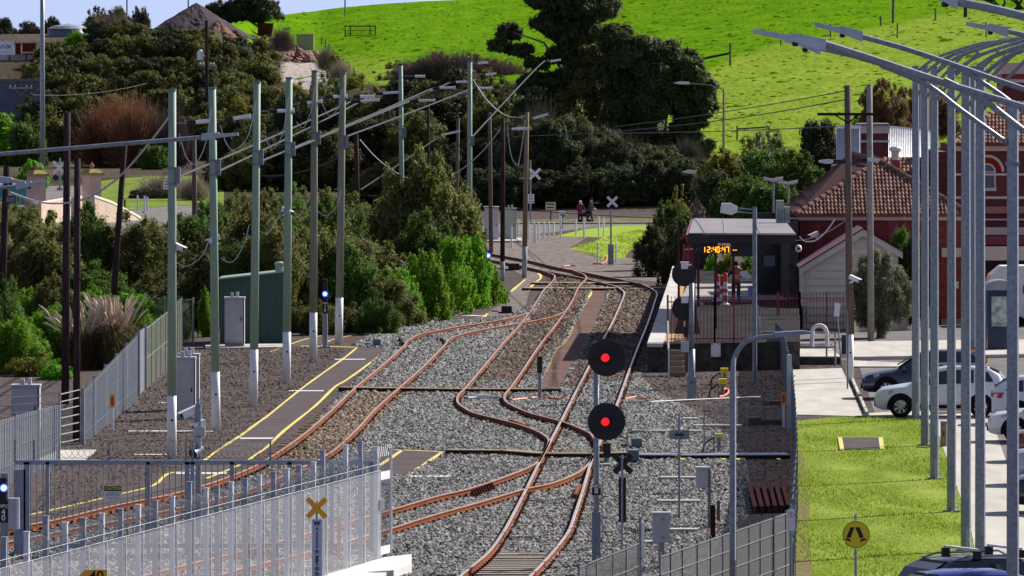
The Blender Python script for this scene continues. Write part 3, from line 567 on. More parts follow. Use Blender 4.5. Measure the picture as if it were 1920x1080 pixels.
def lamp_arm(label, head, tip, arm, brace, d, polex, r=0.06, shaft=None):
 base = Vector(((polex - 960) * d / F, d, 0)); t = thing('light_pole', label, 'light pole', base, 'light poles with arms reaching left over the lawn')
 loc = lambda p: AT(p[0], p[1], d) - base
 top = loc(arm[-1]); b = MB(); rr = shaft or 0.11; b.tube([(0, 0, -0.1), (0, 0, top.z + 0.05)], [rr, rr * .9], 8); b.build('pole', M_galv, t)
 b = MB(); b.box(-rr * 1.05, rr * 1.05, -rr * 1.05, rr * 1.05, top.z * 0.9, top.z * 0.9 + .06); b.build('collar', M_galvd, t)
 b = MB(); b.tube(smooth_path([loc(p) for p in arm], 4), r, 8); b.build('arm', M_galv, t)
 if brace: b = MB(); b.tube(smooth_path([loc(p) for p in brace], 4), r * .85, 8); b.build('brace', M_galv, t)
 p, q_ = loc(head), loc(tip); b = MB(); dv = (q_ - p); up = Vector((0, 0, 1)); h0 = 0.075
 b.cm = 0
 A = [p + up * h0 * 1.2, p + dv * .45 + up * h0 * 1.3, p + dv * .5 + up * h0 * .8, q_ + up * h0 * .7, q_ - up * 0.02, p + dv * .5 - up * h0 * .5, p - up * h0 * 1.3]
 n = len(A); f0 = b.ring([a + Vector((0, -0.13, 0)) for a in A]); f1 = b.ring([a + Vector((0, 0.13, 0)) for a in A])
 b.face(f0); b.face(f1[::-1])
 for k in range(n): b.face((f0[k], f1[k], f1[(k + 1) % n], f0[(k + 1) % n]))
 hd = b.build('lamp_head', mat('lamp_housing', (0.33, 0.36, 0.42), (0.42, 0.45, 0.5), 4, 0.4, 0.2), t)
 b = MB(); c = p + dv * .42 - up * 0.11; b.lathe([(0.03, 0), (0.05, 0.02), (0.05, 0.07)], c, 8); b.build('sensor', M_black, hd)
 return t
lamp_arm('nearest and thickest light pole, its arm reaching left across the green hill', (1538, 92), (1470, 76), [(1530, 88), (1600, 104), (1700, 134), (1800, 165), (1896, 196)], [(1650, 122), (1740, 160), (1800, 205), (1888, 268)], 135, 1899, 0.05, 0.108)
lamp_arm('light pole just beyond the right edge whose lamp hangs farthest left over the hill', (1548, 84), (1412, 60), [(1545, 82), (1640, 112), (1760, 152), (1860, 183), (1965, 215)], [(1770, 150), (1840, 185), (1900, 230), (1960, 275)], 128, 1968, 0.06)
lamp_arm('light pole beyond the right edge with the second highest lamp over the pasture', (1617, 68), (1527, 47), [(1614, 68), (1700, 92), (1790, 122), (1870, 150), (1990, 190)], [(1780, 118), (1810, 135), (1880, 180), (1985, 262)], 146, 1992, 0.05)
lamp_arm('light pole beyond the right edge with a lamp against the upper right pasture', (1890, 60), (1811, 46), [(1888, 58), (1930, 68), (1990, 84), (2060, 100)], None, 150, 2060, 0.05)
lamp_arm('light pole beyond the right edge whose lamp touches the top of the picture', (1795, 4), (1740, -9), [(1792, 3), (1850, 14), (1920, 31), (2010, 60)], None, 110, 2012, 0.06)
lamp_arm('street light beyond the left edge, its arm crossing in front of the green poles', (378, 257), (447, 253), [(385, 257), (250, 268), (120, 279), (0, 289), (-80, 296)], None, 205, -82, 0.055)
lamp_arm('short street light at the left edge pointing right before the left pillar', (0, 337), (48, 343), [(2, 338), (-20, 342), (-60, 350)], None, 215, -60, 0.05)
lamp_arm('thin lamp tube at the left edge pointing right in front of the left pillar', (30, 350), (90, 342), [(32, 350), (0, 352), (-60, 358)], None, 230, -62, 0.05)
d = 150.0; B0 = Vector(((1374 - 960) * d / F, d, 0)); t = thing('lamp_post', 'grey lamp post that bends over to the right, beside the platform steps', 'lamp post', B0); loc = lambda p: AT(p[0], p[1], d) - B0
b = MB(); b.tube([(0, 0, -0.1)] + [loc((1374, v)) for v in (1000, 850, 720)] + smooth_path([loc(p) for p in ((1374, 700), (1376, 676), (1385, 655), (1400, 640), (1425, 633), (1458, 629))], 4), [0.062] * 4 + [0.047] * 21, 10); b.build('pole', M_galv, t, None, True)
b = MB(); P = [loc(p) for p in ((1452, 623), (1505, 619.5), (1521, 622), (1521, 625), (1490, 629), (1452, 633))]; b.prism([(p.x, p.z) for p in P], -0.14, 0.14); b.build('lamp_head', M_galv, t)
b = MB(); c = loc((1380, 700)); b.tube([c + Vector((-0.02, -.06, -3.5)), c + Vector((-0.02, -.06, 0.3))], 0.012, 6); b.build('conduit', M_whited, t)
def small_lamp(label, base, top, headx, headv, w=5, m=M_galv, d=None):
 d = d or D(base[1]); s = d / F; B0 = AT(base[0], base[1], d); t = thing('lamp_post', label, 'lamp post', B0); T = AT(top[0], top[1], d) - B0; H = AT(headx, headv, d) - B0
 b = MB(); b.tube([(0, 0, -0.2), T], [w * s / 2, w * s / 2.6], 8); b.build('pole', m, t)
 b = MB(); b.tube(smooth_path([T, T * .6 + H * .4 + Vector((0, 0, 0.15)), H], 4), 0.05, 6); b.build('arm', m, t)
 k = 1 if H.x > T.x else -1; L_ = 28 * s
 b = MB(); b.prism([(H.x - k * .1, H.z - .08), (H.x - k * .1, H.z + .12), (H.x + k * L_ * .5, H.z + .16), (H.x + k * L_, H.z + .02), (H.x + k * L_ * .5, H.z - .1)], -0.15, 0.15); b.build('lamp_head', M_whited, t)
small_lamp('brown lamp post with an arm to the left in front of the lower pasture', (1357, 282), (1357, 168), 1290, 156, 5, mat('brown_lamp_paint', (0.3, 0.22, 0.16), (0.36, 0.27, 0.2), 4, 0.6), 640)
small_lamp('grey lamp post with a flat lamp to the left behind the yellow-topped bush', (1322, 412), (1321, 326), 1306, 323, 4)
t_d = D(640, 1.0)
def plat_lamp():
 B0 = W(1415, 722); d = B0.y; t = thing('lamp_post', 'lamp post in front of the platform shelter with twin arms and boxy lamp', 'lamp post', B0); T = AT(1415, 388, d) - B0
 b = MB(); b.tube([(0, 0, -0.1), T], [0.085, 0.075], 8); b.build('pole', M_galvd, t)
 b = MB()
 for dv in (390, 397): b.tube([(AT(1382, dv, d) - B0), (AT(1414, dv + 3, d) - B0)], 0.03, 6)
 b.build('arms', M_galv, t)
 b = MB(); p = AT(1366, 392, d) - B0; b.prism([(p.x - .28, p.z - .12), (p.x - .24, p.z + .2), (p.x + .1, p.z + .2), (p.x + .3, p.z + .1), (p.x + .3, p.z - .1), (p.x + .1, p.z - .2)], -0.2, 0.2); b.build('lamp_head', M_whited, t)
plat_lamp()
# ------------------------------------------------------------------ overhead cables with insulator rods
dG = [D(a[1]) for a, *_ in GREEN]; dG7, dG8 = D(545), D(505)
CG = 'grey cables strung between the poles'
def cable(label, pts, r=0.04, m=M_cable, rod=None, sleeve=None, cat='cable', group=CG, name='overhead_cable', rr=0.065):
 P = [AT(*p) for p in pts]; o0 = P[0].copy(); t = thing(name, label, cat, o0, group)
 b = MB(); b.tube(smooth_path([p - o0 for p in P], 8) if len(P) > 2 else [p - o0 for p in P], r, 6); b.build('wire', m, t)
 for nm, q_, mm, k in (('sleeve', sleeve, M_black, 1.15), ('insulator_rod', rod, M_white, 1.0)):
  if q_:
   a, c = AT(*q_[0]) - o0, AT(*q_[1]) - o0; b = MB(); b.tube([a, c], rr * k, 10)
   if nm == 'insulator_rod': b.tube([c, c + (c - a).normalized() * 0.05], rr * 1.35, 10)
   b.build(nm, mm, t)
 return t
def sag(a, b_, dip, n=5):
 out = []
 for i in range(n + 1):
  t = i / n; out.append((a[0] + (b_[0] - a[0]) * t, a[1] + (b_[1] - a[1]) * t + dip * 4 * t * (1 - t), a[2] + (b_[2] - a[2]) * t))
 return out
def rod(k, a, b_, c, d0, d1, lb):
 cable(lb, [a + (d0,), b_ + ((d0 + d1) / 2,)], 0.025, M_galv, (c[0] + (d1,), c[1] + (d1,)), (b_ + (d1,), c[0] + (d1,)), group='cable ends with white insulator rods')
names = ['nearest', 'second', 'third', 'fourth', 'fifth', 'sixth']
for k, (a, b_, c0, c1) in enumerate([((331, 231), (351, 231), (367, 229), (400, 226)), ((405, 224), (421, 224), (437, 222), (467, 218)), ((489, 208), (505, 209), (520, 208), (549, 207)),
         ((548, 196), (562, 195), (576, 193), (602, 189.5)), ((597, 182), (610, 182), (624, 181), (649, 181)), ((650, 181.5), (662, 181), (675, 181), (699, 181))]):
 dd = dG[min(k + 1, 5)]; rod(k, a, b_, (c0, c1), dd, dd, 'cable end with a white insulator rod right of the %s green pole top' % names[k])
cable('long cable rising from the nearest green pole past five others', sag((331, 333, dG[0]), (657, 191, dG7 - 40), 2), 0.034, M_cable, ((676, 190, dG7 - 40), (709, 187, dG7 - 40)), ((657, 191, dG7 - 40), (676, 190, dG7 - 40)))
cable('long grey cable rising from the second green pole just under the highest one', sag((408, 322, dG[1]), (704, 176, dG7), 2), 0.034, M_cable, ((718, 175, dG7), (748, 173, dG7)), ((704, 176, dG7), (718, 175, dG7)))
cable('long cable rising from the third green pole towards the far poles', sag((490, 302, dG[2]), (810, 166, dG8 - 20), 1), 0.034, M_cable, ((824, 165, dG8 - 20), (852, 164, dG8 - 20)), ((810, 166, dG8 - 20), (824, 165, dG8 - 20)))
cable('long cable rising from the fourth green pole to the tallest far one', sag((549, 280, dG[3]), (843, 155, dG8), 1), 0.034, M_cable, ((855, 154, dG8), (882, 153, dG8)), ((843, 155, dG8), (855, 154, dG8)))
cable('grey cable rising from the sixth green pole across the two far green poles', sag((649, 256, dG[5]), (887, 165, dG8 + 10), 1), 0.034, M_cable, ((895, 165, dG8 + 10), (922, 165, dG8 + 10)), ((887, 165, dG8 + 10), (895, 165, dG8 + 10)))
cable('cable with a white rod between the two far green poles at mid height', [(590, 262, dG[4]), (768, 190, dG7)], 0.03, M_cable, ((785, 189, dG7), (814, 188, dG7)), ((768, 190, dG7), (785, 189, dG7)))
cable('grey stay cable climbing from the tallest far green pole to the pine branches', [(886, 256, dG8), (1010, 124, dG8 + 60), (1030, 116, dG8 + 60)], 0.04, M_cable, ((1032, 115, dG8 + 60), (1050, 112, dG8 + 60)))
cable('grey stay cable climbing from the dark timber pole to the pale leaning pole', sag((676, 356, 430), (822, 257, 440), 1), 0.04, M_cable, ((828, 253, 440), (861, 246, 440)))
cable('pale cable sagging from the sixth green pole behind the others to the left', sag((645, 290, dG[5]), (487, 330, dG[2] + 90), 12), 0.035, M_cable)
cable('thin cable with a white rod right of the far green pole top', [(756, 142, dG7), (778, 143, dG7)], 0.02, M_galv, ((778, 143, dG7), (795, 143, dG7)))
cable('thin cable with a white rod at the top of the tallest far pole', [(884, 119, dG8), (895, 119, dG8)], 0.02, M_galv, ((896, 118.5, dG8), (913, 117, dG8)))
cable('thin cable with a white rod just below the tallest far pole top', [(884, 139, dG8), (909, 140, dG8)], 0.02, M_galv, ((910, 140, dG8), (929, 138, dG8)))
cable('cable end with a slanted white rod right of the yellowish timber pole', [(991, 221, 400), (1000, 222, 400)], 0.02, M_galv, ((1000, 222, 400), (1026, 214.5, 400)))
cable('cable end with a level white rod left of the yellowish timber pole', [(948, 242, 400), (960, 242, 400)], 0.02, M_galv, ((960, 242, 400), (992, 241, 400)))
cable('sagging pale cable from the dark far pole across the bushes to the timber pole', sag((675, 262, 440), (948, 228, 405), 94, 10), 0.026, M_cablep)
cable('pale cable drooping from the tallest far green pole to the yellowish timber pole', sag((888, 150, dG8), (985, 217, 405), 26, 8), 0.026, M_cablep)
cable('thin pale loop hanging left of the yellowish timber pole', [(951, 235, 405), (957, 285, 405), (966, 307, 405), (974, 300, 405), (985, 225, 405)], 0.025, M_cablep)
cable('long pale cable sagging from the nearest green pole to the left edge', [(322, 212, dG[0]), (280, 268, dG[0] + 10), (225, 330, dG[0] + 20), (170, 368, dG[0] + 25), (120, 381, dG[0] + 30), (70, 378, dG[0] + 35), (20, 361, dG[0] + 40)], 0.03, M_cablep, group=None)
loops = [((397, 203), (385, 270), (366, 307), (349, 294), (336, 250), 0), ((480, 190), (465, 255), (440, 281), (425, 270), (413, 235), 1), ((541, 180), (530, 250), (512, 279), (502, 268), (497, 255), 2), ((590, 164), (584, 205), (572, 236), (563, 238), (556, 228), 3), ((642, 166), (635, 200), (620, 217), (612, 210), (603, 192), 4)]
for *pts, k in loops:
 cable('white cable loop hanging between the %s and %s green poles' % (names[k], names[k + 1]), [p + (dG[k + 1] - 0.4,) for p in pts], 0.016, M_cablep, group='white cable loops hanging from the green poles')
low = [((392, 450), (380, 478), (362, 494), (345, 499), (331, 492), 0), ((467, 422), (458, 456), (443, 484), (430, 492), (414, 484), 1), ((530, 386), (520, 412), (505, 434), (493, 436), (484, 432), 2), ((580, 368), (572, 388), (560, 406), (552, 408), (545, 404), 3), ((640, 356), (632, 385), (618, 402), (608, 404), (596, 396), 4)]
for *pts, k in low:
 cable('pale low cable swag halfway up between the %s and %s green poles' % (names[k], names[k + 1]), [p + (dG[k + 1] - 0.3,) for p in pts], 0.014, M_cablep, group='pale low cable swags between the green poles')
dS = D(717)
for lb, pts in [('black service wire from the station poles across the dark trees', sag((1588, 170, dS), (1150, 238, 520), 4)), ('lower black service wire from the station poles across the dark trees', sag((1588, 186, dS), (960, 256, 500), 14)),
    ('lowest black wire running from the station across the pasture', sag((1568, 237, dS), (1100, 250, 540), 3)), ('black wire crossing behind the far timber poles', sag((690, 366, 450), (1300, 412, 420), 6)),
    ('thin wire over the bank bushes at the upper left', sag((62, 178, 880), (380, 122, 960), 18))]:
 cable(lb, pts, 0.022, M_black, group=None)
cable('white flexible pipe hanging in a curve on the red brick wall', [(1499, 443, 320), (1508, 452, 320), (1525, 452, 320), (1540, 443, 320), (1556, 425, 320), (1565, 411, 320)], 0.03, M_white, group=None)
cable('pale wire strung from the platform lamp post to the station gutter', sag((1420, 434, 322), (1585, 414, 322), 26, 8), 0.015, M_cablep, group=None)
# ------------------------------------------------------------------ signals
def label_plate(t, u0, u1, v0, v1, lines, d, base, y=-0.06, bgm=M_black, fg=M_white, sizes=None):
 p0, p1 = AT(u0, v1, d) - base, AT(u1, v0, d) - base
 b = MB(); b.box(p0.x, p1.x, y - 0.012, y, p0.z, p1.z); pl = b.build('number_plate', bgm, t)
 for txt, cv, sz in lines:
  p = AT((u0 + u1) / 2, cv, d) - base; text_mesh(txt, sz, (p.x, y - 0.0145, p.z), fg, pl, 'lettering', bold=0.004)
 return pl
def target(t, u, v, r, d, base, lit=True):
 c = AT(u, v, d) - base; b = MB(); b.disc((c.x, c.z), r, -0.16, -0.13, 40); b.build('target_board', M_black, t)
 if lit:
  b = MB(); b.tube([(c.x - .02, -0.16, c.z), (c.x - .02, -0.4, c.z)], 0.105, 16, False); b.tube([(c.x - .02, -0.39, c.z), (c.x - .02, -0.165, c.z)], 0.1, 16, False); h = b.build('hood', M_black, t)
  b = MB(); b.disc((c.x - .03, c.z), 0.094, -0.19, -0.165, 20); b.build('lens', M_red_lamp, t)
B0 = W(1118, 1062); d = B0.y; L = lambda u, v: AT(u, v, d) - B0
t = thing('rail_signal', 'two black target discs with red lights on a grey post, plate number 8', 'rail signal', B0)
b = MB(); b.tube([(0, 0, 0), (0, 0, L(0, 640).z)], 0.062, 12); b.build('post', M_galv, t, None, True)
target(t, 1137, 670, 0.412, d, B0); target(t, 1137, 790, 0.412, d, B0)
b = MB(); b.box(-.095, .095, -.12, .1, 0, L(0, 962).z); b.box(-.1, .1, -.125, .105, L(0, 962).z, L(0, 962).z + .03); b.build('base_cabinet', M_galvd, t)
b = MB(); b.box(-.25, .2, -.2, .2, -.05, .12); b.build('footing', M_concd, t)
label_plate(t, 1109.5, 1126.5, 907, 928, [('WBO', 911.5, 0.1), ('8', 920, 0.17)], d, B0, -0.075)
b = MB(); b.tube([L(1122, 750) + Vector((0, -.05, 0)), L(1137, 742) + Vector((0, -.05, 0)), L(1141, 738) + Vector((0, -.05, 0))], 0.008, 5); b.tube([(0.13, 0, L(0, 1030).z), (0.13, 0, L(0, 880).z)], 0.012, 6); b.build('conduit', M_galvd, t)
B0 = W(1296.5, 752); d = B0.y
t = thing('rail_signal', 'grey signal mast seen from behind with two black discs near the platform end', 'rail signal', B0); L = lambda u, v: AT(u, v, d) - B0
b = MB(); b.tube([(0, 0, 0), (0, 0, L(0, 655).z)], 0.115, 12); b.tube([(0, 0, L(0, 655).z), (0, 0, L(0, 531).z)], 0.085, 12); b.build('post', M_galv, t, None, True)
for v in (514, 578):
 c = L(1283, v); b = MB(); b.disc((c.x, c.z), 0.405, 0.14, 0.17, 36); b.build('target_board', M_black, t)
 b = MB(); b.box(c.x - .1, c.x + .12, -.06, .13, c.z + .17, c.z + .36); b.box(c.x - .13, c.x + .15, -.1, .13, c.z + .36, c.z + .4); b.bar((c.x, 0, c.z + .3), (0, 0, c.z + .3), .05); b.build('lamp_case', M_whited, t)
b = MB(); b.box(-.15, .15, -.17, .13, 0, L(0, 706).z); b.build('base_cabinet', M_galv, t)
b = MB(); c = L(1286, 622); b.box(c.x - .07, c.x + .07, -.2, -.05, c.z - .18, c.z + .18); b.build('bell', M_black, t); b = MB(); c = L(1284, 650); b.box(c.x - .13, c.x + .13, -.2, -.05, c.z - .17, c.z + .17); b.build('junction_box', M_cab, t)
b = MB(); b.box(-0.02, .03, -.18, -.17, L(0, 716).z - .05, L(0, 716).z + .02); b.build('lock', M_black, t)
def dwarf(label, u, vb, vtop, vsplit, w, headw, lamp=None, plate=None, name='dwarf_signal', group='short signals by the tracks'):
 B0 = W(u, vb); d = B0.y; s = d / F; L = lambda uu, v: AT(uu, v, d) - B0; t = thing(name, label, 'rail signal', B0, group)
 b = MB(); b.tube([(0, 0, 0), (0, 0, L(0, vsplit).z)], w * s / 2, 10); b.box(-w * s, w * s, -w * s, w * s, 0, .06); b.build('post', M_galv, t)
 b = MB(); z0, z1 = L(0, vsplit).z, L(0, vtop).z; k = headw * s / 2; b.box(-k, k, -k, k, z0, z1); b.box(-k * 1.1, k * 1.1, -k * 1.8, k, z1 - .02, z1 + .02); b.build('signal_head', M_black, t)
 if lamp:
  c = L(u, lamp[0]); r = lamp[1] * s; b = MB(); b.disc((0, c.z), r * 1.7, -k - .03, -k - .002, 16); ls = b.build('lens', M_blue_lamp, t); b = MB(); b.disc((0, c.z), r * .9, -k - .045, -k - .031, 14); b.build('lamp_core', M_white_lamp, ls)
 if plate: label_plate(t, *plate, d, B0, -k - .005)
 return t
dwarf('short signal with a black head on a white post beside the pinkish walkway', 1012, 749, 669, 699, 7, 10)
dwarf('blue-lit signal numbered 18 on a grey post between the fifth and sixth green poles', 609.5, 652, 524, 588, 10, 9, (551, 3.2), (605, 614.5, 566, 586, [('WBO', 568.5, 0.07), ('1', 574, 0.15), ('8', 581.5, 0.15)]))
dwarf('far blue-lit signal on a slim post among the bright ivy', 915, 571, 471, 490, 4, 7, (479, 3))
dwarf('small black signal head standing left of the crossed black boards', 1138, 869, 832, 858, 9, 14)
B0 = W(8, 1075); d = B0.y; L = lambda uu, v: AT(uu, v, d) - B0
t = thing('dwarf_signal', 'blue-lit signal at the left edge with the plate number 40', 'rail signal', B0, 'short signals by the tracks')
b = MB(); b.box(-.08, .085, -.06, .06, 0, L(0, 887).z); b.build('post', M_galv, t)
b = MB(); b.box(-.11, .06, -.16, -.065, L(0, 942).z, L(0, 896).z); b.build('signal_head', M_black, t)
c = L(8, 914); b = MB(); b.disc((c.x, c.z), .085, -.185, -.162, 18); ls = b.build('lens', M_blue_lamp, t); b = MB(); b.disc((c.x, c.z), .055, -.2, -.186, 16); b.build('lamp_core', M_white_lamp, ls)
label_plate(t, -2, 15.5, 942, 979, [('WBO', 949, 0.1), ('4', 960, 0.17), ('0', 971, 0.17)], d, B0, -.065)
b = MB(); p0, p1 = L(16, 992), L(36, 934); b.box(p0.x, p1.x, -.1, .15, p0.z, p1.z); bx = b.build('relay_box', M_cab, t); b = MB(); b.box(p1.x - .05, p1.x + .005, -.105, -.1, p0.z, p1.z); b.build('bright_edge', M_white, bx)
# ------------------------------------------------------------------ cabinets, posts and trackside equipment
def cabinet(label, u0, u1, v0, v1, depth=0.7, m=M_cab, plinth=0.0, group=None, lugs=True, vb=None, name='equipment_cabinet', vents=False, seam=None):
 B0 = W((u0 + u1) / 2, v1); d = B0.y; s = d / F; w = (u1 - u0) * s / 2; h = (v1 - v0) * s; t = thing(name, label, 'cabinet', B0, group)
 b = MB(); b.box(-w, w, 0, depth, plinth, h); b.build('body', m, t)
 if plinth: b = MB(); b.box(-w * .97, w * .97, .02, depth - .02, 0, plinth); b.build('plinth', M_concd, t)
 b = MB(); b.box(-w * 1.06, w * 1.06, -.05, depth + .05, h, h + .06); b.build('roof', m, t)
 x1 = w * (seam if seam else .82)
 b = MB(); b.box(-w * .94, x1, -.025, -.001, plinth + .08, h - .06); dr = b.build('door', m, t)
 b = MB(); b.box(x1 - .09, x1 - .05, -.05, -.025, plinth + h * .45, plinth + h * .45 + .14); b.build('handle', M_black, dr)
 if seam: b = MB(); b.box(x1 + .003, x1 + .035, -.012, -.001, plinth, h); b.build('seam', M_black, t)
 if vents:
  b = MB()
  for z in (0.16, 0.82):
   for k in range(3): b.box(w * .3, w * .65, -.032, -.026, h * z + k * .03, h * z + k * .03 + .013)
  b.build('vents', M_galvd, dr)
 for x, z in ((-.16, .22), (.05, .25)) if lugs else (): b = MB(); b.box(x, x + .11, depth * .3, depth * .6, h + .06, h + z); b.build('lifting_lug', M_cab, t)
 return t
RC = 'tall grey relay cabinets behind the poles'
cabinet('tall grey cabinet right of the nearest green pole, the front one of a pair', 330, 366, 673, 786, 0.6, group=RC, seam=.86)
cabinet('tall grey cabinet just behind the front one right of the nearest green pole', 334, 373, 667, 770, 0.7, group=RC, seam=.9)
cabinet('tall grey cabinet with a concrete plinth in front of the dark green shed', 421, 458, 560, 652, 0.8, plinth=.2, group=RC, seam=.86)
cabinet('low grey cabinet behind the wire fence at the left edge', 22, 74, 725, 806, 0.7, seam=.85)
b = MB(); B0 = W(36, 800); s = B0.y / F; b.box(-14 * s, 13 * s, -.35, -.1, 14 * s, 52 * s); b.box(-4 * s, 4 * s, -.3, -.15, -.3, 14 * s)
solo('meter_box', b, M_galv, 'small dull steel box mounted in front of the low left cabinet', 'box', B0)
cabinet('far grey cabinet beside the pale timber pole', 908, 935, 389, 453, 1.0, group='far cabinets at the level crossing', lugs=False)
cabinet('far green-grey cabinet with a dark foot left of the white bollards', 946, 968, 392, 452, 1.0, M_cabg, group='far cabinets at the level crossing')
b = MB(); b.slab([W(905, 455).xy, W(905, 450).xy, W(978, 449).xy, W(978, 455).xy], 0, .12); struct('concrete_pad', b, M_conc)
b = MB(); b.slab([W(385, 655).xy, W(385, 648).xy, W(545, 647).xy, W(545, 653).xy], 0, .06); struct('concrete_pad', b, M_conc)
b = MB(); b.slab([W(60, 868).xy, W(112, 847).xy, W(180, 846).xy, W(155, 866).xy], 0, .05); struct('concrete_pad', b, M_conc)
for a, c, v, h in ((240, 400, 808, .05), (297, 325, 755, .05), (250, 330, 852, .04)):
 strip('concrete_kerb', [(a, v), (c, v)], h * 14, .02, M_conc, 1)
def post_box(label, u0, u1, v0, v1, vb, uposts, pw=6, m=M_cab, vents=False):
 B0 = W(uposts, vb); d = B0.y; s = d / F; L = lambda uu, v: AT(uu, v, d) - B0; t = thing('equipment_box', label, 'equipment box', B0, 'equipment boxes on posts right of the signals')
 p0, p1 = L(u0, v1), L(u1, v0); b = MB(); b.box(p0.x, p1.x, -.2, .12, p0.z, p1.z); b.build('case', m, t); b = MB(); b.box(p0.x - .02, p1.x + .02, -.23, .14, p1.z, p1.z + .04); b.build('lid', m, t)
 b = MB(); b.box(-pw * s / 2, pw * s / 2, -.05, .05, -.05, p1.z if abs(uposts - (u0 + u1) / 2) > 8 else p0.z); b.build('post', M_galvd if pw < 8 else M_galv, t)
 if vents:
  b = MB()
  for z in (p0.z + .08, p1.z - .14):
   for k in range(3): b.box(p1.x - .2, p1.x - .11, -.205, -.2, z + k * .025, z + k * .025 + .011)
  b.build('vents', M_galvd, t)
post_box('grey equipment box with vents on a short post above the mesh fence', 1223, 1256, 963, 1016, 1066, 1240, 11, vents=True)
post_box('plain grey box fixed to the left of a dark post near the rusty stump', 1305, 1327, 878, 914, 992, 1330, 6)
def post(label, u, v0, vb, w, m, cat='post', name='post', extra=None, d=None):
 B0 = W(u, vb); s = B0.y / F; h = (vb - v0) * s; b = MB(); b.box(-w * s / 2, w * s / 2, -w * s / 2, w * s / 2, -.1, h); return solo(name, b, m, label, cat, B0)
M_rustd = mat('deep_rust', (0.09, 0.02, 0.014), (0.05, 0.016, 0.014), 5, 0.85)
post('rusty steel stump with a yellow dot right of the grey box post', 1336.5, 947, 1013, 9, M_rustd)
post('short grey timber stump right of the rusty stump', 1347, 938, 978, 6, M_wood)
post('white flat marker post standing at the gap of the mesh fence', 1205, 979, 1050, 7, M_white, name='marker_post')
post('slim grey post beside the white marker post in the mesh fence', 1200, 970, 1100, 5, M_galv)
post('short white post beside the ivy and the walkway', 699, 583, 606, 4, M_whited)
post('pale blue-grey gate post at the right end of the yard fence', 1480, 665, 806, 9, mat('pale_blue_post', (0.42, 0.5, 0.55), (0.48, 0.56, 0.6), 3, 0.5), cat='gate post', name='gate_post')
post('thin tall steel post left of the blue-lit signal at the fence', 909, 500, 572, 2, M_galv)
def sign_post_back():
 B0 = W(1273.5, 972); d = B0.y; L = lambda uu, v: AT(uu, v, d) - B0; t = thing('sign_post', 'thin grey post with the back of a small sign, right of the red signals', 'sign', B0)
 b = MB(); b.tube([(0, 0, 0), (0, 0, L(0, 774).z)], .03, 8); b.build('post', M_galv, t)
 p0, p1 = L(1255, 824), L(1293, 806); b = MB(); b.prism([(p0.x, p0.z + .02), (p0.x, p1.z - .04), (p0.x + .03, p1.z), (p1.x, p1.z), (p1.x, p0.z), (p0.x + .02, p0.z)], .035, .05); b.build('sign_panel', M_galv, t)
 b = MB(); b.box(-.11, .11, -.05, .034, L(0, 816).z - .01, L(0, 814).z + .01); b.build('bracket', M_black, t)
sign_post_back()
def cross(t, c, ln, wd, m, y=-.06, th=.02, ang=45):
 b = MB(); a = math.radians(ang)
 for s_, yy in ((1, y), (-1, y - th * 1.1)):
  b.obox((c.x, yy, c.z), (math.cos(a) * ln / 2, 0, s_ * math.sin(a) * ln / 2), (0, th / 2, 0), (-s_ * math.sin(a) * wd / 2, 0, math.cos(a) * wd / 2))
 return b.build('crossed_boards', m, t)
B0 = W(1166.5, 1030); d = B0.y; L = lambda uu, v: AT(uu, v, d) - B0
t = thing('crossing_sign', 'black back of a crossed-boards sign with a long black plate on a thin post', 'sign', B0); b = MB(); b.tube([(0, 0, 0), (0, 0, L(0, 853).z)], .025, 8); b.build('post', M_galv, t)
cross(t, L(1168, 870), .56, .13, M_black, .05); b = MB(); p0, p1 = L(1160, 980), L(1174, 895); b.box(p0.x, p1.x, .03, .045, p0.z, p1.z); b.build('name_plate', M_black, t)
d = 150.0; B0 = Vector(((594 - 960) * d / F, d, 0)); L = lambda uu, v: AT(uu, v, d) - B0
t = thing('crossing_sign', 'yellow crossed-boards sign above a white plate lettered Wellington', 'sign', B0); b = MB(); b.tube([(0, 0, 0), (0, 0, L(0, 940).z)], .022, 8); b.build('post', M_galvd, t)
cr = cross(t, L(594, 952), .5, .1, M_amber, -.05); b = MB(); c = L(594, 952)
for k in (-1, 1): b.disc((c.x + k * .055, c.z), .012, -.1, -.085, 8)
b.build('bolts', M_black, cr)
b = MB(); p0, p1 = L(585, 1100), L(604, 973); b.box(p0.x, p1.x, -.045, -.03, p0.z, p1.z); pl = b.build('name_plate', mat('pale_blue_plate', (0.5, 0.58, 0.72), (0.55, 0.62, 0.75), 2, 0.5), t)
for i, ch in enumerate('Wellington'):
 p = L(594.5, 981.5 + i * 10.4); text_mesh(ch, 0.135 if ch != 'W' else .12, (p.x, -.048, p.z), M_black, pl, 'letter', bold=0.005)
d = 140.0; p0, p1 = AT(148, 1092, d), AT(202, 1068, d); B0 = Vector(((p0.x + p1.x) / 2, d, 0)); t = thing('speed_board', 'yellow board with the number 40 at the bottom edge', 'sign', B0)
b = MB(); L = lambda uu, v: AT(uu, v, d) - B0; P = [L(146, 1096), L(146, 1081), L(160, 1068), L(201.5, 1068), L(201.5, 1096)]; b.prism([(p.x, p.z) for p in P], -.02, 0); pn = b.build('panel', M_amber, t)
p = L(181, 1081); text_mesh('40', .26, (p.x, -.0225, p.z), M_black, pn, 'number', bold=.004)
b = MB(); b.tube([(0, .02, 0), (0, .02, p0.z)], .03, 8); b.build('post', M_galv, t)
d = 148.0; B0 = Vector(((1604.5 - 960) * d / F, d, 0)); L = lambda uu, v: AT(uu, v, d) - B0; c = L(1605, 1002)
t = thing('pedestrian_sign', 'round yellow sign with black walking legs on a post in the lawn', 'sign', B0)
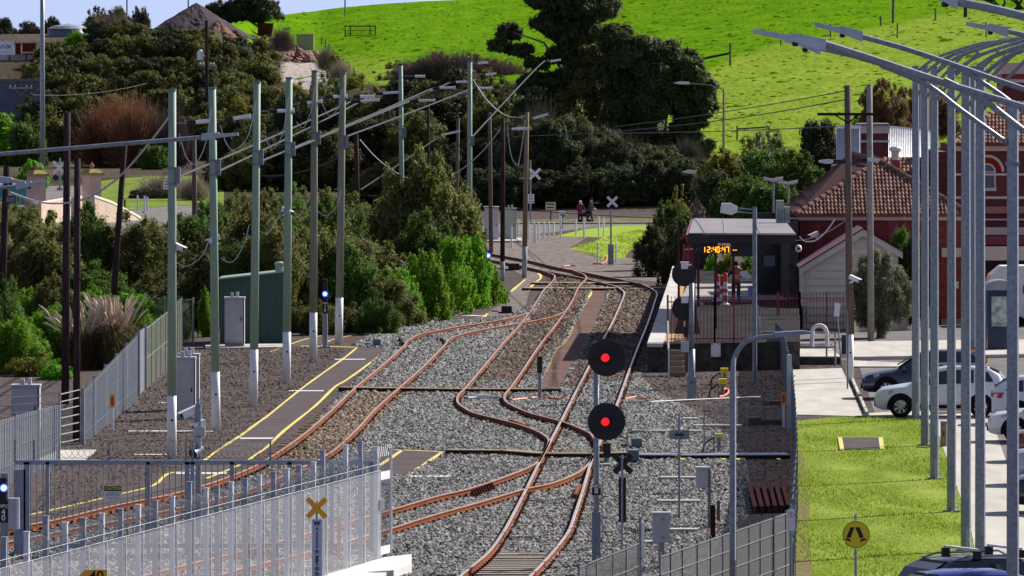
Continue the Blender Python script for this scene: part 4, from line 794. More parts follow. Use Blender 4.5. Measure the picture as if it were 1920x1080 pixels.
b = MB(); b.tube([(0, 0, 0), (0, 0, L(0, 964).z)], .026, 10); b.build('post', mat('tan_steel_post', (0.35, 0.35, 0.28), (0.42, 0.42, 0.35), 3, 0.5), t)
b = MB(); b.disc((c.x, c.z), .255, -.06, -.04, 48); dk = b.build('disc', M_yelsign, t)
b = MB(); n = 48
for r0, r1 in ((.238, .246),):
 for k in range(n):
  a0, a1 = 2 * math.pi * k / n, 2 * math.pi * (k + 1) / n
  b.poly([(c.x + r0 * math.cos(a0), -.0625, c.z + r0 * math.sin(a0)), (c.x + r0 * math.cos(a1), -.0625, c.z + r0 * math.sin(a1)), (c.x + r1 * math.cos(a1), -.0625, c.z + r1 * math.sin(a1)), (c.x + r1 * math.cos(a0), -.0625, c.z + r1 * math.sin(a0))])
b.build('border', M_black, dk)
b = MB(); k = .0099
def P2(x, z): return (c.x + (x - 165) * k / 4, c.z - (z - 192) * k / 4)
for poly in ([(122, 127), (153, 127), (122, 210), (92, 202)], [(158, 127), (190, 127), (222, 200), (194, 212)], [(88, 206), (120, 217), (126, 236), (88, 222)], [(196, 222), (220, 208), (242, 213), (240, 222), (212, 230), (196, 238)]):
 b.prism([P2(x - 0, z + 10) for x, z in poly], -.064, -.0615)
b.build('walking_legs', M_black, dk)
d = 152.0; B0 = Vector(((1483 - 960) * d / F, d, 0)); L = lambda uu, v: AT(uu, v, d) - B0
t = thing('parking_sign', 'white sign with a red-ringed S on a thin post at the yard fence', 'sign', B0); b = MB(); b.tube([(0, 0, 0), (0, 0, L(0, 945).z)], .022, 8); b.build('post', M_galv, t)
p0, p1 = L(1476, 995), L(1491, 955); b = MB(); b.box(p0.x, p1.x, -.04, -.028, p0.z, p1.z); pn = b.build('panel', M_white, t); p = L(1483.5, 965.5)
text_mesh('S', .085, (p.x, -.0425, p.z), M_black, pn, 'letter'); b = MB()
for k in range(24):
 a0, a1 = 2 * math.pi * k / 24, 2 * math.pi * (k + 1) / 24; b.poly([(p.x + r * math.cos(a), -.0422, p.z + r * math.sin(a)) for r, a in ((.05, a0), (.05, a1), (.06, a1), (.06, a0))])
b.build('ring', mat('sign_red', (0.6, 0.03, 0.04), (0.55, 0.03, 0.04), 2, 0.5), pn)
def marker(label, u, vb, v0, v1, w=9):
 B0 = W(u, vb); d = B0.y; s = d / F; L = lambda uu, v: AT(uu, v, d) - B0; t = thing('marker_sign', label, 'marker', B0, 'white posts with orange marker plates')
 b = MB(); b.box(-2.6 * s, 2.6 * s, -.03, .03, 0, L(0, v1).z); b.build('post', M_white, t); b = MB(); b.box(-w * s / 2, w * s / 2, -.05, -.032, L(0, v1).z, L(0, v0).z); pn = b.build('plate', mat('amber_marker', (0.75, 0.3, 0.02), (0.7, 0.27, 0.02), 2, 0.5), t)
 b = MB(); b.box(-w * s * .28, w * s * .28, -.053, -.051, L(0, v1).z + .07, L(0, v0).z - .08); b.build('symbol', mat('marker_red', (0.5, 0.05, 0.01), (0.45, 0.04, 0.01), 2, 0.5), pn)
marker('orange marker plate on a white post in front of the left palisade fence', 211, 808, 740, 764); marker('orange marker plate on a white post at the right fence corner', 1469, 802, 735, 759)
def yellow_box(label, u, vb, v0, v1, w=15):
 B0 = W(u, vb); d = B0.y; s = d / F; L = lambda uu, v: AT(uu, v, d) - B0; t = thing('yellow_box', label, 'equipment box', B0, 'yellow boxes on short posts by the platform')
 b = MB(); b.box(-w * s / 2, w * s / 2, -.15, .15, L(0, v1).z, L(0, v0).z); b.build('box', M_yelsign, t); b = MB(); b.box(-.05, .05, -.05, .05, 0, L(0, v1).z); b.box(-.16, -.12, -.05, .0, 0, L(0, v1).z); b.build('post', M_galv, t)
 b = MB(); b.tube(smooth_path([(-.15, -.1, L(0, v1).z), (-.4, -.15, L(0, v1).z * .6), (-.45, -.2, .1), (-.5, -.5, 0.02)], 4), .025, 6); b.build('hose', M_rubber, t)
yellow_box('yellow box on a short post below the platform, the farther one', 1358, 722, 690, 699); yellow_box('yellow box on a short post below the platform, the middle one with orange cable', 1355, 745, 710, 720); yellow_box('yellow box behind thin posts beside the dark trough', 1348, 850, 813, 820)
def machine(label, u0, u1, v0, vb, m=M_galvd):
 B0 = W((u0 + u1) / 2, vb); s = B0.y / F; w = (u1 - u0) * s / 2; h = (vb - v0) * s; t = thing('point_machine', label, 'point machine', B0, 'point machines beside the tracks')
 b = MB(); b.box(-w, w, 0, .5, .06, h * .75); b.build('case', m, t); b = MB(); b.prism([(-w * 1.05, h * .75), (-w * .9, h), (w * .9, h), (w * 1.05, h * .75)], -.02, .52); b.build('lid', m, t); b = MB(); b.box(-w * 1.6, w * 1.3, -.1, .6, 0, .06); b.bar((-w * 1.6, .2, .1), (-w * 3, .2, .1), .05); b.build('base_plate', M_dark, t)
M_mach = mat('blue_grey_machine', (0.1, 0.13, 0.17), (0.15, 0.18, 0.22), 3, 0.5)
machine('grey point machine on the ballast right of the lower red signal, the rear one', 1184, 1204, 822, 842, M_mach); machine('grey point machine on the ballast right of the lower red signal, the front one', 1177, 1198, 844, 868, M_mach)
machine('grey point machine left of the siding switch', 699, 714, 636, 650, M_mach); machine('dark point machine beside the walkway near the far curve', 940, 960, 574, 588, M_black); machine('dark point machine behind the timber poles at the curve', 953, 974, 494, 507, M_black)
def flat_cable(label, pts, r=.035, m=M_orange):
 P = wpath(pts, .06, 4); b = MB(); b.tube(P, r, 6); solo('ground_cable', b, m, label, 'cable', (0, 0, 0), smooth=True)
flat_cable('orange cable lying across the ballast from the middle track to the platform track', [(958, 750), (985, 747), (1012, 745), (1040, 747), (1068, 749.5)]); flat_cable('orange cable curling on the ground right of the platform track', [(1172, 748), (1185, 745), (1198, 744), (1212, 748)]); flat_cable('orange cable looped at the foot of the middle yellow box', [(1352, 735), (1362, 728), (1366, 735), (1358, 742), (1348, 744)])
flat_cable('orange cable on the ground by the far crossing post', [(1112, 494), (1128, 494), (1136, 489), (1138, 480)]); flat_cable('orange strip on the gravel beyond the far curve', [(1055, 499), (1068, 498), (1080, 498)])
flat_cable('grey pipe with a row of cable plugs under the bend of the middle track', [(872, 747), (905, 746), (940, 747)], .06, M_galv)
flat_cable('white conduit on the ground in front of the platform, left of the lamp post', [(1210, 754), (1290, 750), (1425, 744)], .028, M_whited)
b = MB()
for i in range(7): p = W(896 + i * 3.2, 744, .12); b.obox(p, (.03, 0, 0), (0, .1, 0), (.015, 0, .07))
solo('cable_plugs', b, M_white, 'row of small white plugs on the pipe under the middle track bend', 'cable plugs', (0, 0, 0))
for i, (a, c, v, lb) in enumerate([(1238, 1305, 900, 'white concrete strip on the ballast level with the crossover'), (1233, 1313, 944, 'white concrete strip on the ballast above the vented box'), (1220, 1308, 998, 'white concrete strip behind the vented grey box'), (1205, 1236, 1021, 'short white strip at the foot of the white marker post'), (1186, 1316, 812, 'white concrete strip behind the signpost back'), (1280, 1310, 789, 'short white strip below the signal mast'), (1300, 1392, 802, 'pale concrete strip right of the signal mast'), (1125, 1145, 876, 'short white strip right of the red signal post'), (1440, 1475, 982, 'white plank lying behind the yard fence')]):
 P = W((a + c) / 2, v); s = P.y / F; b = MB(); b.box(-(c - a) * s / 2, (c - a) * s / 2, -.25, .25, 0, .09); solo('concrete_strip', b, M_conc, lb, 'concrete strip', P, 'concrete strips on the ballast')
for i in range(6):
 a, c = W(1404 + i * 12.5, 909 - i * .3, .1), W(1416 + i * 12.5, 956 - i * .6, .1); b = MB(); o0 = (a + c) / 2
 b.bar(a - o0, c - o0, .05, .12); b.bar(a - o0 + Vector((0, 0, .07)), c - o0 + Vector((0, 0, .07)), .1, .03)
 solo('scrap_rail', b, mat('scrap_rail_rust', (0.17, 0.06, 0.045), (0.1, 0.04, 0.034), 3, 0.8), 'short rusty rail laid in the row beside the right yard fence', 'scrap rail', o0, 'short scrap rails laid side by side')
for lb, u, v, w, h, m in (('dark timber block lying by the wire fence behind the lamp post', 1412, 798, 22, 16, M_black), ('brown timber baulk on the ground near the fence corner', 1450, 760, 26, 9, M_wood), ('long dark timber lying behind the wire fence', 1445, 797, 42, 10, M_dark), ('pale stone block at the foot of the platform wall', 1224, 694, 18, 10, M_concd)):
 P = W(u, v); s = P.y / F; b = MB(); b.obox((0, 0, h * s / 2), (w * s / 2, .1, 0), (-.08, .25, 0), (0, 0, h * s / 2)); solo('timber_block', b, m, lb, 'block', P)
# ------------------------------------------------------------------ cameras on the gate post
def cctv(label, u, v, d, dirx=-1, sz=.3, m=M_white):
 o = AT(u, v, d); t = thing('security_camera', label, 'camera', o, 'white security cameras'); b = MB(); ax = Vector((dirx * .8, -.5, -.35)).normalized(); up = Vector((0, 0, 1)); sd = ax.cross(up).normalized(); u2 = sd.cross(ax)
 b.obox(ax * 0, ax * sz, sd * sz * .3, u2 * sz * .3); b.obox(ax * sz * .15 + u2 * sz * .36, ax * sz * 1.15, sd * sz * .36, u2 * sz * .05); b.build('housing', m, t)
 b = MB(); b.obox(ax * sz * 1.003, ax * .012, sd * sz * .24, u2 * sz * .22); b.build('lens', M_black, t); b = MB(); b.bar((0, 0, -sz * .25), (-dirx * sz * .8, .05, -sz * .7), .05); b.build('bracket', m, t)
B0 = W(372, 1010); d = B0.y; L = lambda uu, v: AT(uu, v, d) - B0
t = thing('camera_post', 'pale grey post carrying cameras above the sliding gate', 'post', B0); b = MB(); b.tube([(0, 0, 0), (0, 0, L(0, 757).z)], .072, 10); b.tube([(0, 0, L(0, 757).z), (0, 0, L(0, 747).z)], .03, 8); b.build('shaft', M_galv, t)
b = MB(); p = L(371, 808); b.box(p.x - .1, p.x + .17, -.13, .1, p.z - .1, p.z + .1); b.box(-.05, .06, -.12, -.07, L(0, 832).z, L(0, 820).z); b.build('junction_box', M_cab, t)
cctv('large white security camera left of the camera post, its dark hood towards the gate', 357, 773, d, -1, .24); cctv('white security camera at mid height on the camera post', 373, 796, d, -1, .17)
t = thing('floodlight', 'grey cylindrical floodlight facing left low on the camera post', 'floodlight', AT(370, 846, d)); b = MB(); ax = Vector((-.55, -.7, -.35)).normalized(); b.tube([ax * -.14, ax * .1, ax * .17], [.1, .115, .13], 14); b.build('housing', M_galv, t); b = MB(); b.tube([ax * .171, ax * .173], [.115, .11], 14); b.build('lens', M_black, t)
for lb, u, v, dd, k in (('small white camera on the thin grey timber pole in the thicket', 376, 426, D(500), 1), ('small white camera on the second green pole', 401, 449, dG[1], -1), ('small white camera on the right side of the nearest green pole', 334, 463, dG[0], 1), ('small white camera on the fourth green pole', 538, 396, dG[3], 1), ('white camera on the white-based power pole', 1602, 523, dS - .3, 1), ('white camera on the red brick wall under the eave', 1526, 440, 333, -1)):
 cctv(lb, u, v, dd, k, .2)
t = thing('dome_camera', 'white round camera with a dark eye on the corner of the shelter', 'camera', AT(1497, 466, 318)); b = MB(); b.lathe([(.02, -.15), (.11, -.1), (.14, 0), (.11, .1), (.03, .15)], (0, 0, 0), 14); b.build('dome', M_white, t, None, True); b = MB(); b.disc((0.01, 0), .06, -.16, -.12, 12); b.build('lens', M_black, t)
t = thing('floodlight', 'black floodlight on the leaning pole at the left edge', 'floodlight', AT(20, 374, D(690))); b = MB(); b.obox((0, 0, 0), (.2, 0, 0), (0, .1, 0), (0, .03, .13)); b.build('housing', M_black, t); b = MB(); b.box(-.16, .16, -.14, -.125, -.1, .08); b.build('glass', M_galvd, t)
# ------------------------------------------------------------------ fences
def meshmat(name, c, alpha, rough=.5):
 m = mat(name, c, tuple(x * 1.1 for x in c), 30, rough, .2); m.node_tree.nodes['Principled BSDF'].inputs['Alpha'].default_value = alpha; return m
M_mesh = meshmat('fine_white_wire_mesh', (0.46, 0.46, 0.5), .34); M_meshd = meshmat('fine_grey_wire_mesh', (0.075, 0.072, 0.07), .78); M_meshl = meshmat('fine_galvanised_mesh', (0.32, 0.35, 0.4), .55); M_meshg = meshmat('fine_green_mesh', (0.16, 0.18, 0.13), .5)
M_fencew = mat('bright_fence_post', (0.62, 0.64, 0.7), (0.7, 0.72, 0.77), 3, .4, .1); M_fenceg = mat('blue_grey_fence_post', (0.24, 0.28, 0.35), (0.32, 0.36, 0.43), 8, .5, .2)
A = W(708, 1064); Bp = Vector(((-20 - 960) * 140.0 / F, 140.0, 0)); t = thing('mesh_fence', 'tall white wire-mesh security fence with curved wire top, lower left foreground', 'fence', A); dv = Bp - A; Ln = dv.length; dn = dv.normalized()
mesh_h = 2.12; top_h = 2.5
pu = [705, 676, 648, 605, 588, 561, 538, 513, 486, 460, 433, 407, 386, 355, 323, 291, 259, 226, 191, 156, 122, 86, 50, 8]
side = Vector((-dn.y, dn.x, 0))
if side.y > 0: side = -side
def on(u):
 k = (u - 960) / F; tt = (k * A.y - A.x) / (dv.x - k * dv.y); return dv * tt
for i, u in enumerate(pu):
 p = on(u); tall = u in (605, 676, 355, 86, 648); b = MB(); h = top_h + (.32 if tall else .12); w = .045
 b.obox(p + Vector((0, 0, h / 2)), dn * w, side * w, (0, 0, h / 2)); b.obox(p + Vector((0, 0, h + .012)), dn * w * 1.2, side * w * 1.2, (0, 0, .014)); b.build('fence_post', M_fenceg if i % 2 else M_fencew, t)
 b = MB(); q0 = p - dn * (w + .008) + side * .085; b.obox(q0 + Vector((0, 0, mesh_h / 2)), dn * .009, side * .012, (0, 0, mesh_h / 2)); b.build('bright_edge', M_white, t)  # white strip paints the sunlit right edge onto each post
b = MB(); o1 = on(-20); n = 30
b.poly([side * .06, o1 + side * .06, o1 + side * .06 + Vector((0, 0, mesh_h)), side * .06 + Vector((0, 0, mesh_h))]); b.build('mesh_panel', M_mesh, t)
b = MB(); k = 0
while k < Ln - 3:
 p = dn * k; j = R.uniform(-.01, .01)
 b.tube([p + side * .06 + Vector((0, 0, mesh_h - .05)), p + side * .07 + Vector((0, 0, mesh_h + .2)), p + side * .03 + Vector((0, 0, mesh_h + .36 + j)), p - side * .1 + Vector((0, 0, mesh_h + .42 + j)), p - side * .22 + Vector((0, 0, mesh_h + .38))], .0055, 4, False); k += .12
for z in (mesh_h, mesh_h + .14): b.tube([side * .07 + Vector((0, 0, z)), o1 + side * .07 + Vector((0, 0, z))], .0045, 4)
o = b.build('curved_wire_top', M_galv, t); o['kind'] = 'stuff'
C0 = W(733, 1058) - A; b = MB(); dr = (C0).normalized()
for tt in (0.02, .98): b.obox(C0 * tt + Vector((0, 0, 1.28)), (.035, 0, 0), (0, .035, 0), (0, 0, 1.28))
for z in (.35, 1.98): b.obox(C0 * .5 + Vector((0, 0, z)), C0 * .5, (0, .03, 0), (0, 0, .09))
b.build('end_frame', M_white, t); b = MB()
for i in range(12): p = C0 * ((i + .5) / 12); b.obox(p + Vector((0, 0, 1.16)), (.005, 0, 0), (0, .012, 0), (0, 0, .8))
b.build('end_bars', M_galvd, t); b = MB()
for i in range(7): p = C0 * ((i + .5) / 7); b.tube([p + Vector((0, 0, 2)), p + Vector((0, 0, 2.4)), p + Vector((.02, .3, 2.62))], .005, 4)
b.build('end_top_wires', M_galvd, t)
b = MB(); b.box(.0, .14, -.12, -.08, 1.25, 1.5); b.box(.05, .09, -.125, -.12, 1.33, 1.42); b.build('lock_box', M_white, t)
b = MB(); q0, q1, q2, q3 = W(520, 1120), W(720, 1062), W(772, 1056), W(772, 1075); b.slab([q0.xy, q1.xy, q2.xy, q3.xy, W(640, 1120).xy], 0, .2); struct('concrete_plinth', b, mat('bright_concrete', (0.62, 0.61, 0.58), (0.72, 0.71, 0.68), 1.5, .85))
post('tan steel post seen through the white mesh near its right end', 636, 968, 1052, 8, mat('tan_post', (0.6, 0.36, 0.18), (0.55, 0.32, 0.16), 3, .7))
G0 = W(28, 1040); d = G0.y; s = d / F; L = lambda u, v: AT(u, v, d) - G0
t = thing('security_gate', 'long grey barred sliding gate with a razor-wire top behind the mesh fence', 'gate', G0); zt, zb = L(0, 863).z, .15
b = MB(); b.box(0, L(700, 0).x, -.06, .06, L(0, 871).z, L(0, 862.5).z); b.box(L(110, 0).x, L(700, 0).x, -.04, .04, zb, zb + .1); b.build('top_rail', M_fenceg, t)
for u, w in ((37, 22), (50, 11), (89, 7), (278, 7), (351, 9), (361, 8), (435, 8), (543, 8), (622, 8), (697, 8)):
 b = MB(); x = L(u, 0).x; b.box(x - w * s / 2, x + w * s / 2, -.06, .06, 0, L(0, 866 if u > 37 else 880).z); b.build('gate_post', M_fenceg, t)
for u in np.arange(58, 690, 11.3):
 if min(abs(u - q_) for q_ in (89, 278, 351, 361, 435, 543, 622)) < 5: continue
 b = MB(); x = L(u, 0).x; b.box(x - .011, x + .011, -.02, .02, zb, L(0, 868).z); b.build('bar', M_galv, t)
b = MB()
for u, v in ((28, 824), (64, 824), (205, 825), (349, 826), (361, 825), (507, 826), (651, 828)):
 x = L(u, 0).x; b.box(x - .022, x + .022, -.02, .02, L(0, 866).z, L(0, v).z)
b.build('spikes', M_galv, t)
b = MB()
for i in range(52):
 x = L(112 + i * 11.2, 0).x; z = L(0, 843).z + R.uniform(-.02, .02); r = .21
 b.tube([(x + r * math.cos(a) + a * .018, r * .5 * math.sin(a), z + r * math.sin(a)) for a in np.linspace(0, 6.28, 15)], .004, 4, False)
o = b.build('razor_wire', M_black, t); o['kind'] = 'stuff'
t = thing('caution_sign', 'small black and white sign reading caution on the sliding gate', 'sign', AT(212, 938, d - .1)); o_ = t.location; p0, p1 = AT(195, 938, d - .1) - o_, AT(228.5, 911.5, d - .1) - o_
b = MB(); b.box(p0.x, p1.x, 0, .01, p0.z, p1.z); b.build('panel', M_white, t); b = MB(); hz = p1.z - .11; b.box(p0.x, p1.x, -.004, -.001, hz, p1.z); hd = b.build('header', M_black, t)
text_mesh('CAUTION', .085, (0, -.006, hz + .055), M_yelsign, hd, 'lettering', bold=.002); text_mesh('AUTOMATIC\nSECURITY GATE', .042, (0, -.003, hz - .07), M_black, t, 'lettering'); text_mesh('MAY MOVE WITHOUT WARNING', .022, (0, -.003, hz - .16), M_black, t, 'lettering')
def fence_line(label, pts, tops, m_panel, m_post, step=2.4, rails=(), pick=None, panel=True, cat='fence', pw=.03, stays=None, alphaoff=0, group=None, name='wire_fence'):
 """pts = ground points (Vectors); tops = heights at them"""
 o = pts[0].copy(); t = thing(name, label, cat, o, group); b = MB(); pb = MB(); rb = MB(); kb = MB()
 for (p, h0), (q_, h1) in zip(zip(pts, tops), list(zip(pts, tops))[1:]):
  p, q_ = p - o, q_ - o; Lg = (q_ - p).length; dn = (q_ - p).normalized(); sd = Vector((-dn.y, dn.x, 0)); sd = -sd if sd.y > 0 else sd
  if panel: b.poly([p, q_, q_ + Vector((0, 0, h1)), p + Vector((0, 0, h0))])
  n = max(1, int(Lg / step))
  for i in range(n + 1):
   f = i / n; c = p + (q_ - p) * f; h = h0 + (h1 - h0) * f
   x = MB(); x.obox(c + Vector((0, 0, h / 2 + .03)), dn * pw, sd * pw, (0, 0, h / 2 + .03)); x.build('fence_post', m_post, t)
  for z in rails:
   rb.bar(p + Vector((0, 0, h0 * z)) + sd * .02, q_ + Vector((0, 0, h1 * z)) + sd * .02, .012 if panel else .025)
  if pick:
   n = int(Lg / pick)
   for i in range(n):
    f = (i + .5) / n; c = p + (q_ - p) * f; h = h0 + (h1 - h0) * f; kb.obox(c + sd * .03 + Vector((0, 0, h / 2)), dn * (stays or .02), sd * .012, (0, 0, h / 2))
 if panel: b.build('mesh_panel', m_panel, t)
 if rails: rb.build('rails', m_post, t)
 if pick: o2 = kb.build('pickets', m_post, t); o2['kind'] = 'stuff'
 return t
M_wire = mat('thin_galvanised_wire', (0.36, 0.36, 0.36), (0.45, 0.45, 0.45), 5, .5, .2)
p0, p1, p2 = AT(1088, 1060, 141), AT(1196, 1018, 152), None
def gp(u, d): return Vector(((u - 960) * d / F, d, 0))
def topd(v, h): return (CH - h) * F / (v - HV)
H_ = 1.8
fence_line('grey mesh fence at the bottom edge, left of the white marker post', [gp(1086, topd(1062, H_)), gp(1118, topd(1048, H_)), gp(1149, topd(1036, H_)), gp(1174, topd(1027, H_)), gp(1196, topd(1017, H_))], [H_] * 5, M_meshd, M_galv, 50, (.25, .5, .75, .99), pw=.018)
FR = [1238, 1257, 1279, 1307, 1332, 1355, 1380, 1404, 1425, 1450, 1473, 1481]
fence_line('long grey mesh fence rising to the right, in front of the scrap rails', [gp(u, topd(1042 - (u - 1238) * .342, H_)) for u in FR], [H_] * len(FR), M_meshd, M_galv, 50, (.2, .4, .6, .8, .99), pw=.018)
PF = [gp(1484, 166), W(1494, 960), W(1490, 865), W(1484, 790), W(1468, 705), W(1455, 672)]
fence_line('mesh fence running away from the camera, seen edge-on beside the lawn', PF, [1.9, 1.75, 1.7, 1.65, 1.6, 1.3], M_meshd, M_galvd, 3.0, (.5, .99), pw=.03)
fence_line('low wire fence with thin posts below the curved lamp post', [W(1320, 852), W(1480, 850)], [1.35, 1.35], meshmat('sparse_grey_mesh', (0.2, 0.2, 0.21), .25), M_galv, 1.0, (.99,), pw=.014)
fence_line('galvanised palisade fence climbing away behind the two dark poles', [W(155, 833), W(255, 752)], [1.57, 2.15], M_meshl, M_galv, 5.5, (.2, .95), .42, False, pw=.045, stays=.065, name='palisade_fence')
fence_line('short grey palisade panel at the end of the palisade fence', [W(260, 742), W(272, 730)], [2.1, 2.1], M_meshl, M_galv, 6, (.2, .5, .95), .9, True, pw=.045, stays=.05, name='palisade_fence')
fence_line('dark green mesh fence continuing behind the nearest green pole', [W(274, 728), W(318, 690), W(341, 657)], [2.05, 2.1, 2.0], M_meshg, M_cabg, 3.2, (.5, .99), pw=.03)
fence_line('pale green mesh fence across the back of the yard by the bushes', [W(280, 640), W(340, 645), W(362, 644)], [1.75, 1.75, 1.75], M_meshg, M_cabg, 1.2, (.5, .99), pw=.03)
fence_line('grey barred fence panel at the far left edge behind the gate', [W(-20, 925), W(28, 905), W(110, 868)], [1.75, 1.75, 1.6], M_meshl, M_galv, 5, (.3, .55, .95), .5, True, pw=.045, stays=.03, name='palisade_fence')
fence_line('plain wire fence in front of the low left cabinet', [W(-10, 845), W(112, 840), W(154, 832)], [1.5, 1.55, 1.6], None, M_wire, 60, (.1, .25, .4, .55, .7, .85, .99), None, False, pw=.03)
def picket(label, pts, h, z0=0, gap=.13, group='maroon picket fences of the station'):
 o = pts[0].copy(); t = thing('picket_fence', label, 'fence', o, group); kb = MB()
 for p, q_ in zip(pts, pts[1:]):
  p, q_ = p - o, q_ - o; Lg = (q_ - p).length
  for zz in (.12, h - .2): b = MB(); b.bar(p + Vector((0, 0, zz)), q_ + Vector((0, 0, zz)), .04); b.build('rail', M_maroon, t)
  n = int(Lg / gap)
  for i in range(n): c = p + (q_ - p) * (i / n); kb.box(c.x - .011, c.x + .011, c.y - .011, c.y + .011, 0.02, h)
  for f in (0, .5, 1): c = p + (q_ - p) * f; b = MB(); b.box(c.x - .035, c.x + .035, c.y - .035, c.y + .035, -.1, h + .05); b.build('fence_post', M_maroon, t)
 o2 = kb.build('pickets', M_maroon, t); o2['kind'] = 'stuff'
picket('maroon picket fence along the front edge of the platform', [W(1252, 642, 1.0), W(1340, 641, 1.0), W(1412, 641, 1.0)], 1.65)
picket('maroon picket fence right of the platform in front of the cream shed', [Vector(((u - 960) * 318 / F, 318, .3)) for u in (1418, 1500, 1600)], 1.55)
picket('short maroon picket fence at the far end under the shelter roof', [W(1282, 520, 1.0), W(1300, 519, 1.0)], 1.5)
# ------------------------------------------------------------------ platform and station
M_plat = mat('platform_asphalt', (0.024, 0.022, 0.025), (0.04, 0.038, 0.04), 1.5, .9, stretch=(1, .2, 1)); M_platl = mat('light_platform_paving', (0.33, 0.3, 0.27), (0.42, 0.38, 0.34), 1.5, .9, stretch=(1, .2, 1))  # dark asphalt, its colour deepened to stand in for building shadow on the platform
M_stonew = mat('dark_stone_wall', (0.045, 0.04, 0.04), (0.1, 0.09, 0.085), 3, .95, bump=.6); M_coping = mat('pale_coping_stone', (0.5, 0.48, 0.45), (0.62, 0.6, 0.56), 1.5, .85, stretch=(1, .2, 1))
edge = [W(1214, 645, 1.0), W(1228, 604, 1.0), W(1241, 566, 1.0), W(1255, 524, 1.0), W(1261, 500, 1.0)]; t = thing('platform', 'station platform with a pale coping edge and dark stone face', 'platform', (0, 0, 0)); back = [W(1500, 500, 1.0), W(1500, 640, 1.0)]
b = MB(); b.slab([p.xy for p in edge] + [p.xy for p in back], 0.0, .985); b.build('body', M_stonew, t)
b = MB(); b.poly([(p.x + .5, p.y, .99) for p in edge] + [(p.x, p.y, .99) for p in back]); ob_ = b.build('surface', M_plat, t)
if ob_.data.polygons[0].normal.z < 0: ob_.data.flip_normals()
b = MB()
for p, q_ in zip(edge, edge[1:]): b.obox(((p + q_) / 2) + Vector((.27, 0, -.04)), (q_ - p) / 2, (.28, 0, 0), (0, 0, .065))
b.build('coping', M_coping, t)
b = MB(); b.poly([W(1276, 562, .996), W(1490, 562, .996), W(1490, 532, .996), W(1290, 532, .996)]); b.build('light_paving', M_platl, t)
b = MB()
for k in range(9):
 for j in range(4):
  a = W(1262 + k * 2.6 + (0 if k < 9 else 0), 634, 1.0); b.box(a.x + j * .0, a.x + .035, a.y + j * 1.7 - 2, a.y + j * 1.7 - .9, .99, 1.004)
b.build('tactile_strip', mat('tactile_paving', (0.62, 0.4, 0.22), (0.55, 0.36, 0.2), 2, .8), t)
b = MB()
for v0, v1 in ((640, 566), (560, 524)): a, c = W(1244 + (640 - v0) * .24, v0, .997), W(1244 + (640 - v1) * .24, v1, .997); b.poly([a, a + Vector((.35, 0, 0)), c + Vector((.35, 0, 0)), c])
b.build('warning_line', mat('faded_orange_line', (0.55, 0.3, 0.14), (0.48, 0.27, 0.13), 2, .85), t)
b = MB(); c = W(1342, 668); b.box(c.x - .2, c.x + .2, c.y + 1.4, c.y + 1.5, .35, .92)
solo('notice_board', MB(), M_whited, 'x', 'x', (0, 0, 0)) if False else None
B0 = AT(1342, 690, edge[0].y - .12); t = thing('notice_board', 'white bolted metal panel hanging on the dark platform wall', 'panel', B0); b = MB(); s = B0.y / F; b.box(-9 * s, 9 * s, -.03, 0, 21 * s, 46 * s); b.build('panel', M_whited, t); b = MB()
for x in (-7, 7):
 for z in (23, 44): b.disc((x * s, z * s), .02, -.045, -.031, 8)
b.build('bolts', M_black, t)
B0 = W(1270, 707); t = thing('steps', 'timber steps with white handrails up to the platform', 'steps', B0); s = B0.y / F
b = MB()
for i in range(5): b.box(-14 * s, 14 * s, i * .3, i * .3 + .3, .0 if i == 0 else i * .18, .18 + i * .18)
b.build('treads', mat('grey_brown_tread', (0.2, 0.16, 0.11), (0.28, 0.22, 0.16), 2, .85), t)
for x in (-16, 15):
 b = MB(); b.bar((x * s, 0, 0), (x * s, 0, 1.0), .05); b.bar((x * s, 0, 1.0), (x * s, 1.5, 1.9), .05); b.bar((x * s, 1.5, .9), (x * s, 1.5, 1.9), .05); b.build('handrail', M_whited if x < 0 else mat('tan_handrail', (.3, .2, .12), (.25, .17, .1), 2, .8), t)
ZS = 4.6; f0, f1, r0, r1 = W(1291, 438, ZS), W(1493, 439, ZS), W(1300, 409, ZS), W(1470, 411, ZS); B0 = Vector(((f0.x + f1.x) / 2, f0.y, .98)); t = thing('platform_shelter', 'flat-roofed platform shelter with a dark fascia and maroon posts', 'shelter', B0)
b = MB(); Lo = lambda p: p - B0; zr = ZS - B0.z
b.slab([Lo(f0).xy, Lo(f1).xy, Lo(r1).xy, Lo(r0).xy], zr - .04, zr); b.build('roof', mat('pale_metal_roof', (0.2, 0.175, 0.17), (0.25, 0.22, 0.21), 1.5, .5, stretch=(1, .1, 1)), t)
b = MB()
for k in (4, 8): a = Lo(f0).lerp(Lo(f1), k / 12); c = Lo(r0).lerp(Lo(r1), k / 12); b.bar(a + Vector((0, 0, .012)), c + Vector((0, 0, .012)), .025)
b.build('roof_seams', mat('roof_seam', (0.22, 0.19, 0.19), (0.26, 0.22, 0.22), 2, .6), t)
b = MB(); w0, w1 = Lo(f0).x, Lo(f1).x; b.box(w0, w1, -.12, 0, zr - .36, zr + .02); b.build('fascia', mat('slate_fascia', (0.022, 0.023, 0.03), (0.03, 0.031, 0.038), 2, .7), t); b = MB(); b.slab([(w0 - .1, 0), (w0, 0), Lo(r0).xy, (Lo(r0).x - .1, Lo(r0).y)], zr - .34, zr - .045); b.build('side_fascia', M_maroon, t)
for u in (1302, 1342, 1414):
 p = AT(u, 500, B0.y + .8) - B0
 for dy in (1.2, 29): b = MB(); b.box(p.x - .05, p.x + .05, dy - .05, dy + .05, -.02, zr - .04); b.build('post', mat('dark_maroon_post', (.06, .008, .014), (.08, .01, .018), 3, .6), t)
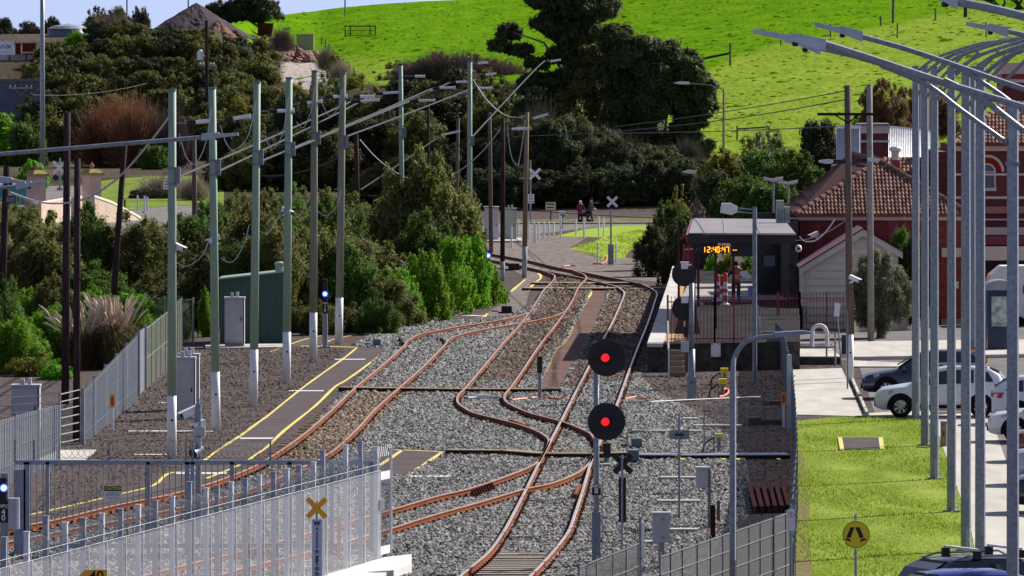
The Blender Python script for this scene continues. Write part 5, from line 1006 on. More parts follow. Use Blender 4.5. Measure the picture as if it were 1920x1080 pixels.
b = MB(); p0, p1 = AT(1418, 560, B0.y + 45) - B0, AT(1472, 454, B0.y + 45) - B0; b.box(p0.x, p1.x, 45, 45.1, 0, zr - .05); b.build('glazed_wall', mat('tinted_glazing', (0.015, 0.018, 0.025), (0.025, 0.028, 0.035), 1, .15, spec=.3), t)
b = MB(); p0, p1 = AT(1469, 556, B0.y + 44) - B0, AT(1480, 482, B0.y + 44) - B0; b.box(p0.x, p1.x, 44, 44.5, 0, p1.z); rp = b.build('red_panel', mat('dark_red_panel', (0.1, 0.008, 0.014), (0.08, 0.006, 0.012), 2, .5), t)
b = MB(); p0, p1 = AT(1432, 499, B0.y + 44) - B0, AT(1453, 479, B0.y + 44) - B0; b.box(p0.x, p1.x, 44, 44.08, p0.z, p1.z); b.build('wall_panel', mat('grey_wall_panel', (0.13, 0.15, 0.19), (0.15, 0.17, 0.21), 2, .5), t)
b = MB(); p0, p1 = AT(1480, 560, B0.y + 34) - B0, AT(1497, 454, B0.y + 34) - B0; b.box(p0.x, p1.x, 34, 46, -.2, zr - .1); b.build('back_wall', M_stonew, t); b = MB(); p0, p1 = AT(1290, 0, B0.y + 88) - B0, AT(1346, 0, B0.y + 88) - B0; b.box(p0.x, p1.x, 88, 88.2, -.9, 2.3); b.build('end_screen', M_woodd, t)
d = B0.y + .15
for lb, u0, u1, v0 in (('pale air-conditioning unit on the shelter roof, the taller one by the station eave', 1456, 1470, 397), ('shorter pale air-conditioning unit on the shelter roof beside the taller one', 1471, 1481, 409)):
 o_ = AT((u0 + u1) / 2, 439, d + 20); s = o_.y / F; t = thing('air_conditioner', lb, 'air conditioner', (o_.x, o_.y, ZS), 'air-conditioning units on the shelter roof'); b = MB(); b.box((u0 - u1) / 2 * s, (u1 - u0) / 2 * s, 0, .8, 0, (439 - v0) * s); b.build('case', M_cabg, t); b = MB(); b.box((u0 - u1) / 2.6 * s, (u1 - u0) / 2.6 * s, -.02, -.002, .12, (439 - v0) * s * .6); b.build('grille', M_galvd, t)
for lb, u, v0 in (('slim mast with paired lamps behind the shelter roof, the left one', 1450, 338), ('slim mast with paired lamps behind the shelter roof, the right one', 1478, 344)):
 o_ = AT(u, 412, 372); s = 372 / F; t = thing('lamp_mast', lb, 'lamp mast', (o_.x, 372, 0), 'slim masts behind the shelter roof'); zt = CH - (v0 - HV) * s; b = MB(); b.tube([(0, 0, 0), (0, 0, zt)], .05, 6); b.build('mast', M_galv, t)
 for k in (-1, 1): b = MB(); b.obox((k * 9 * s, 0, zt + .05), (9 * s, 0, k * .05), (0, .12, 0), (0, 0, .07)); b.build('lamp_head', M_whited, t)
t = thing('clock_sign', 'black hanging display showing the time in amber digits', 'clock', AT(1334, 468, d)); o_ = t.location; p0, p1 = AT(1301, 475, d) - o_, AT(1368, 461, d) - o_
b = MB(); b.box(p0.x, p1.x, 0, .18, p0.z, p1.z); b.build('case', M_black, t); b = MB(); b.box(p0.x + .3, p0.x + .33, .05, .1, p1.z, p1.z + .35); b.box(p1.x - .33, p1.x - .3, .05, .1, p1.z, p1.z + .35); b.build('hangers', M_black, t)
SEG = {'0': 'abcdef', '1': 'bc', '2': 'abged', '4': 'fgbc', '7': 'abc', ':': ':'}
b = MB(); x = AT(1320, 0, d).x - o_.x; W_, H2, T_ = .085, .2, .024
for ch in '12:40:47':
 if ch == ':':
  for z in (-.05, .05): b.box(x + .01, x + .04, -.014, -.004, z - .016, z + .016)
  x += .085; continue
 for sg in SEG[ch]:
  z = {'a': H2 / 2, 'g': 0, 'd': -H2 / 2}.get(sg)
  if z is not None: b.box(x, x + W_, -.014, -.004, z - T_ / 2, z + T_ / 2)
  else:
   xx = x + W_ * .35 if ch == '1' else (x if sg in 'ef' else x + W_); zz = H2 / 4 if sg in 'bf' else -H2 / 4; b.box(xx - T_ / 2, xx + T_ / 2, -.014, -.004, zz - H2 / 4, zz + H2 / 4)
 x += .133
b.build('digits', M_led, t); b = MB(); b.prism([(p0.x + .06, -.08), (p0.x + .1, .07), (p0.x + .22, .07), (p0.x + .21, .04), (p0.x + .12, .04), (p0.x + .09, -.08)], -.014, -.004); b.build('emblem', mat('dim_grey_emblem', (.12, .13, .17), (.14, .15, .19), 2, .5), t)
t = thing('display_board', 'black hanging train display beside the clock with two small amber dashes', 'display', AT(1391, 470, d)); o_ = t.location; p0, p1 = AT(1370, 481, d) - o_, AT(1412, 459, d) - o_
b = MB(); b.box(p0.x, p1.x, 0, .25, p0.z, p1.z + .1); b.build('case', M_black, t); b = MB()
for x in (-.34, -.25): b.box(x, x + .06, -.014, -.004, .01, .03)
b.build('dashes', M_led, t)
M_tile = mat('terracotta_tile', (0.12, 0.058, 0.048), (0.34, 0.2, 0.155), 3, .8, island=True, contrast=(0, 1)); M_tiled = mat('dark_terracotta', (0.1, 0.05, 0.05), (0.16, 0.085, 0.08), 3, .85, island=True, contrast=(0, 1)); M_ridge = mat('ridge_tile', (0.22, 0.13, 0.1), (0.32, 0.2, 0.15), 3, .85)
def tiled(a, b_, c, e, rows, cols, m, parent, name='roof_tiles', tri=None):
 """tiles over the quad a-b (eave) to e-c (top); tri = keep function on (u, v)"""
 bb = MB(); a, b_, c, e = map(Vector, (a, b_, c, e)); nrm = (b_ - a).cross(e - a).normalized(); nrm = -nrm if nrm.z < 0 else nrm
 for j in range(rows):
  v0, v1 = j / rows, (j + 1.12) / rows
  for i in range(cols):
   u0, u1 = i / cols, (i + .94) / cols
   if tri and not tri((u0 + u1) / 2, (v0 + v1) / 2 - .02): continue
   P = lambda u, v: (a.lerp(b_, u)).lerp(e.lerp(c, u), v); um = (u0 + u1) / 2; hh = .055
   lo = [P(u0, v0) + nrm * .03, P(um, v0) + nrm * (.03 + hh), P(u1, v0) + nrm * .03]; hi = [P(u0, min(v1, 1.0)), P(um, min(v1, 1.0)) + nrm * hh * .6, P(u1, min(v1, 1.0))]
   k = bb.ring(lo + hi + [P(u0, v0) - nrm * .03, P(u1, v0) - nrm * .03])
   bb.face((k[0], k[1], k[4], k[3])); bb.face((k[1], k[2], k[5], k[4])); bb.face((k[6], k[7], k[2], k[1], k[0]))
 return bb.build(name, m, parent)
M_brick = bpy.data.materials.new('red_brick')
def brickmat(m, c1, c2, mo, sc_=1.0):
 m.use_nodes = True; nt = m.node_tree; tc = nt.nodes.new('ShaderNodeTexCoord'); mp = nt.nodes.new('ShaderNodeMapping'); mp.inputs['Rotation'].default_value = (math.radians(90), 0, 0); br = nt.nodes.new('ShaderNodeTexBrick')
 br.inputs['Scale'].default_value = 1; br.inputs['Brick Width'].default_value = .24 * sc_; br.inputs['Row Height'].default_value = .086 * sc_; br.inputs['Mortar Size'].default_value = .008; br.inputs['Color1'].default_value = (*c1, 1); br.inputs['Color2'].default_value = (*c2, 1); br.inputs['Mortar'].default_value = (*mo, 1)
 nt.links.new(tc.outputs['Object'], mp.inputs[0]); nt.links.new(mp.outputs[0], br.inputs[0]); nt.links.new(br.outputs[0], nt.nodes['Principled BSDF'].inputs['Base Color']); nt.nodes['Principled BSDF'].inputs['Roughness'].default_value = .85
brickmat(M_brick, (.22, .03, .024), (.29, .05, .038), (.17, .06, .05), 2.0)
M_brickd = bpy.data.materials.new('dark_brick'); brickmat(M_brickd, (.13, .025, .03), (.18, .04, .042), (.12, .07, .07), 1.6)
M_cream = mat('cream_paint', (.62, .53, .38), (.68, .58, .43), 2, .6); M_creamp = mat('pale_cream_paint', (.66, .6, .5), (.72, .66, .56), 2, .6)
dS1 = 336.0; B0 = Vector(((1653 - 960) * dS1 / F, dS1, 0)); L = lambda u, v, dy=0: AT(u, v, dS1 + dy) - B0
t = thing('station_building', 'single-storey red brick station building with a hipped terracotta roof', 'building', B0)
xl, xr = L(1500, 0).x, L(1806, 0).x; ze = L(0, 403).z; zw = L(0, 413).z; dep = 9.0; za = L(0, 303, 4).z; apx = L(1650, 0, 4).x
b = MB(); b.box(xl, xr, .25, dep, 0, ze - .02); b.build('wall', M_brick, t)
b = MB(); b.box(xl - .1, xr + .1, -.02, .2, zw, ze - .05); b.build('fascia', M_cream, t); b = MB(); b.box(xl - .15, xr + .15, -.14, -.02, ze - .08, ze + .04); b.build('gutter', M_maroon, t)
e0, e1, ap, bk = Vector((xl - .15, -.15, ze)), Vector((xr + .3, -.15, ze)), Vector((apx, 4, za)), Vector((apx - 1.1, dep - 1, L(1607, 290, dep).z)); e2 = Vector((xl - .3, dep + .5, ze + .1))
b = MB(); b.poly([e0, e1, ap]); b.poly([e0, ap, bk, e2]); b.poly([e1, (e1.x, dep + .5, ze), (bk.x + 1, bk.y, bk.z), ap]); b.poly([e2, bk, (bk.x + 1, bk.y, bk.z), (e1.x, dep + .5, ze)]); b.build('roof', M_tiled, t)
fa = (ap.x - e0.x) / (e1.x - e0.x); off = Vector((0, -.03, .03))
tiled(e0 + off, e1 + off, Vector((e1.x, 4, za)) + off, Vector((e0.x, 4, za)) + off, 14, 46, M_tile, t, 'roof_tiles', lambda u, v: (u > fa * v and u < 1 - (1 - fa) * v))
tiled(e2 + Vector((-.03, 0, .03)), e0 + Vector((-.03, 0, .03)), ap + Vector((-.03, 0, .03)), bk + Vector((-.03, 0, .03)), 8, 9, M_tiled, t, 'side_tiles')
for nm, p, q_ in (('hip_ridge', e0, ap), ('hip_ridge', e1, ap), ('hip_ridge', ap, bk)):
 b = MB(); n = 14
 for k in range(n): a, c = p.lerp(q_, k / n), p.lerp(q_, (k + .93) / n); b.tube([a + Vector((0, -.04, .07)), c + Vector((0, -.04, .04))], [.12, .1], 8)
 b.build(nm, M_ridge, t)
for u in (1535, 1676): b = MB(); x = L(u, 0).x; b.box(x - (.06 if u < 1600 else .2), x + (.06 if u < 1600 else .2), .22, .27, 0, zw); b.build('downpipe' if u < 1600 else 'pilaster', M_maroon, t)
b = MB(); x0, x1 = L(1766, 0).x, xr; b.box(x0, x1 + .05, .1, .24, L(0, 482).z, L(0, 465).z); b.build('string_course', M_cream, t); b = MB(); b.box(x0, x1 + .03, .15, .24, 0, L(0, 598).z); b.build('base_course', M_concd, t)
b = MB(); p0, p1 = L(1792, 541), L(1798, 528); b.box(p0.x, p1.x, .2, .245, p0.z, p1.z); b.build('notice', M_white, t)
b = MB(); b.tube([L(1804, 470, .2), L(1804, 420, .2)], .05, 6); b.build('white_downpipe', M_creamp, t)
dR = 352.0; B0 = AT(1685, 352, dR); L = lambda u, v, dy=0: AT(u, v, dR + dy) - B0
t = thing('tiled_roof', 'terracotta tiled roof behind the hipped roof with a dark skylight', 'roof', B0)
a, b_, c, e = L(1655, 395), L(1762, 395), L(1762, 297, 6), L(1655, 297, 6); bb = MB(); bb.poly([a, b_, c, e]); bb.poly([L(1655, 395, 12), L(1762, 395, 12), c, e]); bb.build('roof', M_tiled, t); tiled(a + Vector((0, -.05, .05)), b_ + Vector((0, -.05, .05)), c + Vector((0, -.05, .05)), e + Vector((0, -.05, .05)), 14, 15, M_tile, t)
bb = MB(); p0, p1 = L(1722, 326, 3.9), L(1734, 302, 5.6); bb.obox((p0 + p1) / 2 + Vector((0, -.15, .12)), (.14, 0, 0), (0, (p1.y - p0.y) / 2, (p1.z - p0.z) / 2), (0, -.03, .05)); bb.build('skylight', M_black, t)
t = thing('roof_vent', 'round white roof vent with a domed cap on a red base', 'vent', L(1679, 300, -3) + B0); s = dR / F; b = MB(); b.lathe([(7 * s, 0), (7 * s, 16 * s)], (0, 0, 0), 14); b.build('neck', M_creamp, t); b = MB(); b.lathe([(9 * s, 16 * s), (11.5 * s, 17 * s), (11.5 * s, 22 * s), (8 * s, 25 * s)], (0, 0, 0), 14); b.build('cap', M_whited, t); b = MB(); b.box(-8 * s, 8 * s, -8 * s, 8 * s, -14 * s, 0); b.build('base', M_maroon, t)
M_corr = mat('white_corrugated_iron', (.72, .74, .76), (.8, .8, .82), 2, .4, .1)
def corr(label, u0, u1, vt, vb, d, slope=0, v2=None, depth=6, m=M_corr):
 B0 = AT((u0 + u1) / 2, vb, d); L = lambda u, v, dy=0: AT(u, v, d + dy) - B0; t = thing('corrugated_roof', label, 'roof', B0); b = MB(); n = int((u1 - u0) / 3.2); pr = []
 for i in range(n * 4 + 1):
  u = u0 + (u1 - u0) * i / (n * 4); o_ = .05 * math.sin(i * math.pi / 2); vtt = vt if v2 is None else vt + (v2 - vt) * i / (n * 4)
  pr.append(b.ring([L(u, vb) + Vector((0, -o_, 0)), L(u, vtt, slope) + Vector((0, -o_, o_))]))
 for p, q_ in zip(pr, pr[1:]): b.face((p[0], q_[0], q_[1], p[1]))
 b.build('sheet', m, t); b = MB(); b.bar(L(u0, vt, slope) + Vector((0, -.05, .02)), L(u1, v2 or vt, slope) + Vector((0, -.05, .02)), .1); b.build('ridge_cap', M_white, t)
 b = MB(); p0, p1 = L(u0, vb), L(u1, vt); b.box(p0.x, p1.x, .1, depth, p0.z - 3, min(p0.z, p1.z)); b.build('wall', M_brickd, t); return t
corr('small white corrugated gable left of the two power poles', 1568, 1614, 238, 312, 350, 1.5); corr('white corrugated roof with a shaded patch right of the power poles', 1665, 1757, 238, 300, 368, 5, 248)
B0 = AT(1638, 300, 362); s = 362 / F; b = MB(); b.box(-28 * s, 28 * s, 0, 3, 0, 68 * s); t = thing('parapet_block', 'dark red parapet block with cream bands between the white roofs', 'building', B0); b.build('wall', M_brickd, t); b = MB(); b.box(-29 * s, 29 * s, -.12, 3.1, 50 * s, 64 * s); b.build('band', M_creamp, t); b = MB(); b.box(-30 * s, 30 * s, -.2, 3.2, 64.5 * s, 68.5 * s); b.build('cornice', M_concd, t); b = MB(); b.box(-29 * s, 29 * s, -.08, 3.05, 33 * s, 37 * s); b.build('lower_band', M_creamp, t)
B0 = AT(1735, 240, 375); s = 375 / F; t = thing('chimney', 'tall cream chimney in front of the brown-leaved tree', 'chimney', B0); b = MB(); b.box(-9 * s, 9 * s, 0, .5, -20 * s, 62 * s); b.build('stack', M_cream, t); b = MB(); b.box(-12 * s, 12 * s, -.08, .6, 62 * s, 84 * s); b.build('cap', mat('tan_render', (.42, .33, .2), (.48, .38, .25), 2, .7), t)
dT = 350.0; B0 = Vector(((1850 - 960) * dT / F, dT, 0)); L = lambda u, v, dy=0: AT(u, v, dT + dy) - B0
t = thing('two_storey_building', 'two-storey dark brick station wing with an arched upper window', 'building', B0); xl, xr = L(1757, 0).x, L(2080, 0).x; ze = L(0, 272).z
b = MB(); b.box(L(1790, 0).x, xr, 0, 12, 0, ze); b.box(xl, L(1790, 0).x, 1.2, 12, 0, L(0, 285).z); b.build('wall', M_brickd, t)
b = MB(); b.box(L(1788, 0).x, xr, -.15, 0, L(0, 283).z, L(0, 274).z); b.build('eave_band', M_cream, t); b = MB(); b.box(L(1786, 0).x, xr, -.28, -.12, L(0, 274).z, L(0, 270).z); b.build('gutter', M_maroon, t)
a, b_, c, e = L(1788, 271, -.3), L(2080, 271, -.3), L(2080, 192, 5), L(1788, 192, 5); hx = (1895 - 1788) / (2080 - 1788)
bb = MB(); bb.poly([a, b_, c, L(1888, 192, 5)]); bb.poly([a, L(1888, 192, 5), L(1790, 255, 12)]); bb.build('roof', M_tiled, t)
tiled(a + Vector((0, -.05, .05)), b_ + Vector((0, -.05, .05)), c + Vector((0, -.05, .05)), e + Vector((0, -.05, .05)), 12, 42, M_tile, t, 'roof_tiles', lambda u, v: u > v * .34)
b = MB(); p, q_ = a, L(1888, 192, 5); n = 12
for k in range(n): b.tube([p.lerp(q_, k / n) + Vector((0, -.06, .08)), p.lerp(q_, (k + .93) / n) + Vector((0, -.06, .05))], [.13, .11], 8)
b.build('hip_ridge', M_ridge, t)
for v0, v1, nm in ((329, 325, 'band'), (373, 368, 'string_course'), (400, 387, 'moulding'), (413, 410, 'band')): b = MB(); b.box(L(1790, 0).x, xr, -.12 if nm != 'moulding' else -.2, 0.0, L(0, v0).z, L(0, v1).z); b.build(nm, M_creamp if nm != 'moulding' else mat('pink_moulding', (.42, .2, .15), (.46, .23, .17), 2, .7), t)
cx = L(1851, 0).x; zb_, zs, s = L(0, 352).z, L(0, 322).z, dT / F; b = MB(); n = 14
def arch(r0, r1, y0, y1, m, nm, par):
 b = MB()
 for k in range(n):
  a0, a1 = math.pi * k / n, math.pi * (k + 1) / n; q4 = [(cx + r * math.cos(a), zs + r * math.sin(a)) for r, a in ((r0, a0), (r1, a0), (r1, a1), (r0, a1))]; b.prism(q4, y0, y1)
 return b.build(nm, m, par)
arch(27 * s, 32 * s, -.1, 0, M_cream, 'arch_band', t); arch(16 * s, 27 * s, -.05, 0, mat('red_brick_arch', (.25, .02, .02), (.3, .03, .03), 3, .8), 'brick_arch', t)
wf = arch(13 * s, 16 * s, -.09, -.01, M_creamp, 'window', t); b = MB(); b.box(cx - 16 * s, cx - 13 * s, -.09, -.01, zb_, zs); b.box(cx + 13 * s, cx + 16 * s, -.09, -.01, zb_, zs); b.box(cx - 17 * s, cx + 17 * s, -.14, -.01, zb_ - 6 * s, zb_); b.box(cx - 13 * s, cx + 13 * s, -.08, -.02, zs - 1.2 * s, zs + .6 * s); b.build('frame', M_creamp, wf)
b = MB(); b.prism([(cx - 13 * s, zb_), (cx + 13 * s, zb_)] + [(cx + 13 * s * math.cos(a), zs + 13 * s * math.sin(a)) for a in np.linspace(0, math.pi, 13)], -.03, -.005); b.build('pane', M_glass, wf)
t2 = thing('awning', 'maroon-roofed awning with a cream fascia on the two-storey wing', 'awning', B0); b = MB(); b.prism([(0, 0)] * 0 + [(L(1818, 0).x, L(0, 485).z), (L(1960, 0).x, L(0, 485).z), (L(1960, 0).x, L(0, 459).z), (L(1818, 0).x, L(0, 459).z)], -3.05, -2.95); b.build('fascia', M_creamp, t2)
b = MB(); b.poly([L(1819, 459, -2.95), L(1960, 459, -2.95), L(1960, 441, -.1), L(1819, 441, -.1)]); b.poly([L(1819, 461, -2.95), L(1960, 461, -2.95), L(1960, 443, -.1), L(1819, 443, -.1)]); b.build('roof', mat('crimson_roof', (.3, .02, .06), (.34, .03, .08), 2, .5), t2); b = MB(); b.box(L(1818, 0).x, L(1960, 0).x, -.25, -.1, L(0, 440).z, L(0, 426).z); b.build('cream_band', M_creamp, t2); b = MB(); b.tube([L(1826, 458, -2.4), L(1826, 392, -2.4)], .07, 8); b.build('post', M_maroon, t2)
b = MB(); b.box(L(1822, 0).x, L(1960, 0).x, -.02, .1, 0, L(0, 480).z); b.build('painted_awning_shade', M_black, t2)  # black panel stands in for the deep shade under the awning
t = thing('tower', 'dark brick tower with a cream cornice at the right edge', 'tower', AT(1905, 200, 362)); s = 362 / F; b = MB(); b.box(-26 * s, 60 * s, 0, 4, -20 * s, 50 * s); b.build('wall', M_brickd, t); b = MB(); b.box(-30 * s, 62 * s, -.2, 4.2, 62 * s, 82 * s); b.build('cornice', M_cream, t); b = MB(); b.box(-28 * s, 61 * s, -.1, 4.1, 45 * s, 51 * s); b.build('band', M_creamp, t); b = MB(); b.box(-27 * s, 60 * s, -.05, 4.05, 51.5 * s, 61.5 * s); b.build('frieze', M_maroon, t)
dC = 330.0; B0 = Vector(((1592 - 960) * dC / F, dC, 0)); L = lambda u, v, dy=0: AT(u, v, dC + dy) - B0; t = thing('cream_shed', 'cream weatherboard shed with a maroon gable roof beside the station', 'shed', B0)
P = [L(1505, 0).x, L(1684, 0).x, L(1618, 0).x]; zl, zr_, zt = L(0, 498).z, L(0, 478).z, L(0, 437).z
n = 13; b = MB()
for k in range(n):
 z0, z1 = zt * k / n, zt * (k + 1) / n
 def xat(z): fl = max(0, (z - zl) / (zt - zl)); fr = max(0, (z - zr_) / (zt - zr_)); return P[0] + (P[2] - P[0]) * fl, P[1] + (P[2] - P[1]) * fr
 (a0, c0), (a1, c1) = xat(z0), xat(z1); r = b.ring([(a0, -.07, z0), (c0, -.07, z0), (c1, 0, z1), (a1, 0, z1), (a0, 0, z0 - .001), (c0, 0, z0 - .001)]); b.face(r[:4]); b.face((r[4], r[5], r[1], r[0]))
b.box(P[0], P[1], 0.01, 6, 0, min(zl, zr_)); b.build('wall', mat('cream_boards', (.72, .66, .53), (.78, .71, .58), 1, .7, stretch=(.3, 1, 3)), t)
for nm, x0, z0 in (('roof', L(1498, 0).x, L(0, 500).z), ('roof', L(1692, 0).x, L(0, 470).z)):
 b = MB(); ax = P[2]; az = L(0, 427).z; b.poly([(x0, -.35, z0), (ax, -.35, az), (ax, 6, az), (x0, 6, z0)]); b.poly([(x0, -.35, z0 - .06), (x0, 6, z0 - .06), (ax, 6, az - .06), (ax, -.35, az - .06)]); rf = b.build(nm, mat('plum_roof', (.2, .08, .12), (.25, .11, .15), 2, .5), t)
 b = MB(); r = [(x0, z0 - .05), (ax, az - .05), (ax, az - .33), (x0, z0 - .33)]; b.prism(r if x0 < ax else r[::-1], -.3, -.24); b.build('barge_board', M_creamp, rf)
b = MB(); b.tube([L(1514, 506, -.1), L(1514, 560, -.1), L(1514, 600, -.1)], .05, 6); b.build('downpipe', M_creamp, t)
fence_line('low cream timber fence behind the round bush', [W(1598, 624), W(1745, 616)], [1.15, 1.15], mat('cream_timber', (.36, .32, .25), (.42, .38, .3), 1, .8, stretch=(.3, 1, 3)), M_concd, 4, (.5,), pw=.03, name='timber_fence')
B0 = W(1881, 662); s = B0.y / F; t = thing('ticket_kiosk', 'navy kiosk with a curved roof and a window with painted tree reflections', 'kiosk', B0); b = MB(); b.box(-29 * s, 18 * s, 0, 1.4, 0, 122 * s); b.build('body', M_navy, t); b = MB(); pr = [(-33 * s, 118 * s)] + [(-6 * s - 28 * s * math.cos(a), 122 * s + 15 * s * math.sin(a)) for a in np.linspace(0, math.pi, 9)] + [(21 * s, 118 * s)]; b.prism(pr, -.15, 1.5); b.build('roof', mat('grey_kiosk_roof', (.2, .23, .27), (.28, .31, .35), 2, .4), t)
b = MB(); b.box(-22 * s, 12 * s, -.03, -.005, 50 * s, 106 * s); b.build('window', mat('painted_reflection_pane', (.16, .2, .2), (.5, .55, .54), 2.5, .15, contrast=(.4, .6)), t); b = MB(); b.box(-33 * s, -30 * s, .3, .4, 0, 110 * s); b.build('edge_frame', M_galvd, t)  # mottled pale colour paints the reflected trees onto the pane
B0 = W(1905, 610); s = B0.y / F; t = thing('caravan', 'white caravan parked under the awning behind the kiosk', 'caravan', B0); b = MB(); pr = [(-58 * s, 20 * s), (-60 * s, 60 * s), (-50 * s, 95 * s), (-30 * s, 112 * s), (90 * s, 114 * s), (90 * s, 16 * s), (-40 * s, 14 * s)]; b.prism(pr, -1, 1.2); b.build('body', M_white, t); b = MB(); b.disc((4 * s, 9 * s), 9 * s, -1.05, -.8, 18); b.build('wheel', M_rubber, t); b = MB(); b.box(10 * s, 18 * s, -1.02, -1.0, 60 * s, 76 * s); b.build('panel', M_maroon, t); b = MB(); b.box(-56 * s, 90 * s, -.6, .9, 0, 15 * s); b.build('chassis', M_black, t)
for lb, u, vt, vb in (('yellow bollard with a red top left of the sixth light pole', 1826, 651, 705), ('shorter yellow bollard with a red top right of the sixth light pole', 1850, 669, 712)):
 B0 = W(u, vb); s = B0.y / F; h = (vb - vt) * s; t = thing('bollard', lb, 'bollard', B0, 'yellow bollards by the kiosk'); b = MB(); b.tube([(0, 0, 0), (0, 0, h * .93)], 3.2 * s, 12); b.build('post', M_amber, t); b = MB(); b.tube([(0, 0, h * .93), (0, 0, h)], 3.2 * s, 12); b.build('cap', M_maroon, t)
B0 = W(1530, 686); s = B0.y / F; t = thing('handrail', 'grey steel handrail with a looped end above the concrete ramp', 'handrail', B0); L = lambda u, v, dy=0: AT(u, v, B0.y + dy) - B0
b = MB()
for p, q_ in (((1428, 623), (1566, 624)), ((1428, 650), (1566, 650)), ((1566, 622), (1566, 686)), ((1423, 592), (1424, 672)), ((1550, 625), (1550, 670)), ((1522, 625), (1522, 650))): b.tube([L(*p), L(*q_)], .035, 8)
b.build('rails', M_galv, t); b = MB(); b.tube([L(1522, 650, -.1), L(1523, 622, -.1)] + [L(1536 - 13 * math.cos(a), 622 - 12 * math.sin(a), -.1) for a in np.linspace(.2, 2.9, 9)] + [L(1550, 622, -.1), L(1551, 650, -.1)], .075, 10); b.build('loop', M_whited, t)
B0 = W(1490, 684); t = thing('ramp_wall', 'dark low retaining wall with a pale top in front of the handrail', 'wall', B0); s = B0.y / F; b = MB(); b.box(-72 * s, 86 * s, 0, .4, 0, 14 * s); b.build('face', M_stonew, t); b = MB(); b.box(-72 * s, 86 * s, -.05, 8, 14.2 * s, 16 * s); b.build('coping', M_conc, t); b = MB(); b.box(-72 * s, 86 * s, 8, 8.3, 16 * s, 26 * s); b.build('upper_kerb', M_conc, t)
B0 = W(1576, 690); d = B0.y; t = thing('parking_sign', 'white leaning sign on a thin post left of the white-based power pole', 'sign', B0, None); L = lambda u, v: AT(u, v, d) - B0; b = MB(); b.tube([L(1578, 688), L(1570, 594)], .028, 8); b.build('post', M_galv, t); b = MB(); b.obox(L(1569.5, 581), (.1, 0, -.01), (0, .01, 0), (.02, 0, .24)); b.build('panel', M_white, t)
post('thin steel post in front of the white-based power pole', 1589, 583, 730, 3, M_galvd); 
B0 = W(1583, 672); s = B0.y / F; t = thing('litter_bin', 'dark green bin with a pale lower edge beside the power pole', 'bin', B0); b = MB(); b.box(-5 * s, 4 * s, -.1, .15, 2 * s, 44 * s); b.build('body', mat('dark_green_bin', (.006, .02, .016), (.01, .026, .02), 2, .5), t); b = MB(); b.box(-4 * s, 3 * s, -.11, -.1, 3 * s, 8 * s); b.build('label_plate', M_whited, t)
cabinet('small brown utility box at the foot of the third and fourth light poles', 1765, 1775, 794, 838, .5, mat('brown_box', (.22, .16, .13), (.26, .19, .15), 2, .7), lugs=False)
for i in range(7): pass
WB = [(959, 425, 465), (971, 412, 443), (991, 413, 447), (1001, 414, 453), (1003.5, 420, 457), (1010, 415, 450), (1020, 415, 447), (1029, 416, 444), (1038, 416, 443), (1051, 405, 447), (1080, 411, 443), (1095, 407.5, 447), (1122.5, 406, 443), (1132, 407, 443), (1121, 457, 493), (1155, 457, 493)]
nm_ = {0: 'white bollard standing alone left of the yellowish timber pole', 14: 'white bollard left of the crossing signal post', 15: 'white bollard right of the crossing signal post', 9: 'tall white bollard below the small white sign', 10: 'white bollard in front of the person in maroon', 11: 'tall white bollard between the two walkers', 12: 'white bollard on the verge right of the walkers, the left of two', 13: 'white bollard on the verge right of the walkers, the right of two'}
for i, (u, vt, vb) in enumerate(WB):
 B0 = W(u, vb); s = B0.y / F; h = (vb - vt) * s; b = MB(); b.tube([(0, 0, 0), (0, 0, h * .96), (0, 0, h)], [1.7 * s, 1.7 * s, 1.1 * s], 10); solo('bollard', b, M_white, nm_.get(i, 'white bollard in the closely spaced row beside the level crossing'), 'bollard', B0, 'white bollards at the level crossing')
def xsign(label, u, vb, vtop, cu, cv, ln, d=None, mast=3.4, box=None, plate=None, m=M_whited, lights=False):
 d = d or D(vb); B0 = AT(u, vb, d); s = d / F; L = lambda uu, v: AT(uu, v, d) - B0; t = thing('crossing_signal', label, 'crossing signal', B0); b = MB(); b.tube([(0, 0, 0), (0, 0, L(0, vtop).z)], mast * s / 2, 10); b.build('mast', M_galv, t)
 cross(t, L(cu, cv), ln * s, 5 * s, m, -.14)
 if box: b = MB(); p0, p1 = L(box[0], vb), L(box[1], box[2]); b.box(p0.x, p1.x, -.2, .15, 0, p1.z); b.build('base_cabinet', M_galv, t)
 if plate: b = MB(); p0, p1 = L(plate[0], plate[3]), L(plate[1], plate[2]); b.box(p0.x, p1.x, -.12, -.1, p0.z, p1.z); pl = b.build('plate', M_whited, t); b = MB(); h_ = p1.z - p0.z; [b.box(p0.x + .06, p1.x - .06, -.123, -.1205, p0.z + h_ * f, p0.z + h_ * f + .09) for f in (.1, .42, .72)]; b.build('lettering', M_galvd, pl)
 if lights:
  for k in (-1, 1): b = MB(); c = L(u + k * 8, lights); b.disc((c.x, c.z), 5.5 * s, -.1, -.05, 20); b.build('light_disc', M_black, t)
 return t
xsign('grey crossing signal with a white cross of boards on the bright verge', 1145.5, 496, 392, 1148, 378, 26, box=(1140, 1150.5, 458)); xsign('crossing signal with a white cross and lettered plate behind the yellowish pole', 994.5, 418, 300, 1003, 326, 28, 548, plate=(990, 1001.5, 364, 381), lights=350)
xsign('crossing signal with a white cross and dark lights between the two stone pillars', 112.5, 372, 296, 111, 314, 32, 690, box=(107, 117, 352), lights=333)
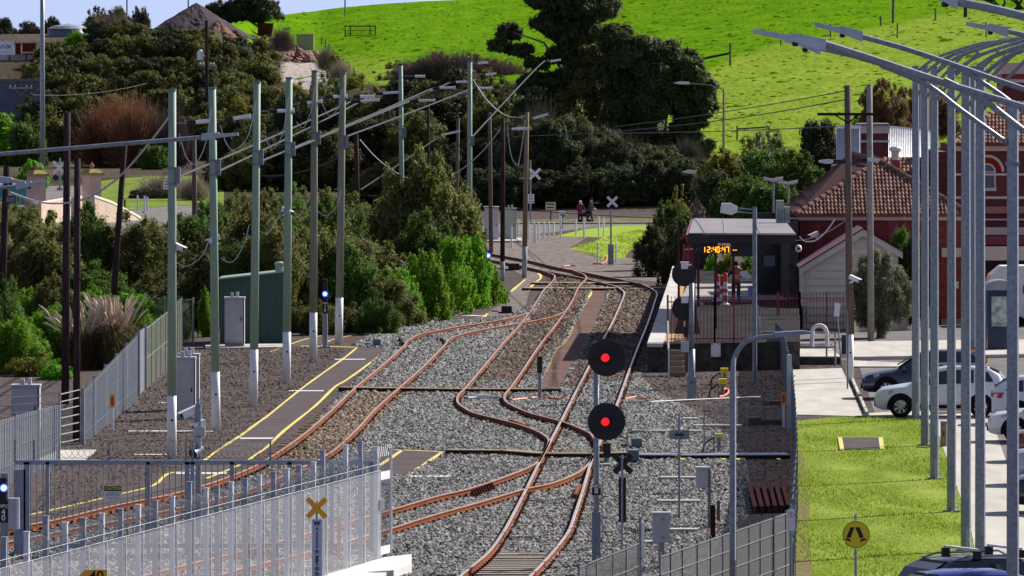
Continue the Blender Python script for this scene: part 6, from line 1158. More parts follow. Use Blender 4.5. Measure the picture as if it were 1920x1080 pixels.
def flatsign(label, u0, u1, v0, v1, vb, m, up=None, pm=M_galvd, lines=3, arrow=False):
 up = up or (u0 + u1) / 2; B0 = W(up, vb); d = B0.y; s = d / F; L = lambda uu, v: AT(uu, v, d) - B0; t = thing('road_sign', label, 'sign', B0); b = MB(); b.box(-1.1 * s, 1.1 * s, 0, .05, 0, L(0, v0 + 2).z); b.build('post', pm, t); p0, p1 = L(u0, v1), L(u1, v0); b = MB(); b.box(p0.x, p1.x, -.05, -.02, p0.z, p1.z); pn = b.build('panel', m, t); b = MB()
 for k in range(lines): z = p1.z - (p1.z - p0.z) * (k + .6) / (lines + .3); b.box(p0.x + .08, p1.x - .1 - .06 * (k % 2), -.056, -.051, z - .045, z + .045)
 if arrow: b.obox(((p0.x + p1.x) / 2 + .05, -.054, p0.z + .18), (.13, 0, .12), (0, .003, 0), (-.03, 0, .035))
 b.build('lettering', M_black if lines < 3 else M_galvd, pn)
flatsign('small cream sign on a brown post left of the two walkers', 1023, 1042, 379, 393.5, 414, mat('cream_sign', (.68, .62, .4), (.72, .66, .44), 2, .5), pm=mat('brown_sign_post', (.1, .05, .05), (.12, .06, .06), 2, .8), lines=2); flatsign('small white sign with a black arrow above a tall white bollard', 1047.5, 1060, 395, 412, 430, M_white, lines=1, arrow=True)
flatsign('small white sign partly hidden behind the nearest green pole', 306, 330, 337, 355, 392, M_white, 318, lines=3)
# ------------------------------------------------------------------ cars
def car(label, loc, yaw, paint, L=4.3, Wd=1.78, H=1.62, kind='suv', rails=False, bars=False, group='cars in the station car park', wheelr=.34, rimm=None, full=True):
 """front points along local -x before the yaw"""
 t = thing('parked_car', label, 'car', loc, group, yaw); w = Wd / 2; g = .2
 st = [(0.00, .38, .62, .66, .70), (.06, .30, .74, .78, .86), (.25, .24, .86, .90, .95), (.9, .22, .94, 1.0, .98), (1.18, .22, .97, 1.04, 1.0), (1.95, .22, 1.0, H - .1, 1.0), (2.4, .22, 1.01, H - .01, 1.0), (3.1, .22, 1.02, H, 1.0), (3.7, .22, 1.06, H - .05, 1.0), (4.05, .24, 1.06, H - .22, .98), (4.25, .3, 1.04, 1.14, .95), (4.33, .42, .92, .98, .88)]
 if kind == 'hatch': st = [(x, a, b_ * .93, (c * .93 if c < 1.1 else c), e) for x, a, b_, c, e in st]
 k = L / 4.33; b = MB(); prev = None
 for x, zl, zb, zt, f in st:
  ww = w * f; gh = zt > zb + .15; wt = ww * (.76 if gh else .84)
  half = [(ww * .9, zl), (ww * .985, zl + .12), (ww, .55), (ww * .985, zb - .03), (ww * .96, zb), (wt + .02, max(zt - .07, zb + .005)), (wt - .06, zt - .01), (0, zt + (.02 if gh else .03))]
  rg = b.ring([(x * k, -y, z) for y, z in half] + [(x * k, y, z) for y, z in half[-2::-1]])
  if prev:
   for j in range(len(rg) - 1): b.face((prev[j], prev[j + 1], rg[j + 1], rg[j]))
   b.face((prev[-1], prev[0], rg[0], rg[-1]))
  else: b.face(rg)
  prev = rg
 b.face(prev[::-1]); body = b.build('body', paint, t, None, True)
 md = body.modifiers.new('edges', 'EDGE_SPLIT'); md.split_angle = math.radians(38)
 def side(x, f, off=.012):
  xs = [a[0] * k for a in st]; zb = np.interp(x, xs, [a[2] for a in st]); zt = np.interp(x, xs, [a[3] for a in st]); e = np.interp(x, xs, [a[4] for a in st])
  y0 = w * e * .96; y1 = w * e * .76 + .02; z1 = max(zt - .07, zb + .01); return y0 + (y1 - y0) * f + off, zb + (z1 - zb) * f
 wins = [[(1.34, .1), (1.95, .9), (2.42, .92), (2.42, .08)], [(2.5, .08), (2.5, .92), (3.25, .93), (3.25, .1)], [(3.33, .12), (3.33, .9), (3.72, .86), (3.9, .2)]]
 for sgn in (-1, 1):
  for wn_ in wins:
   b = MB(); b.poly([(x * k, sgn * side(x * k, f)[0], side(x * k, f)[1]) for x, f in wn_]); b.build('side_window', M_glass, t)
  b = MB(); b.obox((1.45 * k, sgn * (w + .08), 1.03), (.06, 0, 0), (0, .1, 0), (0, 0, .07)); b.build('mirror', paint, t)
  b = MB(); b.box(1.0 * k, 3.4 * k, sgn * w * 1.0 - .012, sgn * w * 1.0 + .012, .3, .4); b.build('sill_trim', M_rubber, t)
  for x in (2.3, 3.1): b = MB(); b.box(x * k, x * k + .18, min(sgn * w * .985, sgn * w * 1.02), max(sgn * w * .985, sgn * w * 1.02), .86, .9); b.build('door_handle', paint, t)
  b = MB(); b.poly([(.1 * k, sgn * (w * .87), .7), (.62 * k, sgn * (w * .985), .86), (.6 * k, sgn * (w * .985), .76), (.12 * k, sgn * (w * .89), .62)]); b.poly([(.02 * k, sgn * .45, .66), (.1 * k, sgn * (w * .87), .7), (.12 * k, sgn * (w * .89), .62), (.03 * k, sgn * .45, .6)]); b.build('headlight', mat('headlamp_glass', (.25, .3, .36), (.5, .55, .6), 12, .1, spec=.9), t)
  b = MB(); b.poly([(3.95 * k, sgn * (w * .985 + .012), 1.0), (4.26 * k, sgn * (w * .93 + .014), .98), (4.34 * k, sgn * (w * .9), .86), (4.02 * k, sgn * (w * .99 + .012), .82)]); b.obox((4.33 * k, sgn * w * .66, .93), (.02, 0, 0), (0, w * .18, 0), (0, 0, .06)); b.build('tail_light', mat('tail_lamp_red', (.5, .02, .03), (.4, .015, .02), 6, .15), t)
 b = MB(); b.poly([(1.24 * k, -w * .83, 1.07), (1.24 * k, w * .83, 1.07), (1.93 * k, w * .7, H - .12), (1.93 * k, -w * .7, H - .12)]); ws = b.build('windscreen', M_glass, t)
 for v_ in ws.data.vertices: v_.co += Vector((-.02, 0, .035))
 b = MB(); zz = lambda x: float(np.interp(x * k, [a[0] * k for a in st], [a[3] for a in st])) + .02; q3 = [(x, zz(x), f) for x, f in ((3.84, .62), (4.05, .64), (4.23, .68))]
 for (x0, z0, f0), (x1, z1, f1) in zip(q3, q3[1:]): b.poly([(x0 * k + .02, -w * f0, z0), (x0 * k + .02, w * f0, z0), (x1 * k + .02, w * f1, z1), (x1 * k + .02, -w * f1, z1)])
 b.build('rear_window', M_glass, t)
 b = MB(); b.obox((3.82 * k, 0, zz(3.82) - .01), (.07, 0, -.03), (0, w * .58, 0), (.0, 0, .012)); b.build('spoiler', M_rubber, t)
 b = MB(); b.box(-.012, .1, -w * .72, w * .72, .34, .5); b.box(.0, .08, -w * .4, w * .4, .56, .68); b.build('grille', M_rubber, t); b = MB(); b.box(4.3 * k, 4.36 * k, -w * .75, w * .75, .36, .52); b.build('rear_bumper', M_rubber, t)
 b = MB(); b.box(4.335 * k, 4.345 * k, -.25, .25, .72, .83); b.build('number_plate', M_white, t)
 for x in (.86 * k, 3.48 * k):
  for sgn in (-1, 1):
   wt_ = thing('wheel', None, None, (x, sgn * (w - .1), wheelr)); wt_.parent = t; b = MB()
   y0, y1 = -.11, .115; pr = [(wheelr * .62, y0), (wheelr * .95, y0), (wheelr, y0 + .03), (wheelr, y1 - .03), (wheelr * .95, y1), (wheelr * .62, y1)]; n = 26; prev = None
   for r_, y in pr:
    rg = b.ring([(r_ * math.cos(2 * math.pi * q_ / n), sgn * y, r_ * math.sin(2 * math.pi * q_ / n)) for q_ in range(n)])
    if prev: [b.face((prev[q_], prev[(q_ + 1) % n], rg[(q_ + 1) % n], rg[q_])) for q_ in range(n)]
    prev = rg
   b.build('tyre', M_rubber, wt_, None, True); b = MB(); rr = wheelr * .66
   yy = sorted((sgn * .06, sgn * .07)); b.disc((0, 0), rr, yy[0], yy[1], 24); b.cm = 1
   for q_ in range(7):
    a = 2 * math.pi * q_ / 7
    for da in (-.16, .16): b.obox((rr * .52 * math.cos(a + da * .6), sgn * .092, rr * .52 * math.sin(a + da * .6)), (rr * .46 * math.cos(a + da), 0, rr * .46 * math.sin(a + da)), (0, .012, 0), (-.018 * math.sin(a + da), 0, .018 * math.cos(a + da)))
   yy = sorted((sgn * .08, sgn * .105)); b.disc((0, 0), rr * .2, yy[0], yy[1], 12)
   for q_ in range(24):
    a0, a1 = 2 * math.pi * q_ / 24, 2 * math.pi * (q_ + 1) / 24; b.prism([(r_ * math.cos(a), r_ * math.sin(a)) for r_, a in ((rr * .9, a0), (rr, a0), (rr, a1), (rr * .9, a1))], yy[0], yy[1])
   b.build('rim', [M_black, mat('alloy_rim', (.5, .51, .53), (.6, .6, .62), 4, .3, .6)], wt_)
   b = MB(); n = 16; ya, yb = sorted((sgn * (w * .93), sgn * (w + .012)))
   for q_ in range(n):
    a0, a1 = -.25 + (math.pi + .5) * q_ / n, -.25 + (math.pi + .5) * (q_ + 1) / n; b.prism([(x + r_ * math.cos(a), wheelr + r_ * math.sin(a)) for r_, a in ((wheelr * .6, a0), (wheelr * 1.24, a0), (wheelr * 1.24, a1), (wheelr * .6, a1))], ya, yb - .004)
   b.build('wheel_arch', M_rubber, t)
 if rails:
  for sgn in (-1, 1): b = MB(); b.tube([(1.9 * k, sgn * w * .68, H - .06), (2.1 * k, sgn * w * .7, H + .04), (3.4 * k, sgn * w * .7, H + .03), (3.7 * k, sgn * w * .68, H - .05)], .022, 6); b.build('roof_rail', M_galv, t)
 if bars:
  for x in (2.3, 3.2):
   b = MB(); b.bar((x * k, -w * .72, H + .15), (x * k, w * .72, H + .15), .07, .045); cb_ = b.build('roof_bar', M_white, t); b = MB()
   for sgn in (-1, 1): b.obox((x * k, sgn * w * .7, H + .05), (.07, 0, 0), (0, .05, 0), (0, 0, .075))
   b.build('bar_foot', M_black, cb_)
 return t
M_pw = mat('white_car_paint', (.72, .74, .77), (.74, .76, .79), 1, .25, coat=.6); M_pb = mat('dark_blue_car_paint', (.008, .022, .05), (.01, .026, .058), 1, .25, coat=.7); M_pr = mat('dark_red_car_paint', (.16, .008, .02), (.18, .01, .024), 1, .25, coat=.7); M_ps = mat('pale_silver_car_paint', (.42, .47, .54), (.46, .51, .58), 1, .3, .3, coat=.5); M_pk = mat('black_car_paint', (.005, .007, .014), (.007, .009, .017), 1, .2, coat=.8); M_pbl = mat('bright_blue_car_paint', (.01, .03, .22), (.012, .035, .25), 1, .25, coat=.7)
def carpos(u, v): return W(u, v)
p = W(1644, 783); car('white compact car with the whole side in view behind the thin light poles', (p.x, p.y + .9, 0), math.radians(-5), M_pw, 4.1, rails=True, H=1.6)
p = W(1617, 749); car('dark blue car parked nose-in just behind the white one', (p.x, p.y + .9, 0), math.radians(-3), M_pb, 4.2, H=1.6, kind='hatch')
p = W(1862, 797); car('white hatchback showing its red tail light behind the nearest light pole', (p.x + 4.2, p.y + .5, 0), math.radians(176), M_pw, 4.2, H=1.5, kind='hatch')
p = W(1857, 830); car('white car showing its headlight below the white hatchback, at the right edge', (p.x, p.y + .8, 0), math.radians(-8), M_ps if False else M_pw, 4.2, H=1.48, kind='hatch')
p = W(1895, 868); car('dark red car mostly cut by the right edge', (p.x, p.y + .8, 0), math.radians(-4), M_pr, 4.2, H=1.5, kind='hatch')
p = W(1896, 912); car('pale silver-blue car cut by the right edge below the dark red one', (p.x, p.y + .8, 0), math.radians(-6), M_ps, 4.2, H=1.5)
p = W(1899, 965); car('black car cut by the right edge beside the footpath shadows', (p.x, p.y + .8, 0), math.radians(-4), M_pk, 4.2, H=1.5)
dd = 151.5; p = Vector(((1722 - 960) * dd / F, dd, 0)); car('dark wagon with white-barred roof racks at the bottom right corner', (p.x + 4.2 * math.cos(.42), p.y + 4.2 * math.sin(.42), 0), math.radians(180) + .42, M_pk, 4.45, 1.85, 1.64, bars=True, rails=True)
dd = 147.6; p = Vector(((1688 - 960) * dd / F, dd, 0)); car('bright blue car whose roof just shows at the bottom edge', (p.x + 4.1 * math.cos(.35), p.y + 4.1 * math.sin(.35), 0), math.radians(180) + .35, M_pbl, 4.1, 1.75, 1.63, kind='hatch')
# ------------------------------------------------------------------ people
def person(label, loc, h, yaw, joints, radii, edges, bands, hair=None, group=None):
 """one skinned body; bands = (z limit, material index) from below; yaw turns the figure"""
 me = bpy.data.meshes.new('body'); me.from_pydata([tuple(Vector(j) * h) for j in joints], edges, []); o = bpy.data.objects.new('person', me); col.objects.link(o)
 sk = o.modifiers.new('skin', 'SKIN'); 
 for i, r in enumerate(radii): me.skin_vertices[0].data[i].radius = (r * h, r * h)
 me.skin_vertices[0].data[0].use_root = True; sb = o.modifiers.new('sub', 'SUBSURF'); sb.levels = 2; sb.render_levels = 2
 dg = bpy.context.evaluated_depsgraph_get(); m2 = bpy.data.meshes.new_from_object(o.evaluated_get(dg)); bpy.data.objects.remove(o)
 o = bpy.data.objects.new('person', m2); col.objects.link(o); o.location = loc; o.rotation_euler = (0, 0, yaw); tag(o, label, 'person', group); m2.materials.clear()
 for m in [b_[1] for b_ in bands]: m2.materials.append(m)
 for p in m2.polygons:
  c = p.center; i = 0
  while i < len(bands) - 1 and not bands[i][0](c / h): i += 1
  p.material_index = i; p.use_smooth = True
 if hair:
  b = MB(); hd = Vector(joints[hair[0]]) * h; b.lathe([(.001, .068 * h), (.035 * h, .06 * h), (.054 * h, .03 * h), (.058 * h, -.005 * h), (.05 * h, -.03 * h)], (hd.x, hd.y + hair[2] * h, hd.z + .008 * h), 14); ho = b.build('hair', hair[1], o, None, True)
 return o
def fingers(J, Rr, E, wi, dirv, h=1.0):
 w = Vector(J[wi]); d_ = Vector(dirv).normalized(); s_ = d_.cross(Vector((0, 1, 0))); s_ = s_.normalized() if s_.length > .1 else Vector((1, 0, 0)); n = Vector(J[wi]) + d_ * .03; J.append(tuple(n)); Rr.append(.013); pi = len(J) - 1; E.append((wi, pi))
 for k, ln in ((-1.5, .032), (-.5, .04), (.5, .042), (1.5, .036)):
  a = n + s_ * k * .009 + d_ * .022; J.append(tuple(a)); Rr.append(.0052); E.append((pi, len(J) - 1)); J.append(tuple(a + d_ * ln * .7 + Vector((0, -.012, 0)))); Rr.append(.0045); E.append((len(J) - 2, len(J) - 1))
 a = w + d_ * .015 - s_ * .022; J.append(tuple(a)); Rr.append(.006); E.append((wi, len(J) - 1)); J.append(tuple(a + d_ * .025 - s_ * .006)); Rr.append(.005); E.append((len(J) - 2, len(J) - 1))
def walker(stride=.0, lean=.0, armR=None, armL=None, wide=1.0):
 J = [(0, 0, .53), (0, lean * .3, .62), (0, lean * .7, .74), (0, lean, .81), (0, lean * 1.1, .86), (0, lean * 1.15, .925), (0, lean * 1.15 - .006, .965)]; Rr = [.085 * wide, .08 * wide, .088 * wide, .06 * wide, .034, .056, .048]; E = [(0, 1), (1, 2), (2, 3), (3, 4), (4, 5), (5, 6)]
 for sgn, arm in ((-1, armL), (1, armR)):
  i = len(J); J += [(sgn * .055, 0, .49), (sgn * .06, -sgn * stride * .45, .27), (sgn * .06, -sgn * stride, .045), (sgn * .063, -sgn * stride - .06, .022)]; Rr += [.062, .044, .027, .021]; E += [(0, i), (i, i + 1), (i + 1, i + 2), (i + 2, i + 3)]
  i = len(J); a = arm or [(sgn * .135, lean * .6, .64), (sgn * .14, lean * .4 - .03, .5)]; J += [(sgn * .11, lean, .8)] + a; Rr += [.043, .032, .02]; E += [(3, i), (i, i + 1), (i + 1, i + 2)]
  fingers(J, Rr, E, i + 2, (Vector(a[1]) - Vector(a[0])))
 return J, Rr, E
M_skin = mat('skin', (.5, .3, .22), (.55, .33, .25), 5, .6); M_mj = mat('maroon_jacket', (.14, .03, .05), (.19, .045, .065), 6, .9); M_bt = mat('black_trousers', (.012, .012, .018), (.02, .02, .026), 6, .9); M_jean = mat('blue_denim', (.03, .05, .1), (.05, .075, .14), 6, .9); M_grey = mat('dark_grey_shirt', (.06, .055, .065), (.1, .095, .1), 6, .9); M_whair = mat('white_hair', (.75, .72, .65), (.8, .78, .72), 30, .8); M_dhair = mat('dark_hair', (.02, .014, .012), (.03, .02, .018), 30, .8)
J, Rr, E = walker(.05, -.01, [(.15, -.05, .66), (.13, -.16, .56)], None, 1.12); p = W(1088, 419.5)
person('elderly person with white hair in a maroon jacket walking beside the verge', p, 1.6, math.radians(20), J, Rr, E, [(lambda c: c.z < .4, M_bt), (lambda c: c.z < .84 and not (c.z < .55 and abs(c.x) > .115), M_mj), (lambda c: True, M_skin)], (5, M_whair, .006))
J, Rr, E = walker(.11, -.05, [(.14, -.09, .64), (.09, -.2, .55)], [(-.14, -.09, .64), (-.11, -.2, .57)]); p = W(1106, 419)
person('dark-haired person in a grey shirt and jeans leaning forward beside the pram', p, 1.78, math.radians(70), J, Rr, E, [(lambda c: c.z < .49, M_jean), (lambda c: c.z < .84 and not (c.z < .6 and abs(c.y) > .17), M_grey), (lambda c: True, M_skin)], (5, M_dhair, .006))
p = W(1097, 419); t = thing('pram', 'dark pram between the two walkers at the level crossing', 'pram', p); b = MB(); b.prism([(-.35, .5), (.3, .45), (.4, .75), (.1, .95), (-.1, .75), (-.35, .8)], -.22, .22); b.build('seat', M_bt, t); b = MB(); b.bar((-.3, .2, .2), (.25, .2, .6), .03); b.bar((.3, .2, .2), (-.25, .2, .6), .03); b.bar((.35, 0, .75), (.55, 0, 1.0), .03); b.build('frame', M_black, t)
for x, y in ((-.3, -.25), (-.3, .25), (.32, -.25), (.32, .25)): b = MB(); b.disc((x, .14), .14, y - .03, y + .03, 14); b.build('wheel', M_rubber, t)
M_vest = mat('orange_safety_vest', (.48, .13, .05), (.4, .11, .045), 6, .8); M_ref = mat('reflective_band', (.5, .47, .4), (.55, .5, .44), 6, .5)
J, Rr, E = walker(.03, .0, [(.17, -.06, .68), (.17, -.17, .64)], [(-.15, -.07, .66), (-.09, -.17, .62)], 1.15); p = W(1380, 570, 1.0); p.z = 1.0
person('worker in an orange safety vest standing on the platform holding papers, seen from behind', p, 1.78, math.radians(180), J, Rr, E, [(lambda c: c.z < .5, M_jean), (lambda c: (abs(c.z - .6) < .014 or abs(c.z - .67) < .014) and abs(c.x) < .11, M_ref), (lambda c: c.z < .82 and abs(c.x) < .115, M_vest), (lambda c: c.z < .84 and not (c.y < -.165), M_navy), (lambda c: True, M_skin)], (5, M_dhair, .004))
b = MB(); b.poly([(-.25, 0, .12), (.1, 0, .16), (.28, .02, -.16), (.1, 0, -.2), (-.18, 0, -.05)]); b.poly([(-.25, .01, .12), (-.18, .01, -.05), (.1, .01, -.2), (.28, .03, -.16), (.1, .01, .16)]); solo('paper_sheets', b, M_white, 'white sheet of paper held out by the worker on the platform', 'paper', AT(1396, 514, p.y - .1))
for u, vt, vb, lb in ((1345, 514, 566, 'red-topped plastic safety bollard on the platform, the left one'), (1360, 511, 573, 'red-topped plastic safety bollard on the platform, nearest the worker'), (1353, 517, 560, 'red-topped plastic safety bollard behind the other two')):
 B0 = W(u, vb, 1.0); s = B0.y / F; h = (vb - vt) * s; t = thing('safety_bollard', lb, 'safety bollard', B0, 'plastic safety bollards on the platform'); b = MB(); b.lathe([(.2, 0), (.2, .06), (.1, .1), (.085, h * .75)], (0, 0, 0), 12); b.build('body', M_white, t); b = MB(); b.lathe([(.09, h * .72), (.08, h * .9), (.1, h * .93), (.07, h)], (0, 0, 0), 12); b.build('top', mat('red_orange_plastic', (.75, .05, .03), (.7, .05, .03), 3, .5), t); b = MB(); b.lathe([(.104, .2), (.1, .42)], (0, 0, 0), 12); b.lathe([(.097, .55), (.095, .7)], (0, 0, 0), 12); b.build('bands', mat('red_band', (.55, .05, .1), (.5, .05, .09), 3, .5), t)
B0 = W(1410, 556, 1.0); s = B0.y / F; t = thing('tub', 'pale blue plastic tub beside the lamp post on the platform', 'tub', B0); b = MB(); b.lathe([(.16, 0), (.2, .45), (.22, .46)], (0, 0, 0), 14); b.build('tub', mat('pale_blue_plastic', (.2, .3, .5), (.24, .34, .54), 3, .5), t)
# ------------------------------------------------------------------ left: shed, pillars, parapet, quarry
B0 = W(472, 645); s = B0.y / F; t = thing('green_shed', 'dark green corrugated shed behind the white-based poles', 'shed', B0); w = 60 * s; h0, h1 = 122 * s, 136 * s
b = MB(); n = 44
pr = [b.ring([(-w + 2 * w * i / n, -.03 * (i % 2), 0), (-w + 2 * w * i / n, -.03 * (i % 2), h0 + (h1 - h0) * i / n)]) for i in range(n + 1)]
for p, q_ in zip(pr, pr[1:]): b.face((p[0], q_[0], q_[1], p[1]))
b.box(-w, w, .03, 3.5, 0, h0 - .05); b.build('wall', mat('dark_green_cladding', (.028, .075, .055), (.036, .09, .066), 1, .5), t); b = MB(); b.poly([(-w - .05, -.1, h0 + .02), (w + .05, -.1, h1 + .02), (w + .05, 3.6, h1 + .02), (-w - .05, 3.6, h0 + .02)]); b.bar((-w - .05, -.1, h0), (w + .05, -.1, h1), .06); b.build('roof', mat('pale_green_flashing', (.22, .3, .25), (.26, .34, .29), 1, .5), t)
t = thing('roof_vent', 'round grey vent on the roof of the dark green shed', 'vent', AT(524, 512, B0.y + .5)); b = MB(); b.lathe([(.16, -.1), (.16, .3), (.2, .32), (.2, .4), (.08, .46)], (0, 0, 0), 12); b.build('cowl', M_cabg, t)
dP = 560.0; M_rend = mat('pinkish_render', (.54, .41, .32), (.64, .51, .41), 1.2, .9, bump=.2); M_lich = mat('lichen_capped_stone', (.32, .24, .05), (.42, .34, .16), 3, .9)
for lb, u, vt, tr in (('pinkish gate pillar with a lichen-covered cap, the left one', 68, 319, 1), ('pinkish gate pillar with a lichen-covered cap, the right one', 172, 317, 1)):
 B0 = Vector(((u - 960) * dP / F, dP, 0)); s = dP / F; zt = (AT(u, vt, dP)).z; t = thing('gate_pillar', lb, 'pillar', B0, 'pinkish pillars of the old parapet'); rot = math.radians(35); k = 13 * s
 b = MB(); b.box(-k, k, -k, k, 0, zt - .4); b.box(-k * 1.05, k * 1.05, -k * 1.05, k * 1.05, zt - 1.5, zt - 1.38); b.build('shaft', M_rend, t); b = MB(); b.box(-k * 1.35, k * 1.35, -k * 1.35, k * 1.35, zt - .42, zt - .25); prv = b.ring([(x * k * 1.25, y * k * 1.25, zt - .25) for x, y in ((-1, -1), (1, -1), (1, 1), (-1, 1))]); tp = b.ring([(x * k * .7, y * k * .7, zt) for x, y in ((-1, -1), (1, -1), (1, 1), (-1, 1))]); [b.face((prv[i], prv[(i + 1) % 4], tp[(i + 1) % 4], tp[i])) for i in range(4)]; b.face(tp); b.build('cap', M_lich, t)
 b = MB(); b.lathe([(.05, 0), (.1, .08), (.16, .16), (.16, .3), (.08, .36), (.06, .5)], (0, 0, zt), 10); b.build('finial', mat('rusty_finial', (.3, .18, .13), (.4, .26, .2), 3, .8), t); t.rotation_euler = (0, 0, rot)
def parapet(label, pts):
 o = Vector((pts[0][0], pts[0][1], 0)); t = thing('parapet_wall', label, 'wall', o, 'pinkish parapet walls'); b = MB(); c = MB(); pv = None
 for x, y, z in pts:
  rg = b.ring([(x - o.x, y - o.y - .25, -.2), (x - o.x, y - o.y - .25, z - .15), (x - o.x, y - o.y + .25, z - .15), (x - o.x, y - o.y + .25, -.2)]); rc = c.ring([(x - o.x, y - o.y - .42, z - .14), (x - o.x, y - o.y - .42, z - .04), (x - o.x, y - o.y, z), (x - o.x, y - o.y + .42, z - .04), (x - o.x, y - o.y + .42, z - .14)])
  if pv:
   for i in range(3): b.face((pv[0][i], pv[0][i + 1], rg[i + 1], rg[i]))
   for i in range(4): c.face((pv[1][i], pv[1][i + 1], rc[i + 1], rc[i]))
  pv = (rg, rc)
 b.build('wall', M_rend, t); c.build('coping', mat('pale_pink_coping', (.68, .58, .47), (.75, .66, .55), 1.5, .85), t)
def pw(u, v, d): p = AT(u, v, d); return (p.x, p.y, p.z)
parapet('pinkish parapet wall sloping down to the right of the right pillar', [pw(178, 366, 548), pw(210, 377, 552), pw(250, 398, 558), pw(285, 419, 563), pw(300, 428, 566)]); parapet('pinkish parapet wall joining the two pillars', [pw(78, 378, 545), pw(125, 370, 556), pw(165, 366, 566)]); parapet('pinkish parapet wall sloping left of the left pillar', [pw(46, 370, 560), pw(58, 376, 560), pw(72, 380, 556)])
B0 = AT(20, 352, 620); t = thing('teal_bin', 'teal skip bin beside the left pillar', 'skip bin', (B0.x, 620, 0)); b = MB(); s = 620 / F; b.prism([(-26 * s, 0), (32 * s, 0), (34 * s, B0.z + .15), (-30 * s, B0.z + .15)], -.6, .6); b.build('body', mat('teal_paint', (.02, .25, .26), (.03, .3, .31), 2, .5), t); b = MB(); b.box(-30 * s, 34 * s, -.7, .7, B0.z + .15, B0.z + .3); b.build('lid', M_whited, t)
for i, (u, v0, v1) in enumerate(((258, 366, 396), (271, 367, 400), (276, 369, 396))): post('white gatepost on the road behind the parapet, number of three in a cluster'.replace('number of three in a cluster', ['the separate left one', 'the middle of three', 'the right of three'][i]), u, v0, v1, 3.2, M_white, name='gate_post', cat='gate post')
fence_line('low brown rail fence behind the white gateposts', [W(234, 400), W(316, 400)], [.95, .95], None, M_rustd, 3, (.95,), None, False, pw=.06)
d0 = 905
fence_line('long blue-grey board fence along the foot of the bank', [Vector(((u - 960) * d0 / F, d0, -.1)) for u in (140, 180, 228)], [2.6, 2.5, 2.4], mat('blue_grey_boards', (.16, .2, .2), (.22, .26, .26), 1, .8, stretch=(3, 1, .3)), M_wood, 2.3, (.3,), pw=.08, name='board_fence')
for lb, u, v0, v1, w, m in (('rust-brown iron sheet leaning at the fence behind the pillars', 221, 296, 328, 6, M_maroon), ('dark timber shed front behind the right pillar', 193, 292, 328, 10, mat('dull_timber_sheet', (.14, .1, .09), (.18, .14, .12), 2, .9)), ('low dark shed roof beside the leaning pole', 277, 303, 320, 44, M_dark), ('ochre plank wall beside the leaning pole', 262, 320, 337, 46, mat('ochre_planks', (.34, .22, .04), (.3, .17, .04), 2, .9, stretch=(3, 1, .3)))):
 B0 = AT(u, v1, 850); s = 850 / F; B0.z = min(B0.z, 0); b = MB(); b.box(-w * s / 2, w * s / 2, 0, 1.5, -.5, (v1 - v0) * s + max(0, AT(u, v1, 850).z)); b.box(-w * s / 2 - .1, w * s / 2 + .1, -.15, 1.6, (v1 - v0) * s + max(0, AT(u, v1, 850).z), (v1 - v0) * s + max(0, AT(u, v1, 850).z) + .12); solo('lean_to', b, m, lb, 'lean-to', B0)
dQ = 985.0; s = dQ / F
B0 = AT(34, 148, dQ - 15); t = thing('quarry_wall', 'grey concrete retaining wall below the quarry sign', 'wall', B0); b = MB(); b.box(-70 * s, 38 * s, 0, 1.5, -10 * s, 45 * s); b.build('wall', mat('grey_wall_concrete', (.17, .17, .2), (.25, .25, .28), .5, .9), t); b = MB()
for u in (-50, -17, 14, 36): b.box(u * s, u * s + .12, -.1, 0, -10 * s, 45 * s)
b.build('ribs', M_dark, t)
B0 = AT(30, 235, dQ - 60); B0.z = 1; t = thing('corrugated_wall', 'dark ribbed metal wall at the foot of the quarry, upper left', 'wall', B0); b = MB(); zt = AT(0, 152, dQ - 60).z - 1
for i in range(60): x = (-80 + i * 2.1) * s; b.box(x, x + 1.1 * s, -.08, 0, 0, zt)
b.box(-80 * s, 46 * s, 0, .5, 0, zt); b.build('sheet', mat('blue_grey_sheet', (.12, .14, .2), (.16, .18, .25), 1, .6), t); b = MB(); b.box(-80 * s, 48 * s, -.2, .7, zt, zt + .25); b.build('capping', mat('brown_capping', (.2, .14, .11), (.24, .17, .13), 1, .8), t)
B0 = AT(8, 103, dQ - 18); t = thing('quarry_sign', 'white sign with blue letters ending in mix, at the left edge', 'sign', B0); b = MB(); b.box(-60 * s, 17.5 * s, -.05, 0, 0, 26 * s); pn = b.build('panel', M_white, t); text_mesh('crete', 5.5 * s, (3 * s, -.055, 6 * s), M_cab, pn, 'lettering', sx=1.3); text_mesh('.mix', 12 * s, (2 * s, -.055, 16 * s), mat('blue_lettering', (.01, .06, .3), (.01, .07, .32), 2, .5), pn, 'lettering', bold=.02)
B0 = AT(48, 103, dQ - 14); t = thing('quarry_plant', 'rusty open-fronted quarry hopper beside the white sign', 'hopper', B0); b = MB(); b.box(-22 * s, 20 * s, 2, 3, 0, 24 * s); b.build('back', M_rustd, t); b = MB(); M_tan2 = mat('tan_steel', (.42, .33, .25), (.5, .4, .32), 2, .8)
for x in (-22, -9, 19, 26): b.box(x * s, (x + 2) * s, 0, .3, 0, 24 * s)
b.box(-22 * s, 28 * s, -.1, .4, 22 * s, 25 * s); b.box(-8 * s, 20 * s, -.1, .4, 3 * s, 6 * s); b.build('frame', M_tan2, t); b = MB(); b.bar((30 * s, 0, 4 * s), (52 * s, 0, 20 * s), .18); b.bar((32 * s, 0, 20 * s), (50 * s, 0, 6 * s), .18); b.bar((50 * s, 0, 18 * s), (54 * s, 0, 30 * s), .15); b.bar((26 * s, 0, 12 * s), (54 * s, 0, 12 * s), .15); b.build('conveyor', M_tan2, t)
